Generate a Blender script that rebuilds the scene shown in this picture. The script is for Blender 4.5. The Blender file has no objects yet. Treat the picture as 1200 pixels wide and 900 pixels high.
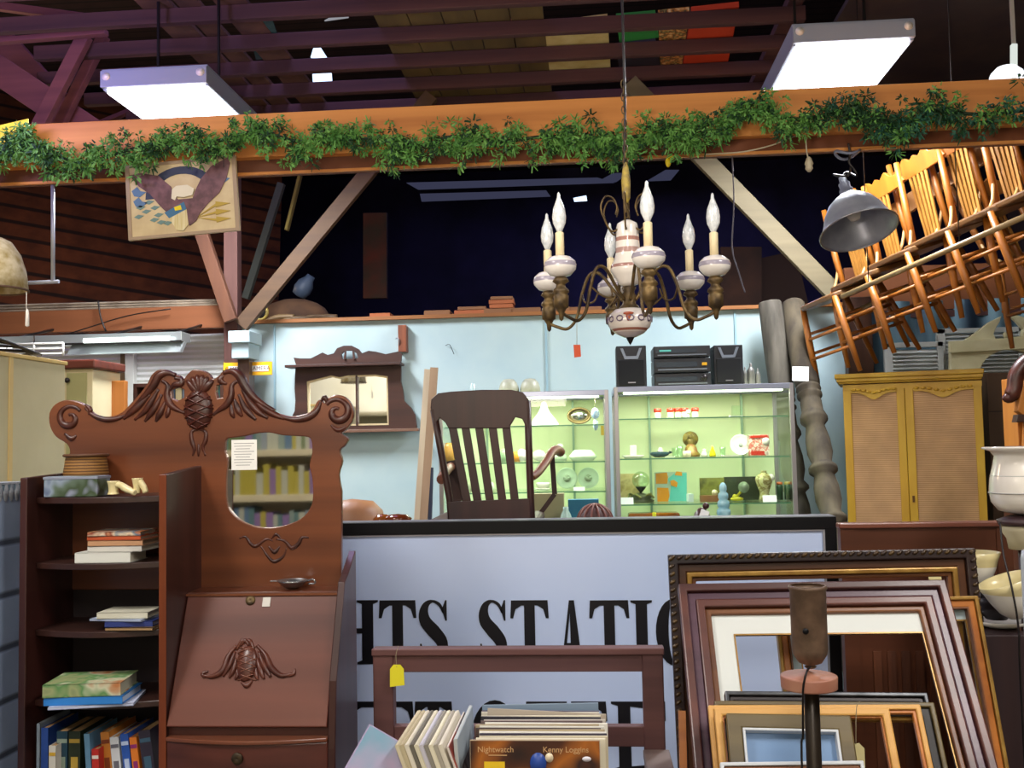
EXPOSURE = 0.0
import bpy, math, random
from mathutils import Vector, Matrix, Euler
random.seed(7)
C = bpy.context.scene.collection
SC = bpy.context.scene
V = Vector
PI = math.pi
F = 1167.0
EYE = V((0, 0, 1.5))
RC = (Matrix.Rotation(math.radians(4.4), 3, 'Z') @ Matrix.Rotation(math.radians(93.5), 3, 'X')
      @ Matrix.Rotation(math.radians(-1.15), 3, 'Z'))

def at(px, py, Y):
    "world point of a photo pixel on the vertical plane at distance Y"
    d = RC @ V(((px - 600) / F, (450 - py) / F, -1))
    return EYE + d * (Y / d.y)

def px(n, Y):
    return n * Y / F

# ------------------------------------------------------------------ mesh builder
class MB:
    def __init__(s):
        s.v = []; s.f = []; s.s = []
    def add(s, vs, fs, smooth=False, m=None):
        o = len(s.v)
        for p in vs:
            p = V(p)
            s.v.append(m @ p if m else p)
        for f in fs:
            s.f.append([i + o for i in f]); s.s.append(smooth)
        return s
    def box(s, c, d, rot=None):
        c = V(c); x, y, z = d[0] / 2, d[1] / 2, d[2] / 2
        vs = [V((a, b, e)) for a in (-x, x) for b in (-y, y) for e in (-z, z)]
        if rot is not None:
            R = rot if isinstance(rot, Matrix) else Euler(rot).to_matrix()
            vs = [R @ p for p in vs]
        vs = [p + c for p in vs]
        return s.add(vs, [(0, 1, 3, 2), (4, 6, 7, 5), (0, 4, 5, 1), (2, 3, 7, 6), (0, 2, 6, 4), (1, 5, 7, 3)])
    def span(s, a, b):
        a = V(a); b = V(b)
        return s.box((a + b) / 2, [abs(t) for t in (b - a)])
    def bar(s, p, q, w, h, up=(0, 0, 1)):
        p = V(p); q = V(q); d = (q - p).normalized(); up = V(up)
        if abs(d.dot(up)) > .98: up = V((0, 1, 0))
        a = d.cross(up).normalized(); b = a.cross(d).normalized()
        vs = []
        for e in (p, q):
            for sa, sb in ((-1, -1), (1, -1), (1, 1), (-1, 1)):
                vs.append(e + a * sa * w / 2 + b * sb * h / 2)
        return s.add(vs, [(3, 2, 1, 0), (4, 5, 6, 7), (0, 1, 5, 4), (1, 2, 6, 5), (2, 3, 7, 6), (3, 0, 4, 7)])
    def tube(s, pts, r, n=8, closed=False):
        pts = [V(p) for p in pts]; k = len(pts)
        rs = r if isinstance(r, (list, tuple)) else [r] * k
        t = []
        for i in range(k):
            if closed: d = pts[(i + 1) % k] - pts[i - 1]
            else: d = pts[min(i + 1, k - 1)] - pts[max(i - 1, 0)]
            t.append(d.normalized() if d.length > 1e-9 else V((0, 0, 1)))
        a = V((0, 0, 1)) if abs(t[0].z) < .9 else V((1, 0, 0))
        a = (a - t[0] * a.dot(t[0])).normalized()
        vs = []
        for i in range(k):
            a = (a - t[i] * a.dot(t[i]))
            a = a.normalized() if a.length > 1e-6 else t[i].orthogonal().normalized()
            b = t[i].cross(a)
            for j in range(n):
                g = 2 * PI * j / n
                vs.append(pts[i] + (a * math.cos(g) + b * math.sin(g)) * rs[i])
        fs = []
        for i in range(k if closed else k - 1):
            i2 = (i + 1) % k
            for j in range(n):
                fs.append((i * n + j, i * n + (j + 1) % n, i2 * n + (j + 1) % n, i2 * n + j))
        s.add(vs, fs, True)
        if not closed:
            o = len(s.v) - len(vs)
            s.f.append([o + j for j in range(n)][::-1]); s.s.append(False)
            s.f.append([o + (k - 1) * n + j for j in range(n)]); s.s.append(False)
        return s
    def lathe(s, prof, c=(0, 0, 0), n=24, m=None, sx=1, sy=1):
        c = V(c); vs = []; k = len(prof)
        for r, z in prof:
            for j in range(n):
                g = 2 * PI * j / n
                p = V((math.cos(g) * r * sx, math.sin(g) * r * sy, z))
                vs.append((m @ p if m else p) + c)
        fs = [(i * n + j, i * n + (j + 1) % n, (i + 1) * n + (j + 1) % n, (i + 1) * n + j)
              for i in range(k - 1) for j in range(n)]
        s.add(vs, fs, True)
        o = len(s.v) - len(vs)
        if prof[0][0] > 1e-5: s.f.append([o + j for j in range(n)][::-1]); s.s.append(False)
        if prof[-1][0] > 1e-5: s.f.append([o + (k - 1) * n + j for j in range(n)]); s.s.append(False)
        return s
    def shell(s, prof, c=(0, 0, 0), n=32, m=None, th=.003):
        "open lathe surface with thickness"
        pr = prof + [(max(r - th, 0.0005), z) for r, z in prof[::-1]]
        k = len(pr); vs = []
        for r, z in pr:
            for j in range(n):
                g = 2 * PI * j / n
                p = V((math.cos(g) * r, math.sin(g) * r, z))
                vs.append((m @ p if m else p) + V(c))
        fs = [(i * n + j, i * n + (j + 1) % n, ((i + 1) % k) * n + (j + 1) % n, ((i + 1) % k) * n + j)
              for i in range(k) for j in range(n)]
        return s.add(vs, fs, True)
    def ball(s, c, r, n=12, m=None):
        r = (r, r, r) if not isinstance(r, (list, tuple)) else r
        k = max(4, n // 2 + 1); vs = []
        for i in range(k + 1):
            th = PI * i / k
            for j in range(n):
                g = 2 * PI * j / n
                p = V((math.sin(th) * math.cos(g) * r[0], math.sin(th) * math.sin(g) * r[1], math.cos(th) * r[2]))
                vs.append((m @ p if m else p) + V(c))
        fs = [(i * n + j, (i + 1) * n + j, (i + 1) * n + (j + 1) % n, i * n + (j + 1) % n) for i in range(k) for j in range(n)]
        return s.add(vs, fs, True)
    def prism(s, pts, d):
        "polygon of 3D points swept by vector d"
        pts = [V(p) for p in pts]; d = V(d); n = len(pts)
        vs = pts + [p + d for p in pts]
        fs = [list(range(n))[::-1], list(range(n, 2 * n))] + [(i, (i + 1) % n, n + (i + 1) % n, n + i) for i in range(n)]
        return s.add(vs, fs)
    def mesh(s, mesh, m):
        o = len(s.v)
        s.v += [m @ v.co for v in mesh.vertices]
        for p in mesh.polygons:
            s.f.append([i + o for i in p.vertices]); s.s.append(False)
        return s

def outline_mesh(loops, depth, bevel=0):
    "closed 2D loops (holes allowed) -> solid mesh, lying in XY, thickness +-depth/2"
    cu = bpy.data.curves.new('outline', 'CURVE'); cu.dimensions = '2D'; cu.fill_mode = 'BOTH'
    cu.extrude = depth / 2 - bevel; cu.bevel_depth = bevel; cu.bevel_resolution = 1; cu.offset = -bevel
    for lp in loops:
        sp = cu.splines.new('POLY'); sp.points.add(len(lp) - 1); sp.use_cyclic_u = True
        for i, p in enumerate(lp): sp.points[i].co = (p[0], p[1], 0, 1)
    return _curve_mesh(cu)

def text_mesh(txt, size, depth=.0006, spacing=1.0):
    cu = bpy.data.curves.new('lettering', 'FONT'); cu.body = txt; cu.size = size; cu.extrude = depth
    cu.align_x = 'CENTER'; cu.align_y = 'CENTER'; cu.space_character = spacing
    return _curve_mesh(cu)

def _curve_mesh(cu):
    ob = bpy.data.objects.new('tmp', cu); C.objects.link(ob)
    dg = bpy.context.evaluated_depsgraph_get(); dg.update()
    me = bpy.data.meshes.new_from_object(ob.evaluated_get(dg))
    bpy.data.objects.remove(ob); bpy.data.curves.remove(cu)
    return me

def facing(o, ux=(1, 0, 0), uy=(0, 0, 1)):
    "matrix taking XY drawing to a plane with axes ux, uy at origin o; +Z of the drawing comes out towards the viewer"
    ux = V(ux).normalized(); uy = V(uy).normalized(); n = ux.cross(uy).normalized()
    m = Matrix((ux, uy, n)).transposed().to_4x4(); m.translation = V(o)
    return m

def smoothpts(pts, k=6, closed=False):
    "Catmull-Rom through points"
    P = [V(p) for p in pts]; n = len(P); out = []
    for i in range(n if closed else n - 1):
        if closed: a, b, c, d = P[i - 1], P[i], P[(i + 1) % n], P[(i + 2) % n]
        else: a, b, c, d = P[max(i - 1, 0)], P[i], P[i + 1], P[min(i + 2, n - 1)]
        for j in range(k):
            t = j / k
            out.append(.5 * ((2 * b) + (c - a) * t + (2 * a - 5 * b + 4 * c - d) * t * t + (3 * b - a - 3 * c + d) * t ** 3))
    if not closed: out.append(P[-1])
    return out

# ------------------------------------------------------------------ materials
MATS = {}
def _new(name):
    m = bpy.data.materials.new(name); m.use_nodes = True
    nt = m.node_tree
    return m, nt, nt.nodes['Principled BSDF']

def srgb(c):
    if isinstance(c, str):
        c = [int(c[i:i + 2], 16) / 255 for i in (0, 2, 4)]
    return [x / 12.92 if x <= .04045 else ((x + .055) / 1.055) ** 2.4 for x in c] + [1]

def mat(name, col, rough=.6, metal=0, col2=None, scale=8, stretch=(1, 1, 1), bump=0, detail=4, lo=.35, hi=.65, coat=0, emit=0, spec=None):
    if name in MATS: return MATS[name]
    m, nt, b = _new(name)
    c1 = srgb(col); b.inputs['Base Color'].default_value = c1
    b.inputs['Roughness'].default_value = rough; b.inputs['Metallic'].default_value = metal
    if spec is not None: b.inputs['Specular IOR Level'].default_value = spec
    if coat: b.inputs['Coat Weight'].default_value = coat; b.inputs['Coat Roughness'].default_value = .15
    if emit:
        b.inputs['Emission Color'].default_value = c1; b.inputs['Emission Strength'].default_value = emit
    if col2 is not None or bump:
        tc = nt.nodes.new('ShaderNodeTexCoord'); mp = nt.nodes.new('ShaderNodeMapping')
        mp.inputs['Scale'].default_value = stretch
        nz = nt.nodes.new('ShaderNodeTexNoise'); nz.inputs['Scale'].default_value = scale; nz.inputs['Detail'].default_value = detail
        nt.links.new(tc.outputs['Object'], mp.inputs['Vector']); nt.links.new(mp.outputs[0], nz.inputs['Vector'])
        if col2 is not None:
            cr = nt.nodes.new('ShaderNodeValToRGB')
            cr.color_ramp.elements[0].position = lo; cr.color_ramp.elements[1].position = hi
            cr.color_ramp.elements[0].color = c1; cr.color_ramp.elements[1].color = srgb(col2)
            nt.links.new(nz.outputs['Fac'], cr.inputs[0]); nt.links.new(cr.outputs[0], b.inputs['Base Color'])
        if bump:
            bp = nt.nodes.new('ShaderNodeBump'); bp.inputs['Strength'].default_value = bump; bp.inputs['Distance'].default_value = .01
            nt.links.new(nz.outputs['Fac'], bp.inputs['Height']); nt.links.new(bp.outputs[0], b.inputs['Normal'])
    MATS[name] = m
    return m

def wood(name, c1, c2, axis='z', scale=9, rough=.45, coat=0, bump=.15, lo=.3, hi=.7):
    st = {'x': (.12, 2.2, 2.2), 'y': (2.2, .12, 2.2), 'z': (2.2, 2.2, .12)}[axis]
    return mat(name, c1, rough, 0, c2, scale, st, bump, 6, lo, hi, coat)

def thin_glass(name='thin_glass', tint='FBFFFC', refl=.06):
    if name in MATS: return MATS[name]
    m, nt, b = _new(name)
    nt.nodes.remove(b)
    out = nt.nodes['Material Output']
    tr = nt.nodes.new('ShaderNodeBsdfTransparent'); tr.inputs[0].default_value = srgb(tint)
    gl = nt.nodes.new('ShaderNodeBsdfGlossy'); gl.inputs['Roughness'].default_value = .02
    lw = nt.nodes.new('ShaderNodeLayerWeight'); lw.inputs[0].default_value = .5
    pw = nt.nodes.new('ShaderNodeMath'); pw.operation = 'POWER'; pw.inputs[1].default_value = 4; nt.links.new(lw.outputs['Facing'], pw.inputs[0])
    fr = nt.nodes.new('ShaderNodeMath'); fr.operation = 'MULTIPLY'; fr.inputs[1].default_value = .5; nt.links.new(pw.outputs[0], fr.inputs[0])
    mx = nt.nodes.new('ShaderNodeMixShader')
    mt = nt.nodes.new('ShaderNodeMath'); mt.operation = 'ADD'; mt.inputs[1].default_value = refl * .3
    nt.links.new(fr.outputs[0], mt.inputs[0]); nt.links.new(mt.outputs[0], mx.inputs[0])
    nt.links.new(tr.outputs[0], mx.inputs[1]); nt.links.new(gl.outputs[0], mx.inputs[2]); nt.links.new(mx.outputs[0], out.inputs[0])
    MATS[name] = m
    return m

def glow(name, col, strength):
    if name in MATS: return MATS[name]
    m, nt, b = _new(name); nt.nodes.remove(b)
    e = nt.nodes.new('ShaderNodeEmission'); e.inputs[0].default_value = srgb(col); e.inputs[1].default_value = strength
    nt.links.new(e.outputs[0], nt.nodes['Material Output'].inputs[0])
    MATS[name] = m
    return m

def stripes(name, c1, c2, axis='z', pitch=.05, duty=.12, rough=.6, bump=.5, noise=.0, rot=0):
    "boards / slats / corrugation as bands across an axis"
    if name in MATS: return MATS[name]
    m, nt, b = _new(name); b.inputs['Roughness'].default_value = rough
    N = nt.nodes.new; L = nt.links.new
    tc = N('ShaderNodeTexCoord'); mp = N('ShaderNodeMapping'); mp.inputs['Rotation'].default_value = (0, rot, 0)
    L(tc.outputs['Object'], mp.inputs[0])
    sp = N('ShaderNodeSeparateXYZ'); L(mp.outputs[0], sp.inputs[0])
    d = N('ShaderNodeMath'); d.operation = 'DIVIDE'; d.inputs[1].default_value = pitch
    L(sp.outputs['XYZ'.index(axis.upper())], d.inputs[0])
    fr = N('ShaderNodeMath'); fr.operation = 'FRACT'; L(d.outputs[0], fr.inputs[0])
    pp = N('ShaderNodeMath'); pp.operation = 'PINGPONG'; pp.inputs[1].default_value = .5; L(fr.outputs[0], pp.inputs[0])
    cr = N('ShaderNodeValToRGB'); e = cr.color_ramp.elements
    e[0].position = duty * .5; e[0].color = srgb(c2); e[1].position = min(.5, duty * .5 + .06); e[1].color = srgb(c1)
    L(pp.outputs[0], cr.inputs[0])
    nz = N('ShaderNodeTexNoise'); nz.inputs['Scale'].default_value = 6; nz.inputs['Detail'].default_value = 5; L(tc.outputs['Object'], nz.inputs['Vector'])
    mx = N('ShaderNodeMixRGB'); mx.blend_type = 'MULTIPLY'; mx.inputs[0].default_value = noise
    c3 = N('ShaderNodeValToRGB'); c3.color_ramp.elements[0].position = .35; c3.color_ramp.elements[1].position = .65
    c3.color_ramp.elements[0].color = (.25, .22, .25, 1); L(nz.outputs['Fac'], c3.inputs[0])
    L(cr.outputs[0], mx.inputs[1]); L(c3.outputs[0], mx.inputs[2]); L(mx.outputs[0], b.inputs['Base Color'])
    bp = N('ShaderNodeBump'); bp.inputs['Strength'].default_value = bump; bp.inputs['Distance'].default_value = .01
    L(cr.outputs[0], bp.inputs['Height']); L(bp.outputs[0], b.inputs['Normal'])
    MATS[name] = m
    return m

def bands(name, axis, stops, base, rough=.3, origin=0.0, length=1.0):
    "colour bands along one local axis: stops = [(pos0..1, colour)] constant"
    if name in MATS: return MATS[name]
    m, nt, b = _new(name); b.inputs['Roughness'].default_value = rough
    N = nt.nodes.new; L = nt.links.new
    tc = N('ShaderNodeTexCoord'); sp = N('ShaderNodeSeparateXYZ'); L(tc.outputs['Object'], sp.inputs[0])
    mr = N('ShaderNodeMapRange'); mr.inputs['From Min'].default_value = origin; mr.inputs['From Max'].default_value = origin + length
    L(sp.outputs['XYZ'.index(axis.upper())], mr.inputs[0])
    cr = N('ShaderNodeValToRGB'); cr.color_ramp.interpolation = 'CONSTANT'
    e = cr.color_ramp.elements; e[0].color = srgb(base); e[0].position = 0; e[1].position = stops[0][0]; e[1].color = srgb(stops[0][1])
    for p, c in stops[1:]:
        q = e.new(p); q.color = srgb(c)
    L(mr.outputs[0], cr.inputs[0]); L(cr.outputs[0], b.inputs['Base Color'])
    MATS[name] = m
    return m

def splotch(name, cols, scale=12, rough=.5):
    "printed cover: patches of several colours"
    if name in MATS: return MATS[name]
    m, nt, b = _new(name); b.inputs['Roughness'].default_value = rough
    N = nt.nodes.new; L = nt.links.new
    tc = N('ShaderNodeTexCoord'); nz = N('ShaderNodeTexNoise'); nz.inputs['Scale'].default_value = scale; nz.inputs['Detail'].default_value = 2
    L(tc.outputs['Object'], nz.inputs['Vector'])
    cr = N('ShaderNodeValToRGB'); e = cr.color_ramp.elements; n = len(cols)
    e[0].position = .3; e[0].color = srgb(cols[0]); e[1].position = .7; e[1].color = srgb(cols[-1])
    for i in range(1, n - 1):
        q = e.new(.3 + .4 * i / (n - 1)); q.color = srgb(cols[i])
    L(nz.outputs['Fac'], cr.inputs[0]); L(cr.outputs[0], b.inputs['Base Color'])
    MATS[name] = m
    return m

# ------------------------------------------------------------------ objects
def thing(name, label, cat, loc, group=None, rot=None):
    o = bpy.data.objects.new(name, None); C.objects.link(o); o.empty_display_size = .1
    o.location = loc
    if rot is not None: o.rotation_euler = rot
    o['label'] = label; o['category'] = cat
    if group: o['group'] = group
    return o

def frame_of(o):
    while o.parent: o = o.parent
    return Matrix.LocRotScale(o.location, o.rotation_euler, o.scale)

def part(name, mb, m, parent, bevel=0, label=None, kind=None, local=False, seg=2, subsurf=0):
    me = bpy.data.meshes.new(name)
    inv = Matrix() if local else frame_of(parent).inverted()
    me.from_pydata([inv @ v for v in mb.v], [], mb.f)
    me.polygons.foreach_set('use_smooth', mb.s); me.update()
    me.materials.append(m)
    o = bpy.data.objects.new(name, me); C.objects.link(o); o.parent = parent
    if bevel:
        b = o.modifiers.new('edge', 'BEVEL'); b.width = bevel; b.segments = seg; b.limit_method = 'ANGLE'; b.harden_normals = False
    if subsurf:
        b = o.modifiers.new('smooth', 'SUBSURF'); b.levels = subsurf; b.render_levels = subsurf
    if label: o['label'] = label
    if kind: o['kind'] = kind
    return o

def solo(name, mb, m, label, cat, group=None, bevel=0, kind=None, subsurf=0):
    lo = V((min(v.x for v in mb.v), min(v.y for v in mb.v), min(v.z for v in mb.v)))
    hi = V((max(v.x for v in mb.v), max(v.y for v in mb.v), max(v.z for v in mb.v)))
    c = V(((lo.x + hi.x) / 2, (lo.y + hi.y) / 2, lo.z))
    me = bpy.data.meshes.new(name)
    me.from_pydata([v - c for v in mb.v], [], mb.f); me.polygons.foreach_set('use_smooth', mb.s); me.update()
    me.materials.append(m)
    o = bpy.data.objects.new(name, me); C.objects.link(o); o.location = c
    if bevel:
        b = o.modifiers.new('edge', 'BEVEL'); b.width = bevel; b.segments = 2; b.limit_method = 'ANGLE'
    if subsurf:
        b = o.modifiers.new('smooth', 'SUBSURF'); b.levels = subsurf; b.render_levels = subsurf
    if label: o['label'] = label
    if cat: o['category'] = cat
    if group: o['group'] = group
    if kind: o['kind'] = kind
    return o

def struct(name, mb, m, label=None, bevel=0, parent=None):
    if parent: return part(name, mb, m, parent, bevel)
    return solo(name, mb, m, label, None, None, bevel, 'structure')

def copy_tree(o, parent=None):
    c = o.copy(); C.objects.link(c); c.parent = parent
    for ch in list(o.children): copy_tree(ch, c)
    return c
# =================================================================== palette
M_BLUE = mat('pale_blue_paint', 'B2C6C8', .7, 0, 'A6BDC4', 3, bump=.05)
M_DARKWOOD = wood('dark_rafter_wood', '3E2426', '5E3A34', 'x', 6, .8)
M_TIE = wood('orange_beam_wood', 'B06A2A', 'E0964A', 'x', 5, .65, 0, .2)
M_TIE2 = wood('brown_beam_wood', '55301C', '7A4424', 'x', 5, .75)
M_FASCIA = wood('rust_fascia_wood', '74401F', '8E5430', 'x', 4, .7)
M_MAHOG = wood('mahogany_wood', '3E1E18', '64342A', 'x', 6, .33, .25, .06)
M_MAHOGZ = wood('mahogany_wood_upright', '2C1612', '482420', 'z', 6, .38, .2, .06)
M_CARVE = mat('carved_mahogany', '33160F', .38, 0, '522618', 20, bump=.1)
M_CREAM = mat('cream_paint', 'D6C9A2', .6, 0, 'C9BB92', 4)
M_WHITE = mat('white_paint', 'DCDCD4', .5, 0, 'CFCFC8', 5)
M_PORC = mat('white_porcelain', 'E8E2D8', .15, 0, coat=.6)
M_BRASS = mat('aged_brass', '76603A', .5, .55, '3E3224', 30)
M_DKMETAL = mat('dark_metal', '2E2A2A', .4, .7)
M_STEEL = mat('brushed_steel', 'A8A8B0', .3, .9)
M_ALU = mat('aluminium_trim', 'A9A6A8', .32, .7)
M_BLACK = mat('black_paint', '08080C', .5, spec=.25)
M_PAPER = mat('white_paper', 'F0EFEA', .8)
M_YELLOW = mat('yellow_card', 'E8D020', .7)
M_CREAMTAG = mat('cream_card', 'D8CC94', .7)
M_STRING = mat('twine', '9A8C70', .9)
M_GLASS = thin_glass()
M_GREY = mat('grey_enamel', '7C8090', .35, .2, '6A6E80', 10)

# =================================================================== room shell
ztop = at(600, 371, 6.2).z
xl, xr = at(268, 400, 6.2).x, at(1012, 400, 6.2).x
floor = MB().box((-.5, 5.5, -.05), (15, 20, .1))
struct('floor', floor, mat('concrete_floor', '6E6860', .8, 0, '585048', 2), 'dull grey concrete shop floor')
struct('ceiling', MB().box((-.5, 5.5, 5.75), (15, 20, .1)), stripes('roof_boards', '2E1E20', '120C12', 'y', .14, .12, .9, .3, .5), 'dark boarded roof underside')
struct('wall_far', MB().box((-.5, 15.05, 2.85), (15, .1, 5.7)), mat('dark_far_wall', '2A2850', .9, 0, '1A1834', 1.2), 'dark far wall of the shed')
struct('wall_front', MB().box((-.5, -3.55, 2.85), (15, .1, 5.7)), mat('front_wall_paint', 'F0EAD4', .8, 0, 'E4DCC0', 1.5), 'cream shop wall behind the viewer')
struct('wall_left', MB().box((-7.05, 5.5, 2.85), (.1, 18.0, 5.7)), mat('left_wall_paint', '7A6A5A', .8, 0, '5A4A44', 1.5), 'brown side wall')
struct('wall_right', MB().box((6.05, 5.5, 2.85), (.1, 18.0, 5.7)), mat('right_wall_paint', '6A5A50', .8, 0, '4A4040', 1.5), 'brown side wall on the right')
b = MB().span((xl, 6.2, 0), (xr, 6.28, ztop))
wb = struct('wall_back', b, M_BLUE, 'pale blue painted partition wall')
b = MB()
for p in (322, 640, 862):
    x = at(p, 400, 6.2).x
    b.span((x - .006, 6.188, .2), (x + .006, 6.205, ztop - .01))
struct('trim_1', b, mat('seam_paint', '8FAFBC', .7), 'joint strips between the blue wall boards')
b = MB().span((xl, 6.16, ztop), (xr, 6.34, ztop + .022))
struct('trim_2', b, wood('cap_board_wood', '7A4A22', 'A86A30', 'x', 6), 'brown cap board along the top of the blue wall')
# corrugated steel wall right of the blue one
zc = at(1100, 352, 6.35).z
b = MB(); x0, x1 = at(1008, 380, 6.35).x, 5.9; n = 220; vs = []; fs = []
for i in range(n + 1):
    x = x0 + (x1 - x0) * i / n; y = 6.35 + .022 * math.sin(x * 2 * PI / .2)
    vs += [(x, y, 0), (x, y, zc)]
for i in range(n): fs.append((2 * i, 2 * i + 2, 2 * i + 3, 2 * i + 1))
b.add(vs, fs, True)
struct('wall_corrugated', b, mat('weathered_blue_steel', '6E8E9C', .6, .3, '33465A', 3, (2, 1, .25), lo=.4, hi=.6), 'weathered blue-grey corrugated metal wall')
# dark post at the joint, wall plates
struct('trim_3', MB().span((at(992, 400, 6.1).x, 6.08, 0), (at(1022, 400, 6.1).x, 6.16, zc)), wood('joint_post_wood', '2C1810', '4A2A1A', 'z'), 'dark brown post between blue and corrugated walls', .004)
z0, z1 = at(1080, 357, 6.1).z, at(1080, 312, 6.1).z
struct('trim_4', MB().span((at(1004, 350, 6.1).x, 6.36, z0), (5.95, 6.42, z1 + .05)), M_FASCIA, 'rust brown wall plate above the corrugated wall', .004)
z0, z1 = at(120, 388, 6.1).z, at(120, 362, 6.1).z
struct('trim_5', MB().span((-6.95, 6.1, z0), (at(264, 380, 6.1).x, 6.16, z1)), M_FASCIA, 'rust brown beam above the white shutters', .004)
# white roll shutters under the left beam
b = MB(); zb = z0
x0, x1 = at(-200, 400, 6.4).x, at(268, 400, 6.4).x
k = int(zb / .035)
for i in range(k):
    z = zb - .035 * (i + 1)
    b.add([(x0, 6.4, z), (x1, 6.4, z), (x1, 6.39, z + .018), (x0, 6.39, z + .018), (x1, 6.4, z + .035), (x0, 6.4, z + .035)], [(0, 1, 2, 3), (3, 2, 4, 5)])
struct('wall_shutter', b, mat('shutter_white', 'E4E6E0', .6), 'white ribbed roll shutter under the left beam')
x = at(149, 420, 6.3).x
struct('trim_6', MB().span((x - .03, 6.33, 0), (x + .03, 6.38, z0)), M_WHITE, 'white jamb between the shutters', .003)
x = at(142, 420, 6.3).x
struct('trim_7', MB().span((x - .025, 6.34, 0), (x + .012, 6.378, z0)), wood('jamb_wood', '4A3826', '6A5236', 'z'), 'brown jamb beside the shutters')
# aisle roof slope, seen between the left beam and the tie beam
b = MB()
pa, pb = V((-6.95, 7.4, 2.35)), V((-3.0, 9.4, 2.35))
b.add([pa, pb, pb + V((-.6, 2.2, 3.2)), pa + V((-.6, 2.2, 3.2))], [(0, 1, 2, 3)])
struct('wall_aisle', b, stripes('aisle_boards', '6A3A1E', '24140F', 'z', .17, .16, .85, .6, .6, -.16), 'rust brown boarding of the aisle roof slope')

# tie beam with a recessed lower ply
zt, zb = at(600, 119, 4.2).z, at(600, 171, 4.2).z
struct('trim_8', MB().span((-6.9, 4.2, zb), (5.9, 4.25, zt)), M_TIE, 'orange brown tie beam carrying the green garland', .004)
zb2 = at(600, 189, 4.23).z
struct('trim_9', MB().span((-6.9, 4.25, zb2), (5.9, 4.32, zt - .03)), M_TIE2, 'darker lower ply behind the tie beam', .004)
struct('trim_10', MB().span((-6.9, 4.245, zb2 - .008), (5.9, 4.26, zb2 + .004)), M_TIE, 'thin light edge strip under the tie beam')

# joists of the loft
ZJ = 3.84
xa, xb = at(215, 60, 5.8).x, at(905, 60, 5.8).x
ys = [4.62 + .38 * i for i in range(9)]
for i, y in enumerate(ys):
    x1 = xb + (.25 if i % 2 else .1)
    struct('trim_%d' % (11 + i), MB().span((xa - .9 + .1 * (i % 3), y - .025, ZJ - .08), (x1, y + .025, ZJ)), M_DARKWOOD,
           'brown loft joist, number %s from the front' % ('one two three four five six seven eight nine'.split()[i]), .004)
# loft deck boards lying over the joists
b = MB()
for i in range(5):
    x = at(455, 60, 5.6).x + i * .185
    b.span((x, 4.4, ZJ + .002), (x + .178, 7.7, ZJ + .024))
struct('trim_20', b, mat('deck_board', '6E5A2C', .85, 0, '544420', 5, (1, .2, 1)), 'yellow brown deck boards across the middle of the loft')
b = MB()
for i in range(3):
    x = at(238, 60, 5.8).x + i * .2
    b.span((x, 4.4, ZJ + .002), (x + .17 - .05 * (i % 2), 7.7, ZJ + .022))
struct('trim_21', b, mat('deck_board_left', '6E4A34', .85, 0, '4E3224', 5), 'brown deck boards at the left of the loft')
x0 = at(905, 50, 5.9).x
b = MB().span((x0 + .3, 4.9, ZJ + .0), (4.2, 7.7, ZJ + .03))
struct('trim_22', b, mat('plain_board', '4A3A34', .85, 0, '3C2E30', 3), 'plain dark board ceiling right of the loft')
struct('trim_23', MB().span((x0 - .02, 4.4, ZJ + .001), (x0 + .06, 7.7, ZJ + .05)), M_DARKWOOD, 'edge batten of the loft deck')

# deck of the store room roof behind the blue wall
struct('trim_40', MB().span((xl, 6.36, ztop - .06), (2.9, 8.6, ztop - .02)), M_DARKWOOD, 'dark boarded deck behind the top of the blue wall')
# posts and braces of the truss line above the blue wall
YB = 6.02
def brace(name, p, q, w, m, lab, th=.05, Y=YB, Y2=None):
    a = at(*p, Y); c = at(*q, Y2 or Y)
    struct(name, MB().bar(a, c, th, w, (0, 1, 0)) if False else MB().bar(a, c, w, th, (0, 1, 0)), m, lab, .003)
M_POST = wood('rosy_post_wood', '4A2A24', '644038', 'z', 6, .7)
struct('trim_24', MB().span((at(262, 300, YB).x, YB, 0), (at(278, 300, YB).x, YB + .08, 3.75)), M_POST, 'reddish brown timber post left of the blue wall', .003)
brace('trim_25', (283, 382), (506, 112), .09, wood('tan_brace_wood', '463020', '5C4228', 'x', 6, .7), 'tan brace rising right from the post')
brace('trim_26', (980, 346), (737, 97), .105, wood('pale_brace_wood', '5E553E', '766B50', 'x', 6, .7), 'pale wooden brace rising left beside the chandelier', Y=5.95)
brace('trim_27', (271, 376), (222, 230), .08, wood('rust_brace_wood', '4E2A18', '603820', 'z', 6, .7), 'rust brown brace rising left behind the eagle plaque', Y=5.95)
brace('trim_28', (288, 350), (330, 215), .05, mat('grey_timber', '5A6058', .8), 'grey timber leaning behind the post', Y=7.0)
brace('trim_29', (336, 270), (352, 205), .02, mat('ochre_stick', '8A7A3A', .8), 'thin ochre strip hanging behind the brace', Y=6.6)
# left roof truss members
M_TR = wood('plum_truss_wood', '6A3A40', '8C5250', 'x', 6, .8)
brace('trim_30', (-20, 70), (112, 158), .17, M_TR, 'thick roof strut crossing the upper left corner', Y=5.6, th=.08)
brace('trim_31', (-20, 20), (70, 120), .15, M_TR, 'second roof strut at the upper left corner', Y=6.4, th=.08)
brace('trim_32', (100, 42), (45, 150), .075, M_TR, 'slim web member left of the lit fixture', Y=5.3)
brace('trim_33', (122, 42), (68, 150), .06, M_TR, 'slim web member nearest the lit fixture', Y=5.5)
brace('trim_34', (-20, 50), (125, 38), .03, M_TR, 'thin horizontal stay at the upper left', Y=5.2)
brace('trim_35', (-20, 5), (150, 28), .05, M_TR, 'upper chord in the upper left corner', Y=5.9)
brace('trim_36', (110, 148), (200, 110), .03, M_TR, 'thin diagonal stay under the left fixture', Y=6.6)
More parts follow.
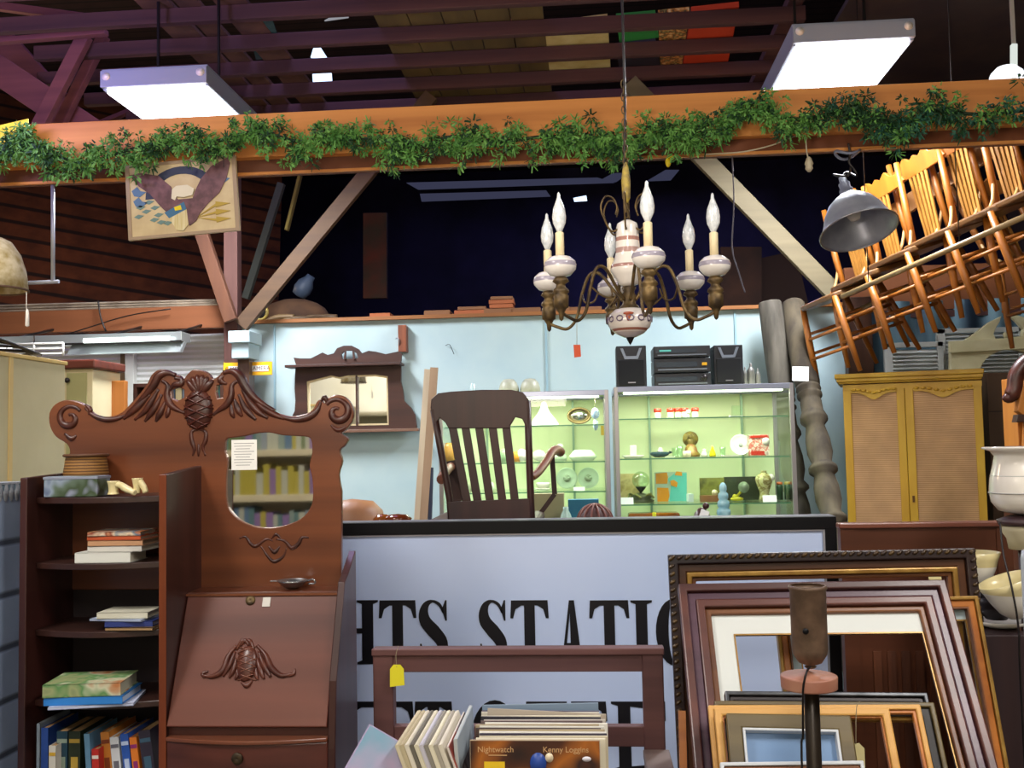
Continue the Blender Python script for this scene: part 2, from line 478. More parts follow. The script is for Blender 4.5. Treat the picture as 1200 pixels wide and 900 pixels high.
# dark box columns inside the deep roof
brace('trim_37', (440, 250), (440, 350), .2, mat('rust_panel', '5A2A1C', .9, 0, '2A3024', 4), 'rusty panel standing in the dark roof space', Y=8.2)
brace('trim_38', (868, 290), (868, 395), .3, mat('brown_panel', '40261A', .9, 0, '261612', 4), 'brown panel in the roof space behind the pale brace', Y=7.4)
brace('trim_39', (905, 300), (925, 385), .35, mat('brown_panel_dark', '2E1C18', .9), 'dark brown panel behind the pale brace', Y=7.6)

# skylights and translucent roof strips far back
def pane(name, pts, Y, m, lab):
    b = MB(); P = [at(p[0], p[1], Y) for p in pts]
    b.prism(P, (0, .02, 0))
    struct(name, b, m, lab)
SKY = glow('daylight', 'C8E0FF', 2.2); SKYD = glow('dim_daylight', '8488B4', .16)
pane('window_1', [(370, 47), (364, 67), (383, 67)], 8.2, SKY, 'small bright triangular roof opening')
pane('window_2', [(366, 86), (367, 100), (389, 99), (388, 85)], 8.2, SKY, 'small bright square roof opening')
pane('window_3', [(380, 24), (407, 8), (408, 20)], 8.2, glow('soft_daylight', 'B8B8C0', .6), 'pale wedge roof opening')
pane('window_4', [(396, 46), (418, 43), (420, 48), (398, 51)], 8.2, glow('soft_daylight', 'B8B8C0', .6), 'narrow pale roof opening')
pane('window_5', [(476, 214), (700, 208), (720, 214), (490, 222)], 12, SKYD, 'upper dim translucent roof strip far back')
pane('window_6', [(492, 227), (640, 223), (645, 230), (494, 236)], 12, SKYD, 'lower dim translucent roof strip far back')
pane('window_7', [(592, 191), (622, 188), (622, 194), (594, 195)], 11, SKY, 'bright slot of daylight under the beam')
pane('window_8', [(672, 232), (687, 229), (688, 235), (673, 236)], 11, SKY, 'tiny bright slot of daylight left of the chandelier stem')
pane('window_9', [(700, 213), (718, 203), (738, 202), (722, 213)], 11, SKYD, 'dim slanted pane right of the far strips')
pane('window_10', [(758, 212), (780, 199), (796, 199), (786, 211)], 11, SKYD, 'dim slanted pane behind the chandelier cord')
# =================================================================== lamps
M_FIX = mat('fixture_grey', '8E94A4', .4, .1)
def light_fixture(p_near_l, p_near_r, Y, lab, strength, length=1.25):
    a = at(*p_near_l, Y); c = at(*p_near_r, Y); z = a.z; w = c.x - a.x; cx = (a.x + c.x) / 2
    t = thing('ceiling_light', lab, 'ceiling light', (cx, Y, z), 'boxy ceiling lights above the tie beam')
    h = .10
    b = MB()
    b.span((a.x - .03, Y - .015, z + .02), (c.x + .03, Y + .015, z + h)).span((a.x - .03, Y + length - .01, z), (c.x + .03, Y + length + .01, z + h))
    b.span((a.x - .03, Y + .015, z + .015), (a.x - .012, Y + length, z + h)).span((c.x + .012, Y + .015, z + .015), (c.x + .03, Y + length, z + h))
    b.span((a.x - .03, Y, z + h), (c.x + .03, Y + length, z + h + .012))
    part('housing', b, M_FIX, t, .003)
    b = MB(); n = 12; vs = []; fs = []
    for j in range(2):
        for i in range(n + 1):
            x = a.x - .01 + (w + .02) * i / n
            vs.append((x, Y + .016 if j == 0 else Y + length - .012, z - .004 * abs(math.sin(i * PI / 4))))
    for i in range(n): fs.append((i, i + 1, n + 2 + i, n + 1 + i))
    b.add(vs, fs, True)
    b.span((a.x - .01, Y + .017, z + .004), (c.x + .01, Y + length - .013, z + .03))
    part('diffuser', b, glow('lit_diffuser', 'F4F6FF', strength), t)
    for s in (-1, 1):
        bb = MB().lathe([(.0, -.01), (.018, -.008), (.02, 0), (.0, .006)], (cx + s * (w / 2 - .0), Y - .018, z + h - .03), 12, Matrix.Rotation(PI / 2, 3, 'X'))
        part('screw', bb, M_PORC, t)
    for s in (-1, 1): part('hanger', MB().span((cx + s * w * .35 - .006, Y + .4, z + h + .012), (cx + s * w * .35 + .006, Y + .412, 5.69)), M_DKMETAL, t)
    return t
light_fixture((126, 108), (236, 98), 4.5, 'lit boxy fluorescent ceiling light above the beam near the eagle plaque', 9, .95)
light_fixture((937, 56), (1064, 45), 4.5, 'lit boxy fluorescent ceiling light above the beam over the grey bell lamp', 9, .95)
# unseen fixtures added on the viewer's side of the beam for front light
for lx, ly, pw in ((-2.2, 1.2, 1), (1.9, 1.0, 1), (0, -1.5, 1)):
    t = thing('ceiling_light', 'added boxy ceiling light out of view for front fill', 'ceiling light', (lx, ly, 3.7), 'added fill lights forward of the beam')
    part('housing', MB().box((lx, ly, 3.77), (.66, 1.25, .12)), M_FIX, t)
    part('diffuser', MB().box((lx, ly, 3.70), (.6, 1.2, .015)), glow('added_front_diffuser', 'FFF4E4', 10), t)
    part('hanger', MB().span((lx - .01, ly - .01, 3.83), (lx + .01, ly + .01, 5.7)), M_DKMETAL, t)

def lamp(name, loc, size, energy, col, rot=(0, 0, 0)):
    l = bpy.data.lights.new(name, 'AREA'); l.shape = 'RECTANGLE'; l.size = size[0]; l.size_y = size[1]
    l.energy = energy; l.color = col
    o = bpy.data.objects.new(name, l); C.objects.link(o); o.location = loc; o.rotation_euler = rot
    return o
E = 1.0
lamp('light_under_left_fixture', (at(180, 103, 4.5).x, 4.98, at(180, 103, 4.5).z - .03), (.4, .85), 85 * E, (.92, .95, 1))
lamp('light_under_right_fixture', (at(1000, 50, 4.5).x, 4.98, at(1000, 50, 4.5).z - .03), (.4, .85), 85 * E, (.92, .95, 1))
for lx, ly in ((-2.2, 1.2), (1.9, 1.0), (0, -1.5)):
    lamp('added_front_fill', (lx, ly, 3.68), (.6, 1.2), 75 * E, (1, .96, .93))  # front fill under the added, unseen fixtures
lamp('aisle_fill', (-6.0, 7.0, 3.2), (.4, .4), 55, (1, .7, .45), (0, math.radians(-120), 0))  # warm fill added to brighten the aisle boarding
lamp('joist_upfill', (-.6, 1.2, 2.0), (.8, .8), 45, (1, .86, .72), (math.radians(155), 0, 0))  # added fill aimed up at the joists, not a real lamp
lamp('violet_haze_fill', (-1.8, 5.3, 5.5), (1.5, 1.5), 45, (.45, .38, 1))  # added violet light imitating lens haze at the upper left
lamp('far_hall_fill', (1.0, 12.5, 5.3), (2, 1), 60, (.5, .5, 1))  # bluish fill added to lift the dark far wall
lamp('front_wall_fill', (-2.8, -1.6, 3.6), (.6, 1.2), 110, (1, .97, .92), (math.radians(-45), 0, 0))  # added to brighten the unseen front wall for the mirror reflection
lamp('violet_haze_upfill', (-2.7, 3.3, 3.0), (.5, .5), 34, (.45, .38, 1), (math.radians(150), 0, 0))  # lavender fill added from below to hint at the lens haze
lamp('violet_haze_fill_right', (2.5, 5.8, 5.5), (1.0, 1.0), 12, (.5, .42, 1))  # weaker violet haze fill added over the right side

# =================================================================== garland
gp = [(-20, 182), (10, 176), (30, 166), (60, 180), (100, 190), (150, 176), (200, 166), (250, 166), (300, 154), (350, 166), (400, 162), (450, 166), (480, 176),
      (530, 160), (580, 166), (640, 160), (672, 162), (700, 170), (730, 162), (770, 158), (800, 162), (830, 146), (880, 130), (930, 140), (985, 132), (1025, 135), (1060, 152),
      (1095, 130), (1145, 134), (1215, 128)]
line = smoothpts([at(p[0], p[1], 4.13) for p in gp], 5)
t = thing('garland', 'long green artificial pine garland draped along the orange tie beam', 'garland', line[len(line) // 2])
part('stem', MB().tube(line, .008, 6), mat('garland_wire', '1E3016', .8), t)
b = MB(); rnd = random.Random(3)
L_ = len(line) - 1
def clump(c, R, n, mb):
    for _ in range(n):
        d = V((rnd.gauss(0, 1), rnd.gauss(0, .7), rnd.gauss(0, 1))).normalized()
        s0 = c + d * R * rnd.uniform(.15, .6); e = c + d * R * rnd.uniform(.8, 1.15) + V((0, 0, -.006))
        w = d.cross(V((rnd.random() - .5, rnd.random() - .5, rnd.random() - .5))).normalized() * rnd.uniform(.003, .0055)
        mb.add([s0 - w, s0 + w, e + w * .5, e - w * .5], [(0, 1, 2, 3)])
mats = [mat('pine_green_dark', '16361A', .7, 0, '24502A', 20), mat('pine_green', '447C36', .65, 0, '76AC52', 20), mat('pine_green_blue', '1C4A3C', .7, 0, '2E6A50', 20)]
bs = [MB(), MB(), MB()]
for k in range(1500):
    u = rnd.random() * L_; i = int(u); p = line[i].lerp(line[min(i + 1, L_)], u - i)
    c = p + V((rnd.gauss(0, .01), rnd.uniform(-.045, .01), rnd.gauss(0, .034)))
    if abs(math.sin(p.x * 9)) > .8: c.z -= rnd.uniform(0, .05)
    which = rnd.choice((0, 1, 1, 1)) if p.x < 1.0 else rnd.choice((0, 0, 2, 1))
    clump(c, rnd.uniform(.022, .042), 16, bs[which])
for m_, b_, l_ in zip(mats, bs, ('dark green needles', 'bright green needles', 'blue green needles')):
    part('needles', b_, m_, t, label=l_, kind='stuff')

# =================================================================== eagle plaque (generic painted emblem)
pa, pb = at(151, 282, 4.18), at(281, 270, 4.18); pc = at(152, 194, 4.18)
ux = (pb - pa).normalized(); W_ = (pb - pa).length; H_ = (pc - pa).length
uy = ux.cross(V((0, -1, 0))).normalized() if False else V((-ux.z, 0, ux.x))
fm = facing(pa, ux, uy)
t = thing('wall_plaque', 'cream painted wooden plaque of an eagle with spread wings hanging under the garland', 'plaque', pa)
U = lambda u, v: (u * W_, v * H_)
def flat(loops, d0, th, mtl, name='motif', lab=None):
    me = outline_mesh([[U(*p) for p in lp] for lp in loops], th)
    m = fm @ Matrix.Translation((0, 0, d0 + th / 2))
    return part(name, MB().mesh(me, m), mtl, t, label=lab)
flat([[(0, 0), (1, 0), (1, 1), (0, 1)]], -.012, .012, mat('plaque_cream', 'D8C49A', .6, 0, 'C8B088', 12), 'board')
flat([[(0, 0), (1, 0), (1, 1), (0, 1)], [(.035, .04), (.965, .04), (.965, .96), (.035, .96)]], 0, .004, mat('plaque_border', 'A89078', .6), 'border')
arc = [(.5 + .33 * math.cos(a), .52 + .40 * math.sin(a)) for a in [PI * i / 16 for i in range(17)]]
arc2 = [(.5 + .24 * math.cos(a), .52 + .30 * math.sin(a)) for a in [PI * i / 16 for i in range(17)]][::-1]
flat([arc + arc2], 0, .002, mat('plaque_navy', '2C3350', .6), 'arch', 'dark navy arch')
MW = mat('plaque_wing', '7A5258', .6, 0, '5C3A40', 30)
wl = [(.04, .86), (.14, .88), (.30, .82), (.41, .66), (.43, .54), (.47, .48), (.60, .48), (.62, .56), (.68, .72), (.78, .88), (.93, .97), (.95, .90), (.91, .70), (.84, .52),
      (.74, .40), (.66, .28), (.62, .18), (.56, .12), (.50, .20), (.44, .24), (.36, .32), (.30, .42), (.22, .58), (.12, .70)]
flat([wl], .002, .004, MW, 'eagle_body', 'brown spread eagle')
flat([[(.42, .62), (.46, .66), (.56, .66), (.62, .60), (.60, .52), (.52, .50), (.46, .52), (.44, .47), (.41, .50)]], .004, .005, mat('plaque_head', 'E4DAC0', .6), 'eagle_head', 'cream eagle head')
flat([[(.34, .32), (.52, .44), (.54, .34), (.38, .24)]], .004, .004, mat('plaque_blue', '3C6E94', .6), 'shield_top', 'blue shield top')
flat([[(.38, .24), (.54, .34), (.55, .14), (.50, .06), (.44, .08)]], .004, .003, mat('plaque_stripes', 'CDB878', .6, 0, 'E6DAB4', 30, (3, 1, .2)), 'shield', 'pale striped shield')
flat([[(.43, .38), (.49, .40), (.50, .34), (.44, .33)]], .006, .004, M_YELLOW, 'crest')
ML = mat('plaque_leaf', '6C8A88', .6)
for (u, v) in ((.12, .42), (.2, .48), (.25, .40), (.1, .30), (.24, .24), (.30, .20), (.36, .18), (.28, .30), (.17, .36)):
    flat([[(u - .04, v), (u, v + .03), (u + .05, v + .01), (u, v - .03)]], .001, .002, ML, 'leaf')
MA = mat('plaque_gold', 'B89A38', .6)
for v in (.36, .26, .16):
    flat([[(.62, .22), (.80, v - .01), (.80, v - .03), (.93, v + .01), (.80, v + .05), (.80, v + .02)]], .002, .003, MA, 'arrow')
for (u, v) in ((.10, .62), (.86, .70), (.11, .48)):
    flat([[(u, v + .08), (u + .03, v + .02), (u + .08, v), (u + .02, v - .06), (u - .03, v - .04), (u - .05, v + .03)]], .001, .002, mat('plaque_blue2', '5878A0', .6), 'ribbon')
b = MB()
for q in (165, 262):
    b.tube([at(q, 196, 4.1), at(q, 178, 4.14), at(q, 160, 4.185)], .0015, 5)
part('hanging_wire', b, M_DKMETAL, t)

# =================================================================== chandelier
YC = 3.0
cc = at(738, 378, YC); cx = cc.x
Z = lambda py, dpx=738: at(dpx, py, YC).z
s = YC / F
t = thing('chandelier', 'six arm brass and white porcelain chandelier with candle bulbs hanging before the tie beam', 'chandelier', (cx, YC, Z(403)))
chain_top = V((cx, YC, 5.7))
b = MB(); z = Z(262)
b.tube([(cx, YC, Z(236)), (cx - .002, YC, Z(180)), (cx + .004, YC, Z(120)), (cx, YC, 5.69)], .004, 6)
part('cord', b, M_DKMETAL, t)
b = MB(); zz = Z(250); i = 0
while zz < Z(95):
    R_ = Matrix.Rotation(PI / 2 * (i % 2), 3, 'Z')
    b.tube([V((cx, YC, zz)) + R_ @ V((.007 * math.cos(a), 0, .014 * math.sin(a))) for a in [2 * PI * j / 8 for j in range(8)]], .002, 5, True)
    zz += .02; i += 1
part('chain', b, M_BRASS, t)
part('tape_wrap', MB().lathe([(.004, Z(238)), (.012, Z(232)), (.014, Z(212)), (.009, Z(196)), (.004, Z(190))], (cx, YC, 0), 10), mat('old_tape', 'B8A040', .6, 0, '6A5A40', 40), t, label='yellowed tape on the stem')
b = MB()
for k in range(6):
    g = 2 * PI * k / 6 + .4; d = V((math.cos(g), math.sin(g), 0))
    b.tube(smoothpts([V((cx, YC, 0)) + d * r + V((0, 0, Z(zz))) for r, zz in ((.018, 265), (.05, 272), (.075, 258), (.085, 244), (.07, 232), (.045, 233), (.032, 243), (.038, 252))], 5), .003, 6)
b2 = MB()
pts_ = []
part('scroll_loops', b, M_BRASS, t)
part('porcelain_column', MB().lathe([(.012, Z(258)), (.03, Z(262)), (.033, Z(266)), (.036, Z(285)), (.037, Z(296)), (.042, Z(304)), (.052, Z(311)), (.054, Z(317)), (.046, Z(323)), (.034, Z(329)), (.03, Z(333)), (.012, Z(336))], (cx, YC, 0), 32),
     bands('column_bands', 'z', [(.30, 'A88078'), (.345, 'E6E0D8'), (.52, 'B09088'), (.60, 'E6E0D8'), (.70, 'A87C70'), (.76, 'E6E0D8')][0:6], 'E6E0D8', .15, Z(338) - Z(403), Z(260) - Z(338)), t)
part('neck', MB().lathe([(.008, Z(334)), (.022, Z(337)), (.016, Z(342)), (.02, Z(346)), (.02, Z(356)), (.03, Z(360)), (.036, Z(364)), (.01, Z(367))], (cx, YC, 0), 20), M_BRASS, t)
part('bowl', MB().lathe([(.02, Z(361)), (.045, Z(363)), (.062, Z(369)), (.067, Z(376)), (.060, Z(384)), (.042, Z(391)), (.02, Z(395)), (.008, Z(396))], (cx, YC, 0), 32),
     bands('bowl_bands', 'z', [(.18, 'E0D8D0'), (.22, 'A06858'), (.30, 'E0D8D0'), (.5, 'D8D0CC')], 'C8BCB8', .15, Z(396) - Z(403), Z(362) - Z(396)), t)
b = MB()
for k in range(7):
    g = -PI / 2 + (k - 3) * .5
    c = V((cx + .066 * math.cos(g), YC + .066 * math.sin(g), Z(375)))
    b.tube([c + V((.010 * math.cos(a) * -math.sin(g), .010 * math.cos(a) * math.cos(g), .008 * math.sin(a))) for a in [2 * PI * j / 8 for j in range(8)]], .0022, 5, True)
part('painted_rings', b, mat('painted_violet', '6A5C74', .3), t, label='violet ring motifs')
b = MB().ball((cx - .006, YC - .064, Z(374)), (.008, .004, .013), 10).ball((cx - .006, YC - .065, Z(370)), (.016, .004, .005), 10)
part('painted_flower', b, mat('painted_rust', 'A04A2C', .3), t, label='rust flower motif')
part('finial', MB().lathe([(.001, Z(404)), (.006, Z(401)), (.012, Z(396)), (.016, Z(394)), (.004, Z(393))], (cx, YC, 0), 14), M_DKMETAL, t)
zd = Z(322)
RA = .262
M_BULB = mat('candle_bulb_glass', 'ECEFF0', .08, 0, 'C8D0D4', 60, coat=1)
M_CAND = mat('candle_tube', 'E6D6AC', .5)
M_DISH = bands('dish_bands', 'z', [(.40, 'A09AA8'), (.62, 'E2DCD6')], 'E6E2DC', .15, Z(331) - Z(403), Z(308) - Z(331))
for k in range(6):
    g = math.radians(-90 + 10 + 60 * k); d = V((math.cos(g), math.sin(g), 0)); o = V((cx, YC, 0)) + d * RA
    side = V((-d.y, d.x, 0))
    rz = lambda r, y, e=0: V((cx, YC, 0)) + d * r + side * e + V((0, 0, Z(y)))
    p = smoothpts([rz(.02, 352), rz(.05, 338), rz(.09, 318), rz(.125, 318), rz(.15, 340), rz(.17, 368), rz(.20, 380), rz(.235, 377), rz(RA, 372)], 5)
    arm = part('arm', MB().tube(p, .005, 8), M_BRASS, t)
    hook = smoothpts([rz(.15, 340, .0), rz(.13, 352, .03), rz(.10, 352, .035), rz(.09, 340, .02)], 4)
    part('arm_scroll', MB().tube(hook, .003, 6), M_BRASS, arm)
    part('candle_cup', MB().lathe([(.001, Z(382)), (.006, Z(380)), (.008, Z(373)), (.013, Z(370)), (.015, Z(368)), (.021, Z(367)), (.022, Z(354)), (.018, Z(352)), (.024, Z(350)), (.022, Z(347)), (.014, Z(344)), (.013, Z(341)), (.024, Z(338)), (.02, Z(335)), (.012, Z(332))], o, 18), M_BRASS, arm)
    part('drip_dish', MB().lathe([(.012, Z(333)), (.03, Z(331)), (.044, Z(325)), (.047, Z(320)), (.044, Z(316)), (.03, Z(311)), (.012, Z(309))], o, 26), M_DISH, arm)
    part('candle_sleeve', MB().lathe([(.0125, Z(311)), (.0125, Z(284)), (.010, Z(283))], o, 16), M_CAND, arm)
    part('bulb', MB().lathe([(.006, Z(284)), (.010, Z(280)), (.0185, Z(273)), (.0205, Z(266)), (.0175, Z(257)), (.0105, Z(250)), (.0055, Z(245)), (.0042, Z(240)), (.0, Z(238))], o, 18), M_BULB, arm)

# price tag on thread under the chandelier
p = at(676, 378, 2.98)
t = thing('price_tag', 'small red orange price tag hanging on a thread from the chandelier', 'price tag', at(676, 418, 2.98))
part('thread', MB().tube([at(676, 376, 2.98), at(676, 404, 2.98)], .0008, 4), M_STRING, t)
part('card', MB().prism([at(672, 404, 2.98), at(680, 404, 2.98), at(681, 418, 2.98), at(673, 419, 2.98)], (0, .001, 0)), mat('red_card', 'C8502C', .7), t)

# =================================================================== bell pendant lamp
c = at(1006, 262, 4.22)
t = thing('pendant_lamp', 'grey metal bell shaped lamp hanging under the beam in front of the stacked chairs', 'lamp', at(1006, 290, 4.22))
Rl = Matrix.Rotation(math.radians(-8), 3, 'Y') @ Matrix.Rotation(math.radians(-20), 3, 'X')
o = at(1006, 269, 4.18); sc = 4.22 / F
prof = [(.048 * 1, .245), (.040, .235), (.034, .20), (.042, .175), (.085, .155), (.118, .11), (.135, .055), (.150, .012), (.158, .0)]
part('shade', MB().shell([(.02, .19), (.034, .172), (.062, .152), (.095, .122), (.12, .08), (.136, .035), (.152, .0), (.158, -.006)][::1], o, 36, Rl, .004), mat('lamp_shade_metal', 'A4A8B4', .35, .3, '8C909E', 12), t)
part('socket', MB().lathe([(.03, .165), (.028, .20), (.022, .205), (.024, .23), (.016, .235), (.015, .262), (.006, .268)], o, 18, Rl), M_GREY, t)
part('rim', MB().tube([o + Rl @ V((.158 * math.cos(a), .158 * math.sin(a), -.006)) for a in [2 * PI * j / 36 for j in range(36)]], .004, 6, True), M_STEEL, t)
part('bulb', MB().lathe([(.012, .16), (.03, .11), (.034, .08), (.02, .05), (0, .045)], o, 16, Rl), M_PORC, t)
q = lambda x, y: at(x, y, 4.22)
part('bail', MB().tube(smoothpts([o + Rl @ V((0, 0, .262)), o + Rl @ V((-.03, 0, .285)), q(993, 206), q(998, 195), q(1004, 206), o + Rl @ V((.025, 0, .285)), o + Rl @ V((0, 0, .262))], 5), .0045, 6), M_DKMETAL, t)
part('canopy_ring', MB().tube([q(993, 180) + V((.05 * math.cos(a), .05 * math.sin(a) * .9, .012 * math.cos(a * 2))) for a in [2 * PI * j / 24 for j in range(24)]], .006, 6, True), M_GREY, t)
part('hook', MB().tube(smoothpts([q(994, 168), q(996, 180), q(995, 190), q(999, 196)], 5), .005, 6), M_DKMETAL, t)

# plug on its cord at the beam
t = thing('power_cord', 'pale electric cord with a plug dangling below the garland left of the bell lamp', 'cord', at(948, 198, 4.17))
part('cable', MB().tube(smoothpts([at(826, 181, 4.17), at(870, 178, 4.17), at(905, 170, 4.17), at(930, 160, 4.17), at(943, 160, 4.17), at(945, 175, 4.17), at(947, 186, 4.17)], 6), .003, 6), mat('ivory_plastic', 'B8AC90', .5), t)
part('plug', MB().lathe([(.004, .03), (.01, .024), (.014, .012), (.018, 0), (.014, -.008), (.016, -.02), (.006, -.034)], at(948, 192, 4.17), 12), mat('ivory_plastic', 'B8AC90', .5), t)
# bits on the beam
b = MB().prism([at(-14, 150, 4.15), at(33, 139, 4.15), at(34, 164, 4.15), at(-12, 176, 4.15)], (0, .004, 0))
solo('yellow_card', b, mat('bright_yellow_card', 'F2D414', .6), 'bright yellow card tucked on the beam at the garland end', 'card')
b = MB().ball(at(783, 190, 4.18), (.012, .01, .022), 8).ball(at(787, 185, 4.18), (.012, .008, .01), 8)
solo('yellow_clip', b, mat('bright_yellow_clip', 'E2C818', .5), 'tiny yellow clip under the beam right of the chandelier stem', 'clip')
solo('electric_cord', MB().tube(smoothpts([at(858, 180, 4.3), at(860, 240, 4.3), at(858, 290, 4.3), at(866, 320, 4.3), at(873, 343, 4.3)], 5), .003, 6), mat('grey_cord', '5A5660', .7), 'thin grey cord hanging between the chandelier and the pale brace', 'cord')
# hanging metal bracket
t = thing('metal_bracket', 'thin white metal rod bent into an L hanging from the beam beside the eagle plaque', 'bracket', at(62, 332, 4.27))
b = MB().tube([V((at(62, 205, 4.27).x, 4.27, zb2 - .003)), at(62, 331, 4.27)], .009, 8).tube([at(69, 330, 4.27), at(22, 332, 4.27)], .009, 8)
part('rod', b, mat('white_rod', '9A9CA8', .4, .3), t)
# floral lampshade with pull cord
o = at(-8, 340, 3.4)
t = thing('hanging_lamp', 'cream floral fabric dome lampshade cut by the picture edge', 'lampshade', o)
part('shade', MB().shell([(.03, .19), (.06, .175), (.09, .13), (.108, .07), (.116, .0)], o, 36, None, .003), mat('floral_fabric', 'D2C6A8', .8, 0, 'A08C58', 26), t)
part('fringe', MB().tube([o + V((.116 * math.cos(a), .116 * math.sin(a), 0)) for a in [2 * PI * j / 36 for j in range(36)]], .004, 6, True), mat('brown_fringe', '5A4232', .8), t)
part('pull_cord', MB().tube([at(31, 342, 3.35), at(31, 366, 3.35)], .0015, 5).lathe([(.002, .03), (.006, .02), (.007, -.03), (.0, -.034)], at(32, 372, 3.35), 10), M_PORC, t)
part('stem', MB().tube([o + V((0, 0, .185)), (o.x, o.y, 5.69)], .004, 6), M_DKMETAL, t)

# =================================================================== things stored on the loft joists
def slab(name, pts, m, lab, cat, th=.03, z=None):
    "flat thing lying on the joists, outline given by photo pixels projected up to the loft deck"
    P = []
    for a, c in pts:
        d = RC @ V(((a - 600) / F, (450 - c) / F, -1)); k = (ZJ + .004 - EYE.z) / d.z
        P.append(EYE + d * k)
    b = MB().prism(P, (0, 0, th))
    return solo(name, b, m, lab, cat)
slab('sign_board', [(636, 32), (712, 22), (716, 88), (640, 96)], mat('cream_board', 'D8C888', .7, 0, 'C0A860', 6), 'cream board stored flat on the loft joists', 'board')
slab('green_board', [(722, 22), (768, 18), (772, 44), (726, 50)], mat('green_board', '2C8A3C', .6), 'bright green board on the loft joists', 'board')
slab('dark_board', [(722, 56), (768, 50), (774, 78), (726, 84)], mat('dark_board', '2A2A34', .6), 'dark board on the loft joists behind the green one', 'board')
slab('red_board', [(810, 14), (866, 8), (850, 88), (798, 92)], mat('red_board', 'C8401E', .6), 'red board on the loft joists', 'board')
slab('patterned_board', [(771, 18), (808, 14), (797, 92), (775, 92)], splotch('patterned_print', ['D8C070', '3A3420', 'D89040', 'E8D8A0'], 30), 'patterned yellow board between the green and red boards', 'board')
def zat(a, c, z):
    d = RC @ V(((a - 600) / F, (450 - c) / F, -1)); return EYE + d * ((z - EYE.z) / d.z)
o = zat(621, 42, ZJ + .06)
solo('round_fan', MB().lathe([(.02, .09), (.1, .085), (.13, .06), (.14, .0), (.12, -.05), (.03, -.055)], o, 24), mat('black_gloss', '16161E', .2, .3), 'round black drum lying on the loft joists', 'drum')
o = zat(603, 44, ZJ + .02)
solo('wooden_hoop', MB().tube([o + V((.1 * math.cos(a), .17 * math.sin(a), .02)) for a in [2 * PI * j / 24 for j in range(24)]], .02, 8, True), mat('orange_wood_hoop', 'C07830', .6), 'orange wooden hoop beside the black drum on the loft', 'hoop')
slab('green_glass_sheet', [(286, 18), (316, 14), (334, 66), (300, 70)], mat('green_glass_pane', '28483C', .1, 0, '4A6A60', 4), 'dark green glass pane on the left of the loft', 'pane', .01)
slab('green_strip', [(296, 17), (306, 15), (312, 26), (300, 27)], mat('green_strip', '3C8A44', .6), 'small green strip by the glass pane on the loft', 'strip', .04)
# far white lamp at the right edge
c = at(1180, 72, 5.4)
t = thing('bracket_lamp', 'white lit lamp with an upright arm behind the beam at the picture edge', 'lamp', at(1180, 92, 5.4))
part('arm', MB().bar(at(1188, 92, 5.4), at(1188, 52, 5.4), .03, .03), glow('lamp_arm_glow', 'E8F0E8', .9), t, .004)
part('shade', MB().lathe([(.0, .07), (.05, .06), (.08, .03), (.09, .0)], at(1180, 92, 5.4), 20), glow('lamp_shade_glow', 'F4F8FF', 1.6), t)
part('stem', MB().span((at(1188, 52, 5.4).x - .008, 5.39, at(1188, 52, 5.4).z), (at(1188, 52, 5.4).x + .008, 5.41, 5.69)), M_WHITE, t)
# =================================================================== wall mirror with shelf
Y = 6.14; q = lambda x, y, Y=6.14: at(x, y, Y)
o = q(417, 455)
t = thing('wall_mirror', 'dark wooden wall mirror with a scalloped shelf top hanging on the blue wall', 'mirror', q(417, 505))
def to2(pts, o, Y):   # photo outline -> 2D coordinates on a vertical plane
    return [((at(a, c, Y) - o).x, (at(a, c, Y) - o).z) for a, c in pts]
def cut(loops, o, Y, th, bevel=0):
    me = outline_mesh([to2(l, o, Y) for l in loops], th, bevel)
    return MB().mesh(me, facing(o))
body = [(347, 430), (470, 423), (470, 447), (473, 460), (474, 470), (482, 478), (487, 486), (489, 503), (340, 508), (342, 490), (346, 482), (347, 470), (346, 455)]
glassL = [(360, 447), (372, 444), (388, 440), (398, 442), (408, 440), (440, 439), (455, 441), (456, 498), (361, 500)]
M_DK2 = wood('dark_walnut', '2C1610', '4A2618', 'x', 6, .5)
part('backboard', cut([body, glassL], o, Y, .03), M_DK2, t, .002)
crest = [(347, 428), (344, 419), (352, 420), (364, 420), (378, 413), (384, 416), (391, 414), (395, 408), (403, 405), (412, 405), (420, 409), (424, 414), (432, 411), (440, 412), (452, 415), (466, 412), (471, 414), (470, 423)]
arch = [(401, 421), (400, 415), (404, 411), (412, 411), (418, 414), (420, 420)]
part('crest', cut([crest, arch], o, Y - .01, .022), M_DK2, t, .002)
part('arch_spindle', MB().bar(at(404, 421, 6.12), at(405, 411, 6.12), .012, .01).bar(at(415, 421, 6.12), at(414, 411, 6.12), .012, .01), M_DK2, t)
a, c = at(338, 430, 6.1), at(472, 424, 6.1)
part('shelf', MB().span((a.x, 6.02, a.z - .01), (c.x, 6.15, a.z + .006)), M_DK2, t, .002)
a, c = at(340, 508, 6.1), at(491, 503, 6.1)
part('bottom_rail', MB().span((a.x, 6.08, c.z - .012), (c.x, 6.15, c.z + .006)), wood('walnut_edge', '6A4A3A', '7A5A48', 'x'), t, .002)
part('glass', MB().span((at(358, 470, 6.15).x, 6.145, at(400, 502, 6.15).z), (at(458, 470, 6.15).x, 6.152, at(400, 436, 6.15).z)), mat('mirror_silver', 'E8E8E4', .03, 1), t)
part('glass_edge', cut([glassL, [(363, 449), (373, 446), (389, 442), (398, 444), (409, 442), (440, 441), (453, 443), (454, 496), (363, 498)]], o, Y, .008), mat('bevel_edge', 'D8C8A0', .3, .4), t)
part('centre_stile', MB().span((at(418, 470, 6.13).x - .004, 6.12, at(418, 499, 6.13).z), (at(418, 470, 6.13).x + .006, 6.146, at(418, 440, 6.13).z)), M_DK2, t)

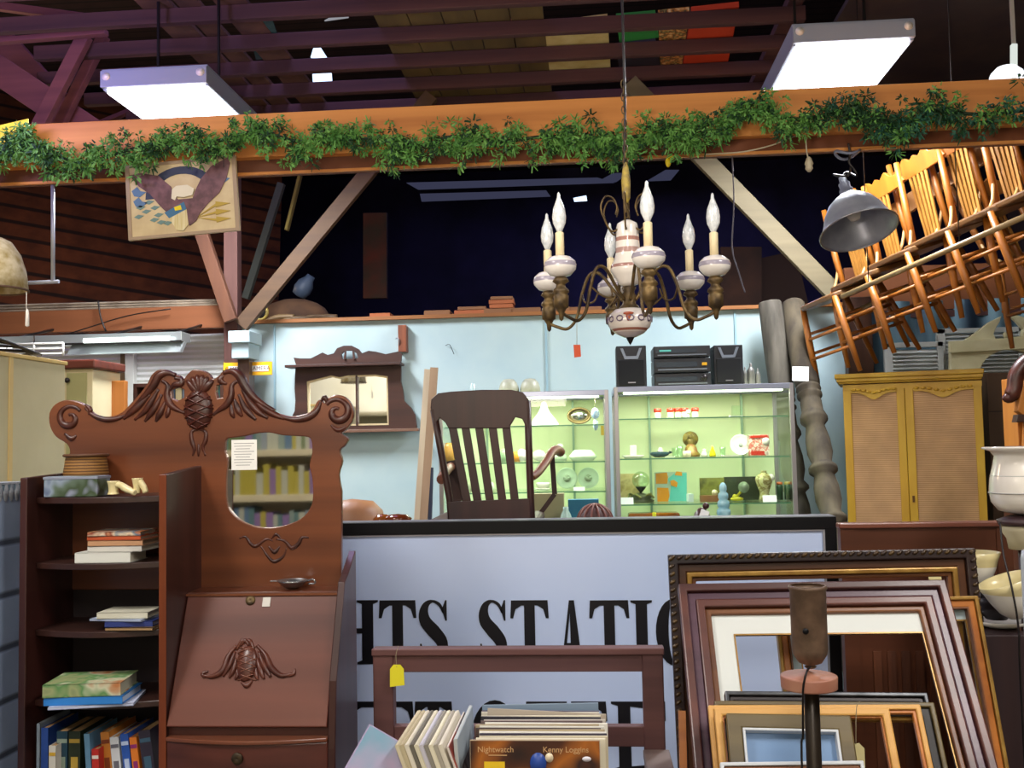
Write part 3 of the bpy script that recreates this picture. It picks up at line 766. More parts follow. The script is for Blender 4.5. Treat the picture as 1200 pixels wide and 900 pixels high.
# wood strip on the wall, nails
a, c = at(468, 382, 6.18), at(478, 413, 6.18)
solo('wall_block', MB().span((a.x, 6.13, c.z), (c.x, 6.2, a.z)), wood('rust_block', '5A2A18', '8A4A2C', 'z'), 'short rust brown wooden block fixed at the top of the blue wall', 'block', bevel=.003)
solo('wall_hook', MB().tube(smoothpts([at(464, 397, 6.15), at(466, 396, 6.12), at(468, 400, 6.12), at(468, 410, 6.15)], 4), .004, 6), M_STEEL, 'small metal hook beside the rust brown block', 'hook')
solo('nail_wire', MB().tube(smoothpts([at(522, 405, 6.19), at(527, 404, 6.17), at(532, 415, 6.18)], 4), .002, 5), M_DKMETAL, 'thin wire stub on the blue wall above the rocking chair', 'wire')

# electrical box on the post
a, c = at(266, 388, 5.8), at(293, 419, 5.8)
t = thing('electrical_box', 'pale blue painted metal box fixed to the post at the blue wall corner', 'electrical box', ((a.x + c.x) / 2, 6.0, c.z))
part('casing', MB().span((a.x + .02, 5.82, c.z), (c.x - .015, 6.02, a.z - .03)), M_BLUE, t, .004)
part('cover', MB().span((a.x + .01, 5.79, (a.z + c.z) / 2 + .01), (c.x, 6.02, a.z)), M_BLUE, t, .004)
part('conduit', MB().span((a.x + .03, 5.9, c.z - .5), (a.x + .1, 6.0, c.z)), wood('conduit_brown', '4A3020', '5C4030'), t)

# small yellow sign
a, c = at(261, 425, 5.95), at(318, 439, 5.95)
t = thing('yellow_sign', 'small yellow sign with white insets on the blue wall beside the mirror', 'sign', ((a.x + c.x) / 2, 5.97, c.z))
part('board', MB().span((a.x, 5.96, c.z), (c.x, 5.97, a.z)), mat('sign_yellow', 'F2B40C', .5), t, .001)
ih = (a.z - c.z)
for (u, w_, txt) in ((.26, .3, 'CAMERA'), (.75, .36, 'CAMERA')):
    xx = a.x + (c.x - a.x) * u; ww = (c.x - a.x) * w_
    part('inset', MB().span((xx - ww / 2, 5.956, c.z + ih * .28), (xx + ww / 2, 5.96, a.z - ih * .28)), M_PAPER, t)
    part('lettering', MB().mesh(text_mesh(txt, ih * .42), facing((xx, 5.955, (a.z + c.z) / 2))), mat('sign_ink', '6A4A20', .6), t)

# clutter on top of the blue wall
M_PL = wood('plank_tan', '6A4428', '8A6040', 'x', 6, .8)
def plank(a, c, y, lab, m=None, th=None, grp=None):
    p = at(a, y, 6.25); r = at(c, y, 6.25); h = th or .03
    return solo('plank', MB().span((p.x, 6.18, p.z), (r.x, 6.32, p.z + h)), m or M_PL, lab, 'plank', grp, .003)
stack_labels = [
 (499, 529, 375, 'plank end lying at the left of the row on top of the blue wall', .03),
 (534, 569, 374, 'reddish plank end on the wall top left of the tallest pile', .025),
 (538, 571, 370, 'plank end stacked on the reddish one on the wall top', .02),
 (568, 602, 374, 'lowest plank of the tallest pile on the blue wall', .03),
 (575, 602, 368, 'second plank from the bottom of the tallest pile on the blue wall', .025),
 (574, 603, 363, 'third plank from the bottom of the tallest pile on the blue wall', .025),
 (576, 602, 358, 'topmost plank of the tallest pile on the blue wall', .02),
 (600, 634, 372, 'plank end on the wall top right of the tallest pile', .03),
 (640, 668, 372, 'plank end on the wall top under the chandelier left arm', .028),
 (668, 705, 370, 'plank end on the wall top left of the chandelier bowl', .024)]
for i, (a, c, y, lab, th) in enumerate(stack_labels):
    z0 = ztop + .022
    if i in (2,): z0 += .027
    if i in (4, 5, 6): z0 += (.032, .059, .086)[i - 4]
    p = at(a, y, 6.25); r = at(c, y, 6.25)
    M_P = [M_PL, wood('plank_red', '8A4828', 'A86038', 'x', 6, .8)][i in (1, 4, 5)]
    solo('plank', MB().span((p.x, 6.18, z0), (r.x, 6.32, z0 + th)), M_P, lab, 'plank', 'plank ends on top of the blue wall', .003)
p = at(436, 378, 6.25)
solo('plank', MB().span((p.x, 6.18, ztop + .022), (p.x + .13, 6.3, ztop + .045)), wood('plank_red', '8A4828', 'A86038', 'x', 6, .8), 'small rust plank end on the wall top above the mirror shelf', 'plank', 'plank ends on top of the blue wall')
# brass wheel
o = at(305, 376, 6.22); R = px(10.5, 6.22)
o.z = ztop + .022 + R
t = thing('wheel', 'small yellow wheel standing on the blue wall top beside the post', 'wheel', (o.x, o.y, ztop + .022))
MY_ = mat('old_yellow', '9A8434', .5, 0, '6A5A28', 20)
part('tyre', MB().tube([o + V((R * .82 * math.cos(a), 0, R * .82 * math.sin(a))) for a in [2 * PI * j / 28 for j in range(28)]], R * .19, 8, True), MY_, t)
part('disc', MB().lathe([(0, -.006), (R * .75, -.006), (R * .75, .006), (0, .006)], o, 24, Matrix.Rotation(PI / 2, 3, 'X')), M_DKMETAL, t)
part('hub', MB().lathe([(0, -.02), (R * .3, -.014), (R * .3, .01), (0, .012)], o, 14, Matrix.Rotation(-PI / 2, 3, 'X')), mat('hub_yellow', 'C8B040', .4), t)
# dim bundle behind the wheel
b = MB().ball(V((at(345, 352, 7.0).x, 7.0, ztop + .13)), (.26, .2, .15), 16); 
solo('canvas_bundle', b, mat('brown_canvas', '6A4C34', .9, 0, '4A3426', 6), 'brown canvas bundle lying behind the tan brace', 'bundle')
solo('blue_jug', MB().lathe([(0, .12), (.03, .12), (.035, .09), (.06, .05), (.065, 0), (.05, -.05), (0, -.06)], V((at(354, 326, 7.0).x, 7.0, ztop + .345)), 16, Matrix.Rotation(.6, 3, 'Y')), mat('dull_blue', '44546A', .5), 'dull blue jug tipped on the canvas bundle', 'jug')
for i, (p_, q_, lab) in enumerate((((312, 368), (372, 352), 'curved dry branch behind the wheel on the wall top'), ((330, 374), (395, 370), 'long flat stick behind the blue wall top'), ((300, 356), (345, 362), 'short stick crossing behind the tan brace'))):
    a, c = at(*p_, 6.42), at(*q_, 6.42); a.z = ztop + .005; c.z = ztop + .05 + .01 * i
    solo('stick', MB().tube(smoothpts([a, (a + c) / 2 + V((0, 0, .03)), c], 5), .018, 7), wood('dry_stick', '6A5438', '8A7048', 'x'), lab, 'stick')
b = MB()
for k, yy in enumerate((350, 356, 361)):
    zq_ = at(120, 362, 6.1).z + .009 + .014 * k
    b.tube(smoothpts([V((-6.5, 6.13, zq_)), V((-5, 6.125 + .01 * k, zq_)), V((-3.8, 6.13, zq_ + .004 * k)), V((at(255, 360, 6.13).x, 6.13, zq_))], 5), .008, 6)
solo('pole_bundle', b, mat('grey_poles', '7A6C5C', .7, 0, '9A8C78', 10), 'thin grey poles lying on the rust beam at the left', 'poles')
solo('loose_wire', MB().tube(smoothpts([at(115, 352, 6.05), at(118, 372, 6.05), at(124, 388, 6.05)], 4), .006, 6), M_DKMETAL, 'short dark cable hanging over the rust beam', 'cable')
solo('long_wire', MB().tube(smoothpts([at(60, 398, 6.05), at(100, 385, 6.05), at(150, 370, 6.05), at(200, 362, 6.05)], 4), .004, 6), M_DKMETAL, 'long thin cable sagging along the rust beam', 'cable')

# =================================================================== display cases
M_CASE_IN = mat('case_lining', 'D4DCB0', .7)
M_EDGE = mat('glass_edge_green', '5E9070', .15, 0, emit=0)
def display_case(xl_, xr_, yt, lab, Yf=5.15, dep=.5):
    a = at(xl_, yt, Yf); c = at(xr_, yt, Yf)
    zt_ = at((xl_ + xr_) / 2, (yt), Yf).z
    t = thing('display_case', lab, 'display case', ((a.x + c.x) / 2, Yf + dep / 2, 0))
    x0, x1 = a.x, c.x; w = .022
    b = MB()
    for x in (x0 + w / 2, x1 - w / 2):
        b.box((x, Yf + w / 2, zt_ / 2), (w, w, zt_)).box((x, Yf + dep - w / 2, zt_ / 2), (w, w, zt_))
    part('upright', b, M_ALU, t, .002)
    b = MB().span((x0, Yf, zt_ - .028), (x1, Yf + w, zt_)).span((x0, Yf + dep - w, zt_ - .028), (x1, Yf + dep, zt_)).span((x0, Yf, zt_ - .028), (x0 + w, Yf + dep, zt_)).span((x1 - w, Yf, zt_ - .028), (x1, Yf + dep, zt_))
    part('top_trim', b, mat('case_top_trim', '9AA0B4', .3, .6), t, .002)
    part('top_panel', MB().span((x0 + w, Yf + w, zt_ - .012), (x1 - w, Yf + dep - w, zt_ - .004)), M_CASE_IN, t)
    part('back_panel', MB().span((x0 + w, Yf + dep - .012, .5), (x1 - w, Yf + dep - .004, zt_ - .012)), M_CASE_IN, t)
    part('base', MB().span((x0, Yf, 0), (x1, Yf + dep, .5)), M_DKMETAL, t, .003)
    part('front_glass', MB().span((x0 + w, Yf + .008, .5), (x1 - w, Yf + .012, zt_ - .028)), M_GLASS, t)
    part('side_glass', MB().span((x0 + .008, Yf + w, .5), (x0 + .012, Yf + dep - w, zt_ - .028)), M_GLASS, t)
    part('side_glass', MB().span((x1 - .012, Yf + w, .5), (x1 - .008, Yf + dep - w, zt_ - .028)), M_GLASS, t)
    return t, x0, x1, zt_, w
YF = 5.15
def shelf(t, x0, x1, z, Yf=YF, dep=.5):
    part('shelf', MB().span((x0 + .025, Yf + .05, z - .006), (x1 - .025, Yf + dep - .02, z)), M_GLASS, t)
    part('shelf_edge', MB().span((x0 + .025, Yf + .046, z - .006), (x1 - .025, Yf + .0505, z)), M_EDGE, t)
tR, rx0, rx1, rz, cw = display_case(719, 930, 451, 'glass display case on the right holding ornaments and red jars')
tL, lx0, lx1, lz, _ = display_case(513, 713, 459, 'glass display case on the left behind the rocking chair')
ZS = [at(820, y, YF + .06).z for y in (489, 536, 590)]
for z in ZS: shelf(tR, rx0, rx1, z)
ZL = [at(660, y, YF + .06).z for y in (498, 541, 576)]
for z in ZL: shelf(tL, lx0, lx1, z)
for nm, x0, x1, zz in (('right', rx0, rx1, rz), ('left', lx0, lx1, lz)):
    lamp('case_tube_' + nm, ((x0 + x1) / 2, YF + .09, zz - .035), (x1 - x0 - .15, .03), 8, (1, 1, .86))
    t_ = tR if nm == 'right' else tL
    part('light_tube', MB().tube([(x0 + .05, YF + .035, zz - .032), (x1 - .05, YF + .035, zz - .032)], .006, 8), glow('case_tube', 'F4FFDC', 6), t_)
    b = MB()
    for xx in (x0 + .2, x1 - .2): b.span((xx, YF + .47, .5), (xx + .012, YF + .486, zz - .03))
    part('shelf_standard', b, mat('standard_metal', '8FA890', .4, .5), t_)
# bright reflections of the left case are its own lamps: back panel kept plain

YM = YF + .22
def sit(x, z, Y=YM):
    return V((at(x, 500, Y).x, Y, z + .001))
def solo_l(name, prof, x, z, m, lab, cat, Y=YM, n=18, grp=None, rot=None):
    o = sit(x, z, Y)
    return solo(name, MB().lathe(prof, o, n, rot), m, lab, cat, grp)
R1, R2, R3 = ZS; RB = .5
M_RED = mat('red_enamel', 'B02A18', .3)
M_CLEAR = thin_glass('clear_jar', 'F4FFF6', .25)
# red lidded jars, top shelf of the right case
jl = ['leftmost red lidded jar standing apart on the top glass shelf', 'first red lidded jar of the close row from the left', 'second red lidded jar of the close row', 'third red lidded jar of the close row', 'rightmost red lidded jar on the top glass shelf']
for k, x in enumerate((771, 786, 795, 803, 815)):
    o = sit(x, R1)
    t = thing('glass_jar', jl[k], 'jar', o, 'red lidded glass jars in the right case')
    part('jar', MB().lathe([(.0, 0), (.016, .001), (.018, .01), (.017, .028), (.015, .034)], o, 16), mat('jar_glass', 'BFD0AE', .1, coat=.5), t)
    part('lid', MB().lathe([(.018, .034), (.020, .036), (.020, .052), (.018, .054), (0, .055)], o, 16), M_RED, t)
o = sit(807, R1, YM - .08)
solo('globe_stopper', MB().ball(o + V((0, 0, .03)), .012, 12).tube([o, o + V((0, 0, .02))], .006, 8), M_PORC, 'small white globe on the top glass shelf before the red lidded jars', 'ornament')
o = sit(864, R1)
solo('glass_cube', MB().box(o + V((0, 0, .03)), (.05, .05, .06)), thin_glass('clear_jar', 'F4FFF6', .25), 'clear square glass box on the top shelf of the right case', 'box')
solo('white_card', MB().box(sit(863, R1, YM - .12) + V((0, 0, .002)), (.065, .05, .003)), M_PAPER, 'white card lying on the top shelf of the right case', 'card')
# second shelf
o = sit(741, R2)
t = thing('candle_dish', 'white square candle on a white dish at the left of the middle shelf', 'candle', o)
part('dish', MB().lathe([(0, 0), (.045, .0), (.06, .012), (.058, .014), (.04, .005), (0, .004)], o, 20), M_PORC, t)
part('candle', MB().box(o + V((0, 0, .036)), (.035, .035, .062)), M_PORC, t, .003)
o = sit(772, R2)
solo('gravy_boat', MB().lathe([(0, 0), (.02, .001), (.04, .012), (.045, .026), (.03, .03), (0, .028)], o, 20, None, 1.2, .8).tube(smoothpts([o + V((.04, 0, .02)), o + V((.065, 0, .026)), o + V((.05, 0, .03))], 4), .004, 6), mat('dark_teal', '1C3A44', .25), 'dark teal lidded dish on the middle shelf of the right case', 'dish')
solo_l('knob_lid', [(0, .03), (.016, .03), (.018, .036), (.008, .044), (.012, .05), (0, .054)], 773, R2, M_PORC, 'white lid with a knob on the dark teal dish', 'lid', YM - .001)
solo('business_cards', MB().box(sit(784, R2, YM - .13) + V((0, 0, .003)), (.05, .03, .004)), M_PAPER, 'small white slip before the dark teal dish', 'card')
for x, lab in ((790, 'short clear tumbler left of the brass figure'), (796, 'tall clear tumbler left of the brass figure'), (846, 'small clear glass right of the yellow bottle')):
    solo_l('tumbler', [(0, 0), (.013, 0), (.017, .05 + .01 * (x == 796)), (.015, .05 + .01 * (x == 796)), (.011, .004), (0, .004)], x, R2, M_CLEAR, lab, 'glass', YM - .02, 14)
o = sit(809, R2, YM + .05)
t = thing('brass_figure', 'brown and gold seated figure on the middle shelf of the right case', 'figurine', o)
MG = mat('old_gold', '7C6A24', .4, .3, '4A3C1C', 40)
part('base', MB().lathe([(0, 0), (.045, 0), (.05, .012), (.035, .03), (.03, .05), (.018, .07), (0, .075)], o, 16), mat('red_gold', '7A3A1C', .4, 0, '8A7A28', 40), t)
part('body', MB().ball(o + V((0, 0, .075)), (.024, .02, .03), 12).ball(o + V((0, -.003, .105)), .016, 12), MG, t)
part('halo', MB().lathe([(0, -.004), (.042, -.004), (.042, .004), (0, .004)], o + V((0, .02, .095)), 24, Matrix.Rotation(PI / 2, 3, 'X')), MG, t)
solo('cream_cup', MB().lathe([(0, 0), (.018, 0), (.022, .008), (.022, .032), (.019, .032), (.018, .006), (0, .005)], sit(804, R2, YM - .1), 18), mat('cream_glaze', 'E6DEB8', .25), 'small cream cup before the brown and gold figure', 'cup')
solo('white_salt_pot', MB().lathe([(0, 0), (.014, 0), (.016, .012), (.01, .026), (.008, .034), (.011, .038), (0, .042)], sit(824, R2), 14), M_PORC, 'small white shaker right of the brown and gold figure', 'shaker')
solo('yellow_bottle', MB().lathe([(0, 0), (.016, 0), (.018, .01), (.012, .03), (.006, .042), (.006, .054), (0, .056)], sit(834, R2), 14), mat('yellow_glass', 'D8C810', .2), 'small yellow bottle on the middle shelf of the right case', 'bottle')
solo('plate_stack', MB().box(sit(854, R2, YM - .1) + V((0, 0, .004)), (.09, .06, .006)), M_PORC, 'flat white tray on the middle shelf before the standing plate', 'tray')
o = sit(867, R2, YM + .06) + V((0, 0, .058))
t = thing('white_plate', 'round white plate with a scalloped centre standing on the middle shelf', 'plate', (o.x, o.y, R2))
Rx = Matrix.Rotation(PI / 2 - .15, 3, 'X')
part('plate_rim', MB().lathe([(0, 0), (.03, 0), (.05, .006), (.057, .012), (.055, .013), (.048, .008), (.03, .003), (0, .003)], o, 30, Rx), mat('plate_grey', 'CDD4C8', .25), t)
part('star_centre', MB().mesh(outline_mesh([[(.036 * (1 if i % 2 else .8) * math.cos(2 * PI * i / 10), .036 * (1 if i % 2 else .8) * math.sin(2 * PI * i / 10)) for i in range(10)]], .004), Matrix.Translation(o + V((0, -.008, 0))) @ Matrix.Rotation(PI / 2, 4, 'X')), M_PORC, t)
part('boss', MB().ball(o + V((0, -.012, 0)), (.012, .003, .012), 12), mat('plate_dark', 'A0A8A0', .3), t)
o = sit(888, R2, YM + .04)
t = thing('gift_box', 'red and white printed box with a round window on the middle shelf', 'box', o)
part('box', MB().box(o + V((0, 0, .055)), (.105, .06, .11)), splotch('red_white_print', ['B83020', 'C8BCA8', 'B83A28', 'E0D8C8', 'A89888'], 34), t, .002)
part('label_band', MB().box(o + V((-.01, -.032, .014)), (.07, .004, .022)), M_RED, t)
part('label_band', MB().box(o + V((0, -.032, .1)), (.09, .004, .012)), M_RED, t)
part('round_window', MB().lathe([(0, 0), (.02, 0), (.02, .004), (0, .004)], o + V((.035, -.031, .075)), 18, Matrix.Rotation(PI / 2, 3, 'X')), M_PORC, t)
# third shelf
M_CARD = mat('white_price_card', 'F4F6F4', .6)
def price_card(x, z, lab, w=.07):
    o = sit(x, z, YF + .075)
    solo('price_card', MB().box(o + V((0, 0, .017)), (w, .002, .036), (math.radians(-18), 0, 0)), M_CARD, lab, 'price card')
price_card(732, R3, 'white price card at the left end of the lower glass shelf')
price_card(899, R3, 'white price card under the flowered vase')
o = sit(737, R3, YM + .1)
solo('tan_picture', MB().box(o + V((-.01, 0, .075)), (.12, .012, .15), (-.1, 0, .1)), splotch('tan_print', ['B8A060', 'D0BC80', '9A8448'], 20), 'tan picture card leaning at the left of the lower shelf', 'picture')
o = sit(749, R3)
t = thing('glass_dome_clock', 'ornament under a round clear glass globe on a dark scrolled stand', 'ornament', o)
part('stand', MB().lathe([(0, 0), (.065, 0), (.07, .01), (.05, .02), (.06, .03), (.03, .045), (.008, .05)], o, 22), mat('dark_olive', '4A4C34', .35, .3), t)
part('cone', MB().lathe([(.004, .048), (.008, .055), (.03, .082), (.028, .084), (0, .086)], o, 16), mat('dark_cone', '2C2C24', .4), t)
b = MB()
for k in range(5):
    g = k * 2 * PI / 5
    b.tube(smoothpts([o + V((.02 * math.cos(g), .02 * math.sin(g), .02)), o + V((.06 * math.cos(g + .4), .06 * math.sin(g + .4), .045)), o + V((.07 * math.cos(g + .9), .07 * math.sin(g + .9), .025))], 4), .006, 6)
part('scrolls', b, mat('olive_brass', '8A8A50', .3, .5), t)
part('globe', MB().ball(o + V((0, 0, .118)), .046, 24), thin_glass('globe_glass', 'E8F4E4', .5), t)
o = sit(784, R3, YM + .06)
t = thing('box_game', 'orange and turquoise printed box on the lower shelf of the right case', 'box', o)
part('box', MB().box(o + V((0, 0, .078)), (.17, .04, .156)), mat('box_pale', 'A8BCA8', .6), t, .001)
f2 = lambda loops, d, m, nm, lab=None: part(nm, MB().mesh(outline_mesh(loops, .002), facing(o + V((0, -.0205 - d, 0)))), m, t, label=lab)
MO = mat('box_orange', 'D08A14', .5); MT = mat('box_turquoise', '5CBCB0', .5)
f2([[(-.08, .095), (-.02, .095), (-.015, .13), (-.02, .155), (-.08, .15)]], 0, MO, 'print', 'orange print')
f2([[(-.075, 0), (-.02, 0), (-.01, .03), (-.015, .072), (-.075, .075)]], 0, MO, 'print', 'lower orange print')
f2([[(-.012, 0), (.08, .0), (.085, .15), (.02, .15), (-.018, .12), (.0, .09), (-.005, .05)]], .0005, MT, 'print', 'turquoise print')
f2([[(.0, .085), (.03, .075), (.035, .1), (.015, .115), (-.005, .11)]], .002, MO, 'print')
f2([[(.02, .14), (.06, .135), (.06, .155), (.03, .16)]], .002, MO, 'print')
solo('small_cube', MB().box(sit(806, R3, YM - .05) + V((0, 0, .022)), (.03, .03, .044), (0, 0, .3)), mat('ice_white', 'D0E0DC', .2), 'small white cube right of the orange and turquoise box', 'ornament', bevel=.003)
o = sit(832, R3, YM + .1)
solo('olive_picture', MB().box(o + V((0, 0, .06)), (.13, .02, .12)), splotch('olive_print', ['6A6A28', '8A8A3C', '4A4A20'], 16), 'olive green framed picture on the lower shelf', 'picture')
o = sit(868, R3, YM + .12)
solo('dark_picture', MB().box(o + V((0, 0, .06)), (.2, .02, .125)), mat('dark_green_print', '262C1C', .4, 0, '34402A', 14), 'dark green framed picture behind the glass ball', 'picture')
solo('brown_box', MB().box(sit(829, R3, YM - .02) + V((0, 0, .016)), (.1, .06, .032)), mat('brown_card', '8A5A30', .6), 'low brown box before the olive picture', 'box')
solo('cream_pot', MB().lathe([(0, .034), (.014, .034), (.016, .05), (.01, .06), (0, .062)], sit(835, R3, YM - .02), 14), mat('cream_glaze', 'E6DEB8', .25), 'tiny cream pot on the low brown box', 'pot')
o = sit(863, R3, YM - .03)
t = thing('glass_ball', 'round glass ball ornament with a yellow foot on the lower shelf', 'ornament', o + V((.0, 0, 0)))
part('foot', MB().ball(o + V((-.01, 0, .012)), (.035, .02, .012), 12).ball(o + V((-.02, 0, .022)), (.014, .014, .016), 10).tube([o + V((-.015, 0, .02)), o + V((.012, 0, .05))], .007, 8), mat('yellow_glaze', 'C8C030', .3), t)
part('ball', MB().ball(o + V((.027, 0, .072)), .030, 20), mat('grey_glass_ball', '8C9C84', .08, .3), t)
o = sit(893, R3)
t = thing('flowered_vase', 'cream and green flowered urn shaped vase on the lower shelf', 'vase', o)
part('body', MB().lathe([(0, 0), (.03, 0), (.028, .012), (.024, .04), (.03, .06), (.042, .095), (.045, .115), (.036, .132), (.02, .142), (.014, .148), (.018, .156), (0, .157)], o, 24), splotch('flower_glaze', ['B8B060', 'D8D4A0', '8A7A40', 'D8D4A0'], 34, .25), t)
part('shoulder_cloth', MB().ball(o + V((.035, -.01, .12)), (.02, .02, .02), 10), M_PORC, t)
for x, c_, lab in ((911, 'B05A28', 'orange topped green bottle at the right end of the lower shelf'), (920, '9A8A38', 'ochre topped green bottle at the right end of the lower shelf')):
    o = sit(x, R3, YM + .04)
    t = thing('green_bottle', lab, 'bottle', o)
    part('body', MB().lathe([(0, 0), (.016, 0), (.017, .07), (.014, .08)], o, 14), mat('bottle_green', '2C4A34', .2), t)
    part('cap', MB().lathe([(.015, .08), (.016, .082), (.016, .094), (0, .095)], o, 14), mat('cap_' + c_, c_, .4), t)
# bottom of the right case; items show over the sign edge
RBz = at(820, 620, YM).z
part('lower_shelf', MB().span((rx0 + .025, YF + .05, RBz - .02), (rx1 - .025, YF + .48, RBz)), M_WHITE, tR)
part('lower_shelf', MB().span((lx0 + .025, YF + .05, RBz - .02), (lx1 - .025, YF + .48, RBz)), M_WHITE, tL)
o = sit(763, RBz)
t = thing('amber_box', 'wide amber glass casket at the bottom of the right case', 'casket', o)
part('body', MB().box(o + V((0, 0, .045)), (.27, .12, .09)), mat('amber_glass', '9A5410', .2, 0, '6A3410', 8), t, .012)
part('clasp', MB().box(o + V((-.0, -.063, .05)), (.02, .01, .09)), M_YELLOW, t, .004)
o = at(847, 604, YF - .25)
# =================================================================== table behind the sign carrying chair and small items
ZT = at(560, 606, 4.4).z - .36
TZ = .78
t = thing('wooden_table', 'long brown table standing behind the white station sign', 'table', (-.25, 4.35, 0))
part('tabletop', MB().span((-1.6, 3.95, TZ - .04), (1.25, 4.75, TZ)), wood('table_wood', '5A3A24', '7A5234', 'x'), t, .004)
for x in (-1.52, 1.17):
    for y in (4.02, 4.68):
        part('leg', MB().lathe([(.02, 0), (.028, .05), (.022, .1), (.035, .3), (.026, .5), (.04, .6), (.04, TZ - .04)], (x, y, 0), 16), wood('table_wood', '5A3A24', '7A5234', 'x'), t)
def on_table(x, top, Yt):     # tall thing on the table reaching photo height top
    return V((at(x, top, Yt).x, Yt, TZ)), at(x, top, Yt).z - TZ
o, h = on_table(847, 566, 4.3)
t = thing('blue_dressed_figure', 'pale blue glass tiered tree ornament seen just above the sign', 'ornament', o)
pr = [(0, 0), (.06, 0), (.05, h - .26)]
zz = h - .24
for r in (.045, .040, .035, .030, .026, .022, .016): 
    pr += [(r * .8, zz), (r, zz + .008), (r * .95, zz + .024)]; zz += .034
pr += [(.008, h), (0, h + .003)]
part('body', MB().lathe(pr, o, 20), mat('ice_blue_glass', '7CB0BC', .15, 0, 'A8D4D8', 30), t)
o, h = on_table(822, 590, 4.2)
t = thing('dark_figurine', 'dark brown figurine with a white paper tag just above the sign', 'figurine', o)
part('body', MB().lathe([(.06, 0), (.05, h - .1), (.03, h - .04), (.015, h - .02), (0, h - .015)], o, 16).ball(o + V((.018, 0, h - .01)), .014, 10), mat('dark_brown_glaze', '3A1C18', .3), t)
part('paper_tag', MB().box(o + V((0, -.06, h - .05)), (.035, .002, .055), (0, .35, 0)), M_PAPER, t)
o, h = on_table(697, 592, 4.3)
t = thing('wicker_ball', 'dark reddish brown woven basket top between the two display cases', 'basket', o)
b = MB()
part('body', MB().lathe([(.06, 0), (.075, h - .08), (.07, h - .04), (.045, h - .01), (0, h)], o, 20), mat('wicker_dark', '3E1C16', .6), t)
for k in range(7):
    g = PI * k / 7
    b.tube([o + V((.076 * math.cos(g) * math.cos(a), .076 * math.sin(g) * math.cos(a), h - .07 + .075 * math.sin(a))) for a in [PI * j / 12 for j in range(13)]], .005, 6)
part('weave', b, mat('wicker_reddish', '6A3A30', .5), t)
o, h = on_table(663, 594, 4.3)
solo('small_bottle', MB().lathe([(.03, 0), (.03, h - .06), (.02, h - .03), (.012, h - .015), (.012, h), (0, h)], o, 16), mat('pale_green_glass', 'A0C0B0', .15), 'pale green glass bottle right of the rocking chair', 'bottle')
o, h = on_table(681, 585, 4.6)
solo('blue_box', MB().box(o + V((.01, 0, h / 2)), (.14, .05, h)), mat('teal_blue_card', '1C6A90', .6, 0, '2A8098', 10), 'teal blue box standing behind the woven basket', 'box', bevel=.002)
o, h = on_table(640, 578, 4.75)
solo('cream_carton', MB().box(o + V((0, 0, h / 2)), (.17, .05, h)), mat('tan_card', 'A8A478', .7), 'tan cardboard panel beside the rocking chair arm', 'box', bevel=.002)
o, h = on_table(418, 585, 4.3)
solo('clay_jug', MB().lathe([(.12, 0), (.13, h - .12), (.115, h - .05), (.08, h - .01), (0, h + .002)], o + V((-.02, 0, 0)), 26, None, 1.15), mat('brown_clay', '7A4A2C', .5, 0, '9A6A40', 5), 'large rounded brown jug standing behind the desk corner', 'jug')
for x, w, lab, cl in ((448, .035, 'amber glass dish edge left of the leaning boards', '7A4018'), (466, .055, 'dark amber glass dish beside the leaning boards', '6A2C10')):
    o, h = on_table(x, 602, 4.1)
    solo('glass_dish', MB().lathe([(.04, 0), (.045, h - .04), (w * 1.1, h - .02), (w * .7, h - .004), (0, h)], o, 20), mat('amber_' + cl, cl, .15, coat=.5), lab, 'dish')
o, h = on_table(948, 598, 4.6)
# striped books low behind the sign, right of the case
for i, (x, cl) in enumerate(((857, '2C3A5A'), (865, '8A9A3C'), (873, '5A7A8A'), (884, '9AA050'), (893, '4A5A3C'), (903, 'C0B040'), (912, '6A7A30'))):
    o = sit(x, RBz, YF + .12)
    solo('small_book', MB().box(o + V((0, 0, .03)), (.028, .08, .06)), mat('bk_' + cl, cl, .6), ['navy', 'moss green', 'slate blue', 'pale olive', 'dark green', 'yellow', 'grass green'][i] + ' little book standing at the bottom of the right display case', 'book', 'little books in the right case', .001)

# contents of the left case
L1, L2, L3 = ZL
o = sit(638, L1)
t = thing('white_lampshade', 'bright white lamp with a flared shade on the top shelf of the left case', 'lamp', o)
part('shade', MB().lathe([(.0, .13), (.012, .125), (.018, .10), (.032, .07), (.06, .035), (.078, .006), (.07, .0), (0, .002)], o, 26), mat('milk_glass', 'F8F8F4', .2, emit=.6), t)
o = sit(679, L1)
t = thing('mantel_mirror', 'oval brown rimmed mirror tray on the top shelf of the left case', 'mirror', o)
part('rim', MB().tube([o + V((.06 * math.cos(a), 0, .05 + .04 * math.sin(a))) for a in [2 * PI * j / 24 for j in range(24)]], .006, 7, True), mat('bronze_rim', '6A5A30', .4, .4), t)
part('glass', MB().lathe([(0, 0), (.058, 0), (.058, .003), (0, .003)], o + V((0, .004, .05)), 24, Matrix.Rotation(PI / 2, 3, 'X') , 1, .67), mat('mirror_silver', 'E8E8E4', .03, 1), t)
o = at(700, 518, YM)
t = thing('hanging_earrings', 'blue and white hanging ornament with a yellow tag in the left case', 'ornament', o)
xx = at(698, 500, YF + .1).x; zz = at(698, 480, YF + .1).z
part('string', MB().tube([(xx, YF + .1, lz - .03), (xx, YF + .1, zz)], .001, 4), M_STRING, t)
part('pendant', MB().ball((xx, YF + .1, zz - .02), (.022, .01, .03), 10).ball((xx, YF + .1, zz - .08), (.014, .008, .03), 10), mat('blue_white_bead', '8CA4C8', .3, 0, 'E0E8F0', 60), t)
part('tag', MB().box((xx + .035, YF + .1, zz - .11), (.016, .003, .05)), mat('amber_tag', 'D8B030', .5), t)
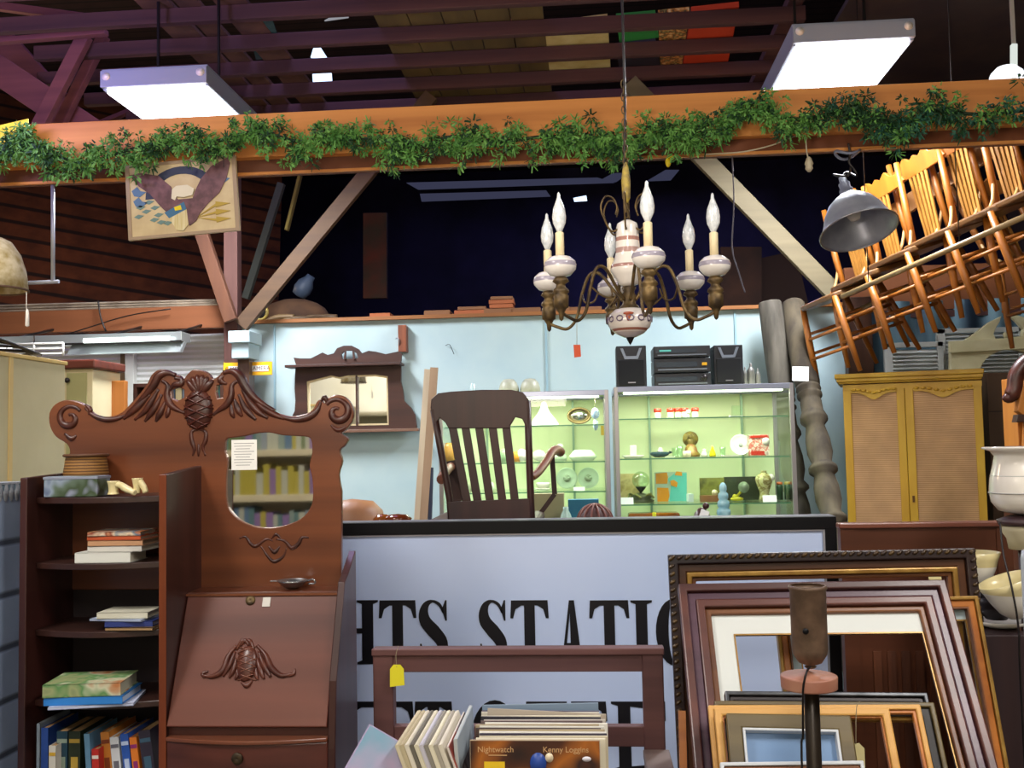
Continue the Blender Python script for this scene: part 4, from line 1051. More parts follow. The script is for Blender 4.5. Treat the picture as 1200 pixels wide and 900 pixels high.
for x, r, h_, lab in ((611, .03, .07, 'round white bowl behind the rocking chair on the second shelf'), (631, .036, .062, 'round milk white bowl on the second shelf of the left case')):
    o = sit(x, L2); solo('bowl', MB().ball(o + V((0, 0, h_ / 2)), (r, r, h_ / 2), 16), M_PORC, lab, 'bowl')
o = sit(656, L2)
solo('glass_decanter', MB().lathe([(0, 0), (.03, 0), (.036, .02), (.02, .05), (.012, .065), (.018, .072), (.014, .09), (0, .094)], o, 18), mat('pale_green_china', 'C0D4B4', .2), 'pale green decanter with a stopper on the second shelf', 'decanter')
o = sit(682, L2)
solo('tureen', MB().lathe([(0, 0), (.05, .0), (.056, .01), (.066, .02), (.06, .03), (.045, .05), (.04, .056), (0, .058)], o, 24, None, 1.15), mat('pale_green_china2', 'D0E0C4', .2), 'wide pale lidded tureen on the second shelf of the left case', 'tureen')
for x, lab in ((663, 'left round plate with a flower centre on the third shelf'), (688, 'right round plate with a flower centre on the third shelf')):
    o = sit(x, L3, YM + .1) + V((0, 0, .058))
    t = thing('china_plate', lab, 'plate', (o.x, o.y, L3), 'flower centred plates in the left case')
    part('plate', MB().lathe([(0, 0), (.03, 0), (.052, .006), (.058, .012), (.056, .013), (.05, .009), (.03, .003), (0, .003)], o, 28, Rx), mat('plate_mint', 'C4D8BC', .2), t)
    part('centre_print', MB().lathe([(0, 0), (.02, 0), (.02, .002), (0, .002)], o + V((0, -.006, 0)), 16, Rx), splotch('flower_print', ['C4D8BC', '7A8A6A', 'C4D8BC'], 90), t)
solo('price_card', MB().box(sit(677, L3, YF + .1) + V((0, 0, .01)), (.06, .002, .02), (-.3, 0, 0)), M_CARD, 'white price card under the two flower centred plates', 'price card')
o = sit(635, L3)
t = thing('cup_and_saucer', 'white cup on a saucer on the third shelf behind the chair arm', 'cup', o)
part('saucer', MB().lathe([(0, 0), (.03, 0), (.052, .01), (.05, .012), (.028, .004), (0, .004)], o, 24), M_PORC, t)
part('cup', MB().lathe([(0, .005), (.02, .005), (.034, .02), (.04, .042), (.037, .042), (.03, .022), (0, .01)], o, 22), M_PORC, t)
for x, r, hh, L, cl, lab in ((540, .03, .05, L1, 'A8C098', 'pale green glass behind the top of the rocking chair slats'), (553, .025, .06, L3, 'D8D8B0', 'cream cup low behind the rocking chair slats'), (572, .03, .05, L3, 'E4E8D8', 'white bowl seen between the second and third chair slats'), (590, .025, .07, L2, '98B48C', 'green bottle seen between the chair slats'), (527, .04, .11, L2, 'B0803C', 'amber vase at the left end of the left case'), (604, .03, .055, L2, 'D89030', 'orange pot behind the right edge of the chair back')):
    o = sit(x, L); solo('glass_ornament', MB().lathe([(0, 0), (r * .7, 0), (r, hh * .4), (r * .8, hh * .8), (r * .5, hh), (0, hh)], o, 16), mat('orn_' + cl, cl, .25), lab, 'ornament')

# on top of the cases
def on_case(x, z, Y=YF + .25): return V((at(x, 440, Y).x, Y, z))
for x, lab, hgt in ((740, 'black loudspeaker left of the stereo on the display case', 49), (854, 'black loudspeaker right of the stereo on the display case', 47)):
    o = on_case(x, rz); W2 = px(35 if x == 740 else 33, YF + .1); H2 = px(hgt, YF + .1); Yf_ = YF + .1
    o = V((at(x, 430, Yf_).x, Yf_, rz))
    t = thing('loudspeaker', lab, 'loudspeaker', o + V((0, .08, 0)), 'black loudspeakers on the right display case')
    part('cabinet', MB().box(o + V((0, .09, H2 / 2)), (W2, .18, H2)), mat('speaker_black', '15161C', .5), t, .004)
    part('grille', MB().box(o + V((0, -.004, H2 * .36)), (W2 * .86, .012, H2 * .62)), mat('speaker_grille', '0A0A0E', .9), t, .004)
    me = outline_mesh([[(-W2 * .36, H2 * .94), (-W2 * .22, H2 * .68), (W2 * .22, H2 * .68), (W2 * .36, H2 * .94), (W2 * .27, H2 * .94), (W2 * .17, H2 * .75), (-W2 * .17, H2 * .75), (-W2 * .27, H2 * .94)]], .006)
    part('horn_trim', MB().mesh(me, facing(o + V((0, -.006, 0)))), mat('horn_grey', '7C8490', .35, .3), t)
    part('badge', MB().box(o + V((0, -.012, H2 * .12)), (W2 * .25, .003, .005)), M_STEEL, t)
Yf_ = YF + .1; a, c = at(767, 449, Yf_), at(832, 404, Yf_)
t = thing('stereo_system', 'black stacked stereo unit between two loudspeakers on the display case', 'stereo', ((a.x + c.x) / 2, Yf_ + .12, rz))
w = c.x - a.x; h = c.z - rz; xm = (a.x + c.x) / 2
hs = [(.0, .33), (.34, .70), (.71, 1.0)]
for k, (u, v_) in enumerate(hs):
    part('deck_unit', MB().span((a.x, Yf_, rz + h * u + .001), (c.x, Yf_ + .25, rz + h * v_ - .002)), mat('stereo_black', '1A1C22', .4), t, .003)
for k, (u, v_) in enumerate(hs):
    zc_ = rz + h * (u + v_) / 2; hh = h * (v_ - u)
    part('front_panel', MB().span((a.x + .01, Yf_ - .004, zc_ - hh * .12), (c.x - .07, Yf_, zc_ + hh * .22)), mat('stereo_panel', '2C343C', .25), t)
    part('button_row', MB().span((a.x + .02, Yf_ - .008, zc_ - hh * .34), (c.x - .02, Yf_, zc_ - hh * .24)), mat('stereo_grey', '6A7078', .35), t)
part('display', MB().span((a.x + .03, Yf_ - .006, rz + h * .86), (a.x + .09, Yf_ - .003, rz + h * .9)), glow('stereo_led', '7CE0D0', .8), t)
part('display', MB().span((c.x - .045, Yf_ - .01, rz + h * .5), (c.x - .02, Yf_ - .003, rz + h * .57)), mat('stereo_amber', 'D8A010', .4), t, label='amber knob')
part('knob', MB().lathe([(0, 0), (.016, 0), (.015, .014), (0, .015)], (c.x - .035, Yf_ - .001, rz + h * .2), 16, Matrix.Rotation(PI / 2, 3, 'X')), M_DKMETAL, t)
M_PEW = mat('pewter', '8A8A88', .35, .5)
for x, r, hh, lab in ((873, .012, .10, 'slender pewter flask left of three on the right display case'), (880, .02, .12, 'pewter pot with a knob lid on the right display case'), (888, .013, .09, 'small pewter cup at the right end of the display case')):
    o = on_case(x, rz, YF + .15)
    solo('pewter_pot', MB().lathe([(0, 0), (r, 0), (r * 1.1, .01), (r, hh * .6), (r * 1.05, hh * .64), (r * .6, hh * .75), (r * .3, hh * .85), (r * .4, hh * .93), (0, hh)], o, 16), M_PEW, lab, 'pot')
M_SHADE = mat('frosted_glass', 'A9AA98', .4, 0, '989A88', 30)
for x, lab in ((596, 'left frosted glass dome shade on the left display case'), (621, 'right frosted glass dome shade on the left display case')):
    o = on_case(x, lz, YF + .2); r = px(12.5, YF)
    solo('frosted_dome', MB().lathe([(r * .9, 0), (r, .01), (r * .98, .03), (r * .8, .06), (r * .5, .078), (0, .082)], o, 24), M_SHADE, lab, 'glass shade', 'frosted dome shades on the left case')
o = on_case(554, lz, YF + .2)
solo('glass_cruet', MB().lathe([(.035, 0), (.036, .008), (.02, .012), (.016, .02), (.018, .045), (.01, .052), (.012, .06), (0, .064)], o, 18), mat('cut_glass', 'A8BCC0', .12, coat=.5), 'small cut glass cruet standing on the left display case', 'cruet')

# =================================================================== rocking chair on the table
YR = 4.25
q = lambda x, y, Y=YR: at(x, y, Y)
t = thing('wooden_armchair', 'dark brown slat back armchair seen from behind standing behind the sign', 'chair', V((q(568, 600).x, 4.1, TZ)))
M_CH = wood('dark_chair_wood', '25100C', '3C1C14', 'z', 6, .45)
lean = lambda x, y: at(x, y, 4.05 + (y - 458) * -.0004)
o = q(565, 530, 4.05)
rail = [(505, 478), (506, 468), (514, 461), (530, 459), (565, 457), (600, 457), (613, 460), (619, 467), (621, 480), (618, 503), (612, 491), (604, 489), (598, 499), (598, 502), (526, 502), (522, 495), (516, 490), (511, 496), (510, 502)]
part('top_rail', cut([rail], o, 4.05, .028, .003), M_CH, t)
part('lower_rail', cut([[(525, 588), (621, 584), (622, 609), (527, 609)]], o, 4.05, .03, .002), M_CH, t)
b = MB().tube([at(508, 480, 4.05), at(517, 530, 4.05), at(527, 585, 4.05), at(529, 612, 4.05)], px(4.2, 4.05), 8)
part('stile', b, M_CH, t)
part('stile', MB().tube([at(618, 470, 4.05), at(620, 530, 4.05), at(622, 585, 4.05), at(623, 612, 4.05)], px(4.2, 4.05), 8), M_CH, t)
for xt, xb_ in ((530, 548), (545, 560.5), (561, 575), (577, 589.5), (593, 604)):
    part('slat', MB().bar(at(xt, 498, 4.05), at(xb_, 592, 4.05), px(9.5, 4.05), .012, (0, 1, 0)), M_CH, t, .002)
zs = .44 + TZ
part('seat', MB().box((q(572, 600).x, 4.28, TZ + .40), (.46, .46, .045)), M_CH, t, .015)
for x in (q(527, 600, 4.05).x, q(622, 600, 4.05).x):
    part('leg', MB().tube([(x, 4.05, TZ + .42), (x, 4.02, TZ)], .018, 8), M_CH, t)
    part('leg', MB().tube([(x, 4.48, TZ + .42), (x, 4.5, TZ)], .018, 8), M_CH, t)
# arms reach away from the viewer beyond the back
arm = smoothpts([at(622, 560, 4.07), at(630, 554, 4.15), at(640, 541, 4.3), at(646, 531, 4.42), at(652, 527, 4.5), at(657, 530, 4.55)], 5)
part('arm', MB().tube(arm, [.016 + .007 * i / len(arm) for i in range(len(arm))], 10), wood('arm_wood', '5A2C18', '7A4224', 'y', 6, .4), t, label='lighter brown curved arm')
part('arm_support', MB().bar(at(647, 534, 4.46), at(650, 579, 4.46), .022, .022).bar(at(650, 579, 4.46), V((q(622, 600).x + .02, 4.46, TZ + .40)), .02, .02), M_CH, t)
arm = smoothpts([at(517, 562, 4.07), at(520, 556, 4.2), at(527, 548, 4.4), at(531, 547, 4.52)], 5)
part('arm', MB().tube(arm, .02, 10), wood('arm_wood', '5A2C18', '7A4224', 'y', 6, .4), t)
part('arm_support', MB().bar(at(528, 540, 4.45), at(536, 592, 4.45), px(20, 4.45), .02, (0, 1, 0)), M_CH, t)

# leaning boards by the case
M_BD = wood('tan_board', 'A08468', 'B89C80', 'z', 6, .6)
for (a, c, w, m_, lab, Y1) in (((509, 431), (494, 640), 9, wood('tan_board', 'A08468', 'B89C80', 'z', 6, .6), 'tan board leaning left of the display case', 4.95), ((501, 433), (487, 640), 7, wood('pale_board', 'C8B8A0', 'D8CCB4', 'z'), 'pale board edge leaning at the far left of the leaning boards', 5.0)):
    solo('leaning_board', MB().bar(at(*a, Y1), V((at(*c, Y1 - .05).x, Y1 - .05, .02)) if False else at(c[0] - 18, 900, Y1 - .2), px(w, Y1), .02, (0, 1, 0)), m_, lab, 'board', 'boards leaning beside the left case')
solo('leaning_board', MB().bar(at(506, 548, 4.9), at(494, 900, 4.8), px(4, 4.9), .02, (0, 1, 0)), mat('navy_strip', '2A3450', .6), 'thin navy strip leaning among the tan boards', 'board', 'boards leaning beside the left case')

# =================================================================== turned porch posts leaning by the right case
M_OLD = mat('weathered_grey_wood', '3C3830', .85, 0, '625C52', 6, (2, 2, .4), .4)
M_OLD2 = mat('weathered_brown_wood', '342C22', .85, 0, '544A38', 6, (2, 2, .4), .4)
def turned_post(top, bot, Yt, Yb, w, m, lab, off=0):
    a = at(*top, Yt); c = at(*bot, Yb); d = (a - c); L = d.length
    e = c - d.normalized() * (c.z / (d.z / L)) # down to the floor
    Lf = (a - e).length
    rot = d.normalized().to_track_quat('Z', 'Y').to_matrix()
    r = px(w, Yt) / 2
    t = thing('turned_post', lab, 'post', e, 'weathered turned posts by the right case')
    f = lambda z: Lf - z       # z measured down from the top, metres
    prof = []
    hd = px(205 - 175, Yt)
    sq = .95; 
    part('head', MB().lathe([(0, Lf - .59), (r * .9, Lf - .585), (r * 1.02, Lf - .56), (r * 1.05, Lf - .3), (r * .98, Lf - .01), (r * .9, Lf), (0, Lf)], e, 14, rot), m, t)
    prof = [(r * .95, .58), (r * 1.0, .60), (r * .8, .615), (r * 1.0, .63), (r * 1.0, .645), (r * .8, .66), (r * .85, .68), (r * .85, .74), (r * 1.08, .78), (r * 1.08, .80), (r * .72, .83), (r * .95, .92), (r * .98, 1.0), (r * .75, 1.06), (r * 1.1, 1.09), (r * 1.1, 1.11), (r * .75, 1.13),
            (r * .95, 1.2), (r * .98, 1.28), (r * .75, 1.35), (r * 1.1, 1.38), (r * 1.1, 1.40), (r * .7, 1.42), (r * .9, 1.52), (r * .7, 1.6), (r * 1.05, 1.64), (r * 1.05, 1.66), (r * .95, 1.68)]
    prof = [(rr, Lf - z) for rr, z in prof][::-1]
    part('turned_shaft', MB().lathe(prof, e, 20, rot), m, t)
    part('square_foot', MB().box(e + d.normalized() * ((Lf - 1.68) / 2 + .02), (r * 1.9, r * 1.9, Lf - 1.68 - .04), rot), m, t, .004)
    return t
turned_post((902, 354), (950, 700), 5.95, 5.78, 27, M_OLD, 'grey weathered turned post leaning nearest the display case')
turned_post((929, 356), (981, 640), 5.98, 5.25, 27, M_OLD2, 'brown weathered turned post leaning to the right of the grey one')
solo('white_price_tag', MB().box(at(938, 438, 5.6), (px(19, 5.5), .004, px(17, 5.5)), (0, .05, 0)), M_CARD, 'white paper tag pinned on the brown weathered post', 'price tag')

# =================================================================== yellow armoire
YA = 5.5
a, c = at(1000, 448, YA), at(1156, 445, YA); zt_ = at(1065, 441, YA).z; x0, x1 = a.x, c.x; dep = .35
t = thing('armoire', 'yellow painted armoire with two woven cane doors standing before the corrugated wall', 'armoire', ((x0 + x1) / 2, YA + dep / 2, 0))
M_YW = mat('mustard_paint', 'C8A02C', .45, 0, 'B4881E', 6, (1, 1, .3))
M_YW2 = wood('yellow_side', '6A4C20', '7A5A28', 'z', 6, .6)
part('carcass', MB().span((x0, YA + .02, 0), (x1, YA + dep, zt_ - .01)), M_YW2, t, .003)
b = MB().span((x0 - .04, YA - .04, zt_ + .0), (x1 + .01, YA + dep, zt_ + .025)).span((x0 - .03, YA - .03, zt_ - .02), (x1 + .005, YA + dep, zt_)).span((x0 - .02, YA - .02, zt_ - .03), (x1, YA + dep, zt_ - .02))
part('cornice', b, M_YW, t, .004)
xm = x0 + .455 * (x1 - x0)
M_CANE = stripes('woven_cane', 'C8A074', 'B08658', 'z', .0105, .5, .7, .15, .35)
for k, (u, v_) in enumerate(((x0, xm), (xm, x1))):
    fw = .042; zb_ = .12; zt2 = zt_ - .035
    dr = part('door', MB().span((u, YA, zb_), (u + fw, YA + .022, zt2)).span((v_ - fw, YA, zb_), (v_ - .002, YA + .022, zt2)).span((u, YA, zb_), (v_, YA + .022, zb_ + .09)), M_YW, t, .003)
    W2 = v_ - u; top = [(0, 0)]
    n = 24; pr = []
    for i in range(n + 1):
        s_ = i / n; y = -.045 - .038 * math.exp(-((s_ - .5) / .2) ** 2)
        pr.append((fw + (W2 - 2 * fw) * s_, y))
    me = outline_mesh([[(0, 0), (W2, 0), (W2, -.03)] + [(W2 - fw, -.03)] + pr[::-1] + [(fw, -.03), (0, -.03)]], .022)
    part('valance', MB().mesh(me, facing((u, YA + .008, zt2))), M_YW, dr)
    b = MB()
    for i in range(9):
        s_ = (i + .5) / 9; xx = u + fw + (W2 - 2 * fw) * s_
        b.ball((xx, YA - .006, zt2 - .028 - .018 * math.exp(-((s_ - .5) / .2) ** 2)), (.014, .006, .008), 8)
    part('carving', b, M_YW, dr)
    part('cane_panel', MB().span((u + fw - .004, YA + .008, zb_ + .08), (v_ - fw + .004, YA + .014, zt2 - .03)), M_CANE, dr)
    xh = (v_ - fw * .5) if k == 0 else u + fw * .5
    if k: part('keyhole_plate', MB().box((xh, YA - .002, at(1063, 585, YA).z), (.012, .006, .035)), mat('dark_brass', '5A3A18', .4, .5), dr)
part('base_rail', MB().span((x0, YA, 0), (x1, YA + .03, .12)), M_YW, t, .003)
t.rotation_euler = (0, 0, math.radians(-15))
# dark cabinet next to it
a, c = at(1156, 437, 5.78), at(1300, 437, 5.78)
t = thing('dark_cabinet', 'plain dark brown cabinet standing right of the yellow armoire', 'cabinet', ((a.x + c.x) / 2, 5.9, 0))
part('carcass', MB().span((a.x, 5.78, 0), (c.x, 6.03, a.z)), wood('dark_olive_brown', '3E2A18', '523820', 'z', 4, .7), t, .004)
part('seam', MB().span((a.x, 5.777, a.z - .22), (c.x, 5.78, a.z - .215)), mat('seam_dark', '1E140E', .8), t)

# louvred shutters and white hutch pediment
M_LV = mat('louvre_white', 'C8CCC8', .6, 0, 'B8BCB8', 8)
def louvre(x0p, x1p, y0, y1, Y, lab, z_base):
    a, c = at(x0p, y0, Y), at(x1p, y1, Y); zt2 = (a.z + c.z) / 2
    t = thing('louvred_shutter', lab, 'shutter', ((a.x + c.x) / 2, Y, 0), 'white louvred shutters before the corrugated wall')
    w = .05
    part('shutter_frame', MB().span((a.x, Y, 0), (a.x + w, Y + .03, zt2)).span((c.x - w * .7, Y, 0), (c.x, Y + .03, zt2)).span((a.x, Y, zt2 - .03), (c.x, Y + .03, zt2)).span((a.x, Y, 0), (c.x, Y + .03, .1)), M_LV, t, .002)
    b = MB(); z = .12
    while z < zt2 - .04:
        b.box(((a.x + c.x) / 2, Y + .015, z), (c.x - a.x - w, .034, .004), (.7, 0, 0)); z += .024
    part('slats', b, M_LV, t)
louvre(1036, 1105, 404, 398, 6.18, 'white louvred shutter on the left behind the yellow armoire', 1)
louvre(1098, 1200, 396, 372, 6.26, 'white louvred shutter on the right behind the cream pediment', 1)
YH = 6.08
t = thing('hutch_top', 'cream painted hutch with a broken scroll pediment and an arch behind the armoire', 'hutch', (at(1180, 430, YH).x, YH, 0))
M_HUT = mat('hutch_cream', 'D6CFA8', .55, 0, 'C6BE94', 6)
o = at(1180, 430, YH)
pedL = [(1113, 405), (1128, 400), (1145, 388), (1158, 378), (1172, 371), (1170, 378), (1166, 384), (1163, 392), (1166, 398), (1163, 400), (1130, 404)]
pedR = [(1182, 370), (1192, 370), (1204, 374), (1220, 384), (1240, 396), (1240, 400), (1180, 396), (1196, 394), (1198, 386), (1190, 377)]
part('scroll_pediment', cut([pedL], o, YH, .04, .004), M_HUT, t)
part('scroll_pediment', cut([pedR], o, YH, .04, .004), M_HUT, t)
archp = [(1150 + 0, 440)] + [(1182 + 36 * math.cos(PI - PI * i / 14), 440 - 30 * math.sin(PI * i / 14)) for i in range(15)]
part('arched_frieze', cut([[(1113, 408), (1260, 399), (1260, 560), (1222, 560), (1222, 440)] + archp[::-1][:-1] + [(1146, 560), (1113, 560)]], o, YH, .05, .003), M_HUT, t)
a, c = at(1113, 408, YH - .05), at(1258, 400, YH - .05)
part('cornice', MB().bar(at(1112, 407, YH - .03), at(1258, 399, YH - .03), .03, .07), M_HUT, t, .004)
part('carved_drop', MB().ball(at(1178, 393, YH), (.015, .01, .02), 8).ball(at(1184, 392, YH), (.01, .008, .012), 8), M_HUT, t)
part('lower_body', MB().span((at(1115, 560, YH).x, YH - .02, 0), (at(1258, 560, YH).x, YH + .03, at(1180, 556, YH).z)), M_HUT, t, .003)

# carved dark scroll against orange wood at the right edge
YK = 4.4
t = thing('carved_clock_case', 'orange brown wooden case with a dark carved scroll at the right edge', 'clock case', at(1205, 540, YK))
o = at(1200, 470, YK)
part('case', cut([[(1193, 446), (1225, 440), (1225, 524), (1196, 524), (1198, 490), (1186, 482)]], o, YK + .03, .05, .004), wood('orange_case', 'A86420', 'C07C30', 'z', 6, .5), t)
pts = smoothpts([at(1176, 464, YK), at(1182, 466, YK), at(1189, 456, YK), at(1191, 440, YK), at(1199, 428, YK), at(1212, 418, YK)], 5)
xq = at(1197, 524, YK).x; zq_ = at(1205, 524, YK).z
part('stand', MB().span((xq, YK, 0), (xq + .14, YK + .22, zq_)), M_CARVE, t, .004)
part('back_box', MB().span((xq + .01, YK + .05, zq_), (xq + .12, YK + .2, zq_ + .3)), wood('orange_case', 'A86420', 'C07C30', 'z', 6, .5), t, .003)
part('scroll', MB().tube(pts, [.012 + .022 * min(1, i / 8) for i in range(len(pts))], 10), M_CARVE, t)
part('moulding', cut([[(1190, 486), (1225, 484), (1225, 494), (1188, 495)]], o, YK, .05, .003), mat('case_dark', '3A2014', .5), t)
# =================================================================== station sign
YS = 3.6
a = at(980, 605, YS); zt_ = at(700, 609, YS).z; xs0 = at(300, 640, YS).x; xs1 = a.x
t = thing('station_sign', 'large white station sign with a black border and black serif capitals standing behind the bench', 'sign', ((xs0 + xs1) / 2, YS, 0))
M_SIGN = mat('sign_white', 'CEDEFF', .4, 0, 'C2D6FC', 1.2)
bw = px(17, YS)
part('panel', MB().span((xs0, YS + .012, .12), (xs1 - .01, YS + .03, zt_ - .01)), M_SIGN, t)
part('border', MB().span((xs0 - .05, YS, zt_ - .045), (xs1, YS + .04, zt_)).span((xs1 - .04, YS, .05), (xs1, YS + .04, zt_ - .04)).span((xs0 - .05, YS, .05), (xs0, YS + .04, zt_ - .04)).span((xs0, YS, .05), (xs1 - .04, YS + .04, .11)), M_BLACK, t, .002)
part('border_lip', MB().span((xs0, YS + .004, zt_ - .051), (xs1 - .04, YS + .03, zt_ - .045)).span((xs1 - .047, YS + .004, .11), (xs1 - .04, YS + .03, zt_ - .05)), mat('lip_grey', '9A9AA0', .4), t)
part('top_face', MB().span((xs0 - .05, YS + .04, zt_ - .01), (xs1, YS + .12, zt_)), mat('sign_grey_top', '5C5C66', .5), t)
part('foot', MB().span((xs0, YS - .1, 0), (xs0 + .08, YS + .3, .05)).span((xs1 - .1, YS - .0, 0), (xs1 - .02, YS + .3, .05)), M_DKMETAL, t)
# serif capitals, drawn on a unit-high grid
def L_T(w):
    s = .17
    return [[(0, 1), (w, 1), (w + .015, .72), (w - .03, .72), (w - .07, .86), (w - .16, .92), (w / 2 + s / 2, .92), (w / 2 + s / 2, .06), (w / 2 + .2, .03), (w / 2 + .2, 0), (w / 2 - .2, 0), (w / 2 - .2, .03), (w / 2 - s / 2, .06),
             (w / 2 - s / 2, .92), (.16, .92), (.07, .86), (.03, .72), (-.015, .72)]]
def L_H(w):
    s = .17
    return [[(0, 1), (.34, 1), (.34, .97), (.26, .94), (.26, .56), (w - .26, .56), (w - .26, .94), (w - .34, .97), (w - .34, 1), (w, 1), (w, .97), (w - .08, .94), (w - .08, .06), (w, .03), (w, 0), (w - .34, 0), (w - .34, .03), (w - .26, .06),
             (w - .26, .48), (.26, .48), (.26, .06), (.34, .03), (.34, 0), (0, 0), (0, .03), (.08, .06), (.08, .94), (0, .97)]]
def L_I(w):
    c = w / 2
    return [[(c - .17, 1), (c + .17, 1), (c + .17, .97), (c + .09, .94), (c + .09, .06), (c + .17, .03), (c + .17, 0), (c - .17, 0), (c - .17, .03), (c - .09, .06), (c - .09, .94), (c - .17, .97)]]
def L_A(w):
    c = w / 2
    return [[(c - .03, 1), (c + .05, 1), (w - .08, .06), (w, .03), (w, 0), (w - .34, 0), (w - .34, .03), (w - .26, .06), (w - .29, .26), (.2, .26), (.15, .06), (.22, .03), (.22, 0), (0, 0), (0, .03), (.08, .06)],
            [(.22, .33), (w - .31, .33), (c - .02, .8)]]
def L_O(w):
    c = w / 2; n = 28
    return [[(c + c * math.cos(2 * PI * i / n), .5 + .52 * math.sin(2 * PI * i / n)) for i in range(n)],
            [(c + (c - .2) * math.cos(2 * PI * i / n), .5 + .46 * math.sin(2 * PI * i / n)) for i in range(n)]]
def L_E(w):
    return [[(0, 1), (w, 1), (w, .72), (w - .04, .72), (w - .1, .88), (.28, .93), (.28, .55), (.42, .55), (.47, .68), (.5, .68), (.5, .36), (.47, .36), (.42, .48), (.28, .48), (.28, .07), (w - .1, .1), (w - .02, .3), (w + .02, .3), (w, 0), (0, 0), (0, .03), (.1, .06), (.1, .94), (0, .97)]]
def L_S(w):
    # spine as a variable-width stroke
    c = [(w * .86, .80), (w * .72, .93), (w * .48, .985), (w * .26, .93), (w * .17, .80), (w * .24, .66), (w * .5, .52), (w * .76, .37), (w * .83, .22), (w * .74, .07), (w * .5, .015), (w * .26, .06), (w * .12, .22)]
    wd = [.03, .05, .04, .10, .15, .19, .21, .19, .15, .10, .04, .05, .03]
    P = smoothpts([(x, y, 0) for x, y in c], 5); n = len(P)
    L_, R_ = [], []
    for i, p in enumerate(P):
        u = i / (n - 1) * (len(wd) - 1); k = min(int(u), len(wd) - 2); ww = wd[k] + (wd[k + 1] - wd[k]) * (u - k)
        d = (P[min(i + 1, n - 1)] - P[max(i - 1, 0)]).normalized(); nn = V((-d.y, d.x, 0)) * ww / 2
        L_.append((p.x + nn.x, p.y + nn.y)); R_.append((p.x - nn.x, p.y - nn.y))
    serif1 = [(w * .93, .70), (w * .93, 1.0), (w * .88, 1.0)]
    return [L_ + R_[::-1], [(w * .92, .68), (w * .97, .68), (w * .97, 1.0), (w * .92, 1.0), (w * .80, .86)], [(w * .03, .32), (w * .08, .32), (w * .2, .14), (w * .08, 0), (w * .03, 0)]]
GL = dict(T=L_T, H=L_H, I=L_I, A=L_A, O=L_O, E=L_E, S=L_S)
M_INK = mat('sign_black_ink', '0C0C14', .4)
def letter(ch, xa_, xb_, ytop, ybot):
    a = at(xa_, ybot, YS); h = at((xa_ + xb_) / 2, ytop, YS).z - at((xa_ + xb_) / 2, ybot, YS).z; w = (at(xb_, ybot, YS).x - a.x)
    for lp in ([GL[ch](w / h)] if ch != 'S' else [[l] for l in L_S(w / h)]):
        me = outline_mesh([[(x * h, y * h) for x, y in l] for l in lp], .003)
        yield MB().mesh(me, facing((a.x, YS + .0105, at((xa_ + xb_) / 2, ybot, YS).z)))
def row(txt, spans, yt, yb):
    for ch, (u, v_) in zip(txt, spans):
        b = MB()
        for m_ in letter(ch, u, v_, yt, yb): 
            o_ = len(b.v); b.v += m_.v; b.f += [[i + o_ for i in f] for f in m_.f]; b.s += m_.s
        part('letter', b, M_INK, t)
row('HTSSTATIO', ((385, 443), (445, 487), (491, 525), (562, 594), (600, 643), (653, 688), (693, 738), (741, 766), (770, 812)), 704, 779)
row('TTOTTE', ((411, 484), (487, 530), (553, 609), (618, 666), (671, 712), (718, 782)), 823, 905)

# =================================================================== bench with open back
YB2 = 2.95
M_BN = wood('plum_brown_wood', '4E3030', '6A4440', 'x', 6, .55)
q = lambda x, y, Y=YB2: at(x, y, Y)
xl_, xr_ = q(437, 800).x, q(778, 800).x; zt_ = q(600, 760).z; w1, w2 = px(24, YB2), px(24, YB2)
t = thing('wooden_bench', 'plum brown wooden bench with an open frame back behind the record albums', 'bench', ((xl_ + xr_) / 2, YB2 - .2, 0))
part('back_post', MB().span((xl_, YB2, 0), (xl_ + w1, YB2 + .045, zt_ - .004)), M_BN, t, .004)
part('back_post', MB().span((xr_ - w2, YB2, 0), (xr_, YB2 + .045, zt_ - .004)), M_BN, t, .004)
part('top_rail', MB().span((xl_ + w1 - .002, YB2 + .004, q(600, 788).z), (xr_ - w2 + .002, YB2 + .04, q(600, 768).z)).span((xl_ - .003, YB2 - .005, q(600, 768).z), (xr_ + .003, YB2 + .047, zt_)), M_BN, t, .003)
part('lower_rail', MB().span((xl_ + w1 - .002, YB2 + .006, q(700, 876).z), (xr_ - w2 + .002, YB2 + .04, q(700, 852).z)), M_BN, t, .003)
zseat = .45; zrec = zseat + .021
part('seat', MB().span((xl_, 2.3, zseat - .03), (xr_, YB2 + .02, zseat)), M_BN, t, .004)
for x in (xl_ + .025, xr_ - .025):
    part('front_leg', MB().span((x - .025, 2.32, 0), (x + .025, 2.37, .60)), M_BN, t, .004)
za = q(770, 878).z
part('arm_rest', MB().span((xr_ - .065, 2.3, za - .025), (xr_ + .01, YB2, za)), wood('worn_arm_wood', '6A5850', '847068', 'y', 6, .5), t, .004, label='worn pale topped arm')
part('arm_rest', MB().span((xl_ - .01, 2.3, za - .025), (xl_ + .05, YB2, za)), M_BN, t, .004)
t = thing('price_tag', 'bright yellow paper tag tied by a string to the bench top rail', 'price tag', q(465, 805, 2.93))
part('string', MB().tube(smoothpts([q(467, 757, 2.935), q(464, 768, 2.935), q(465, 782, 2.93)], 4), .001, 4), M_STRING, t)
part('card', MB().prism([q(457, 784, 2.93), q(461, 779, 2.93), q(469, 779, 2.93), q(473, 784, 2.93), q(474, 803, 2.93), q(457, 805, 2.93)], (0, .002, 0)), mat('bright_yellow_tag', 'E8DC28', .6), t)

solo('record_tray', MB().span((at(462, 870, 2.35).x, 2.33, zseat + .001), (at(712, 870, 2.45).x, 2.88, zseat + .02)), wood('tray_wood', '6A4A2C', '8A6440'), 'flat wooden tray on the bench seat under the record albums', 'tray', bevel=.002)
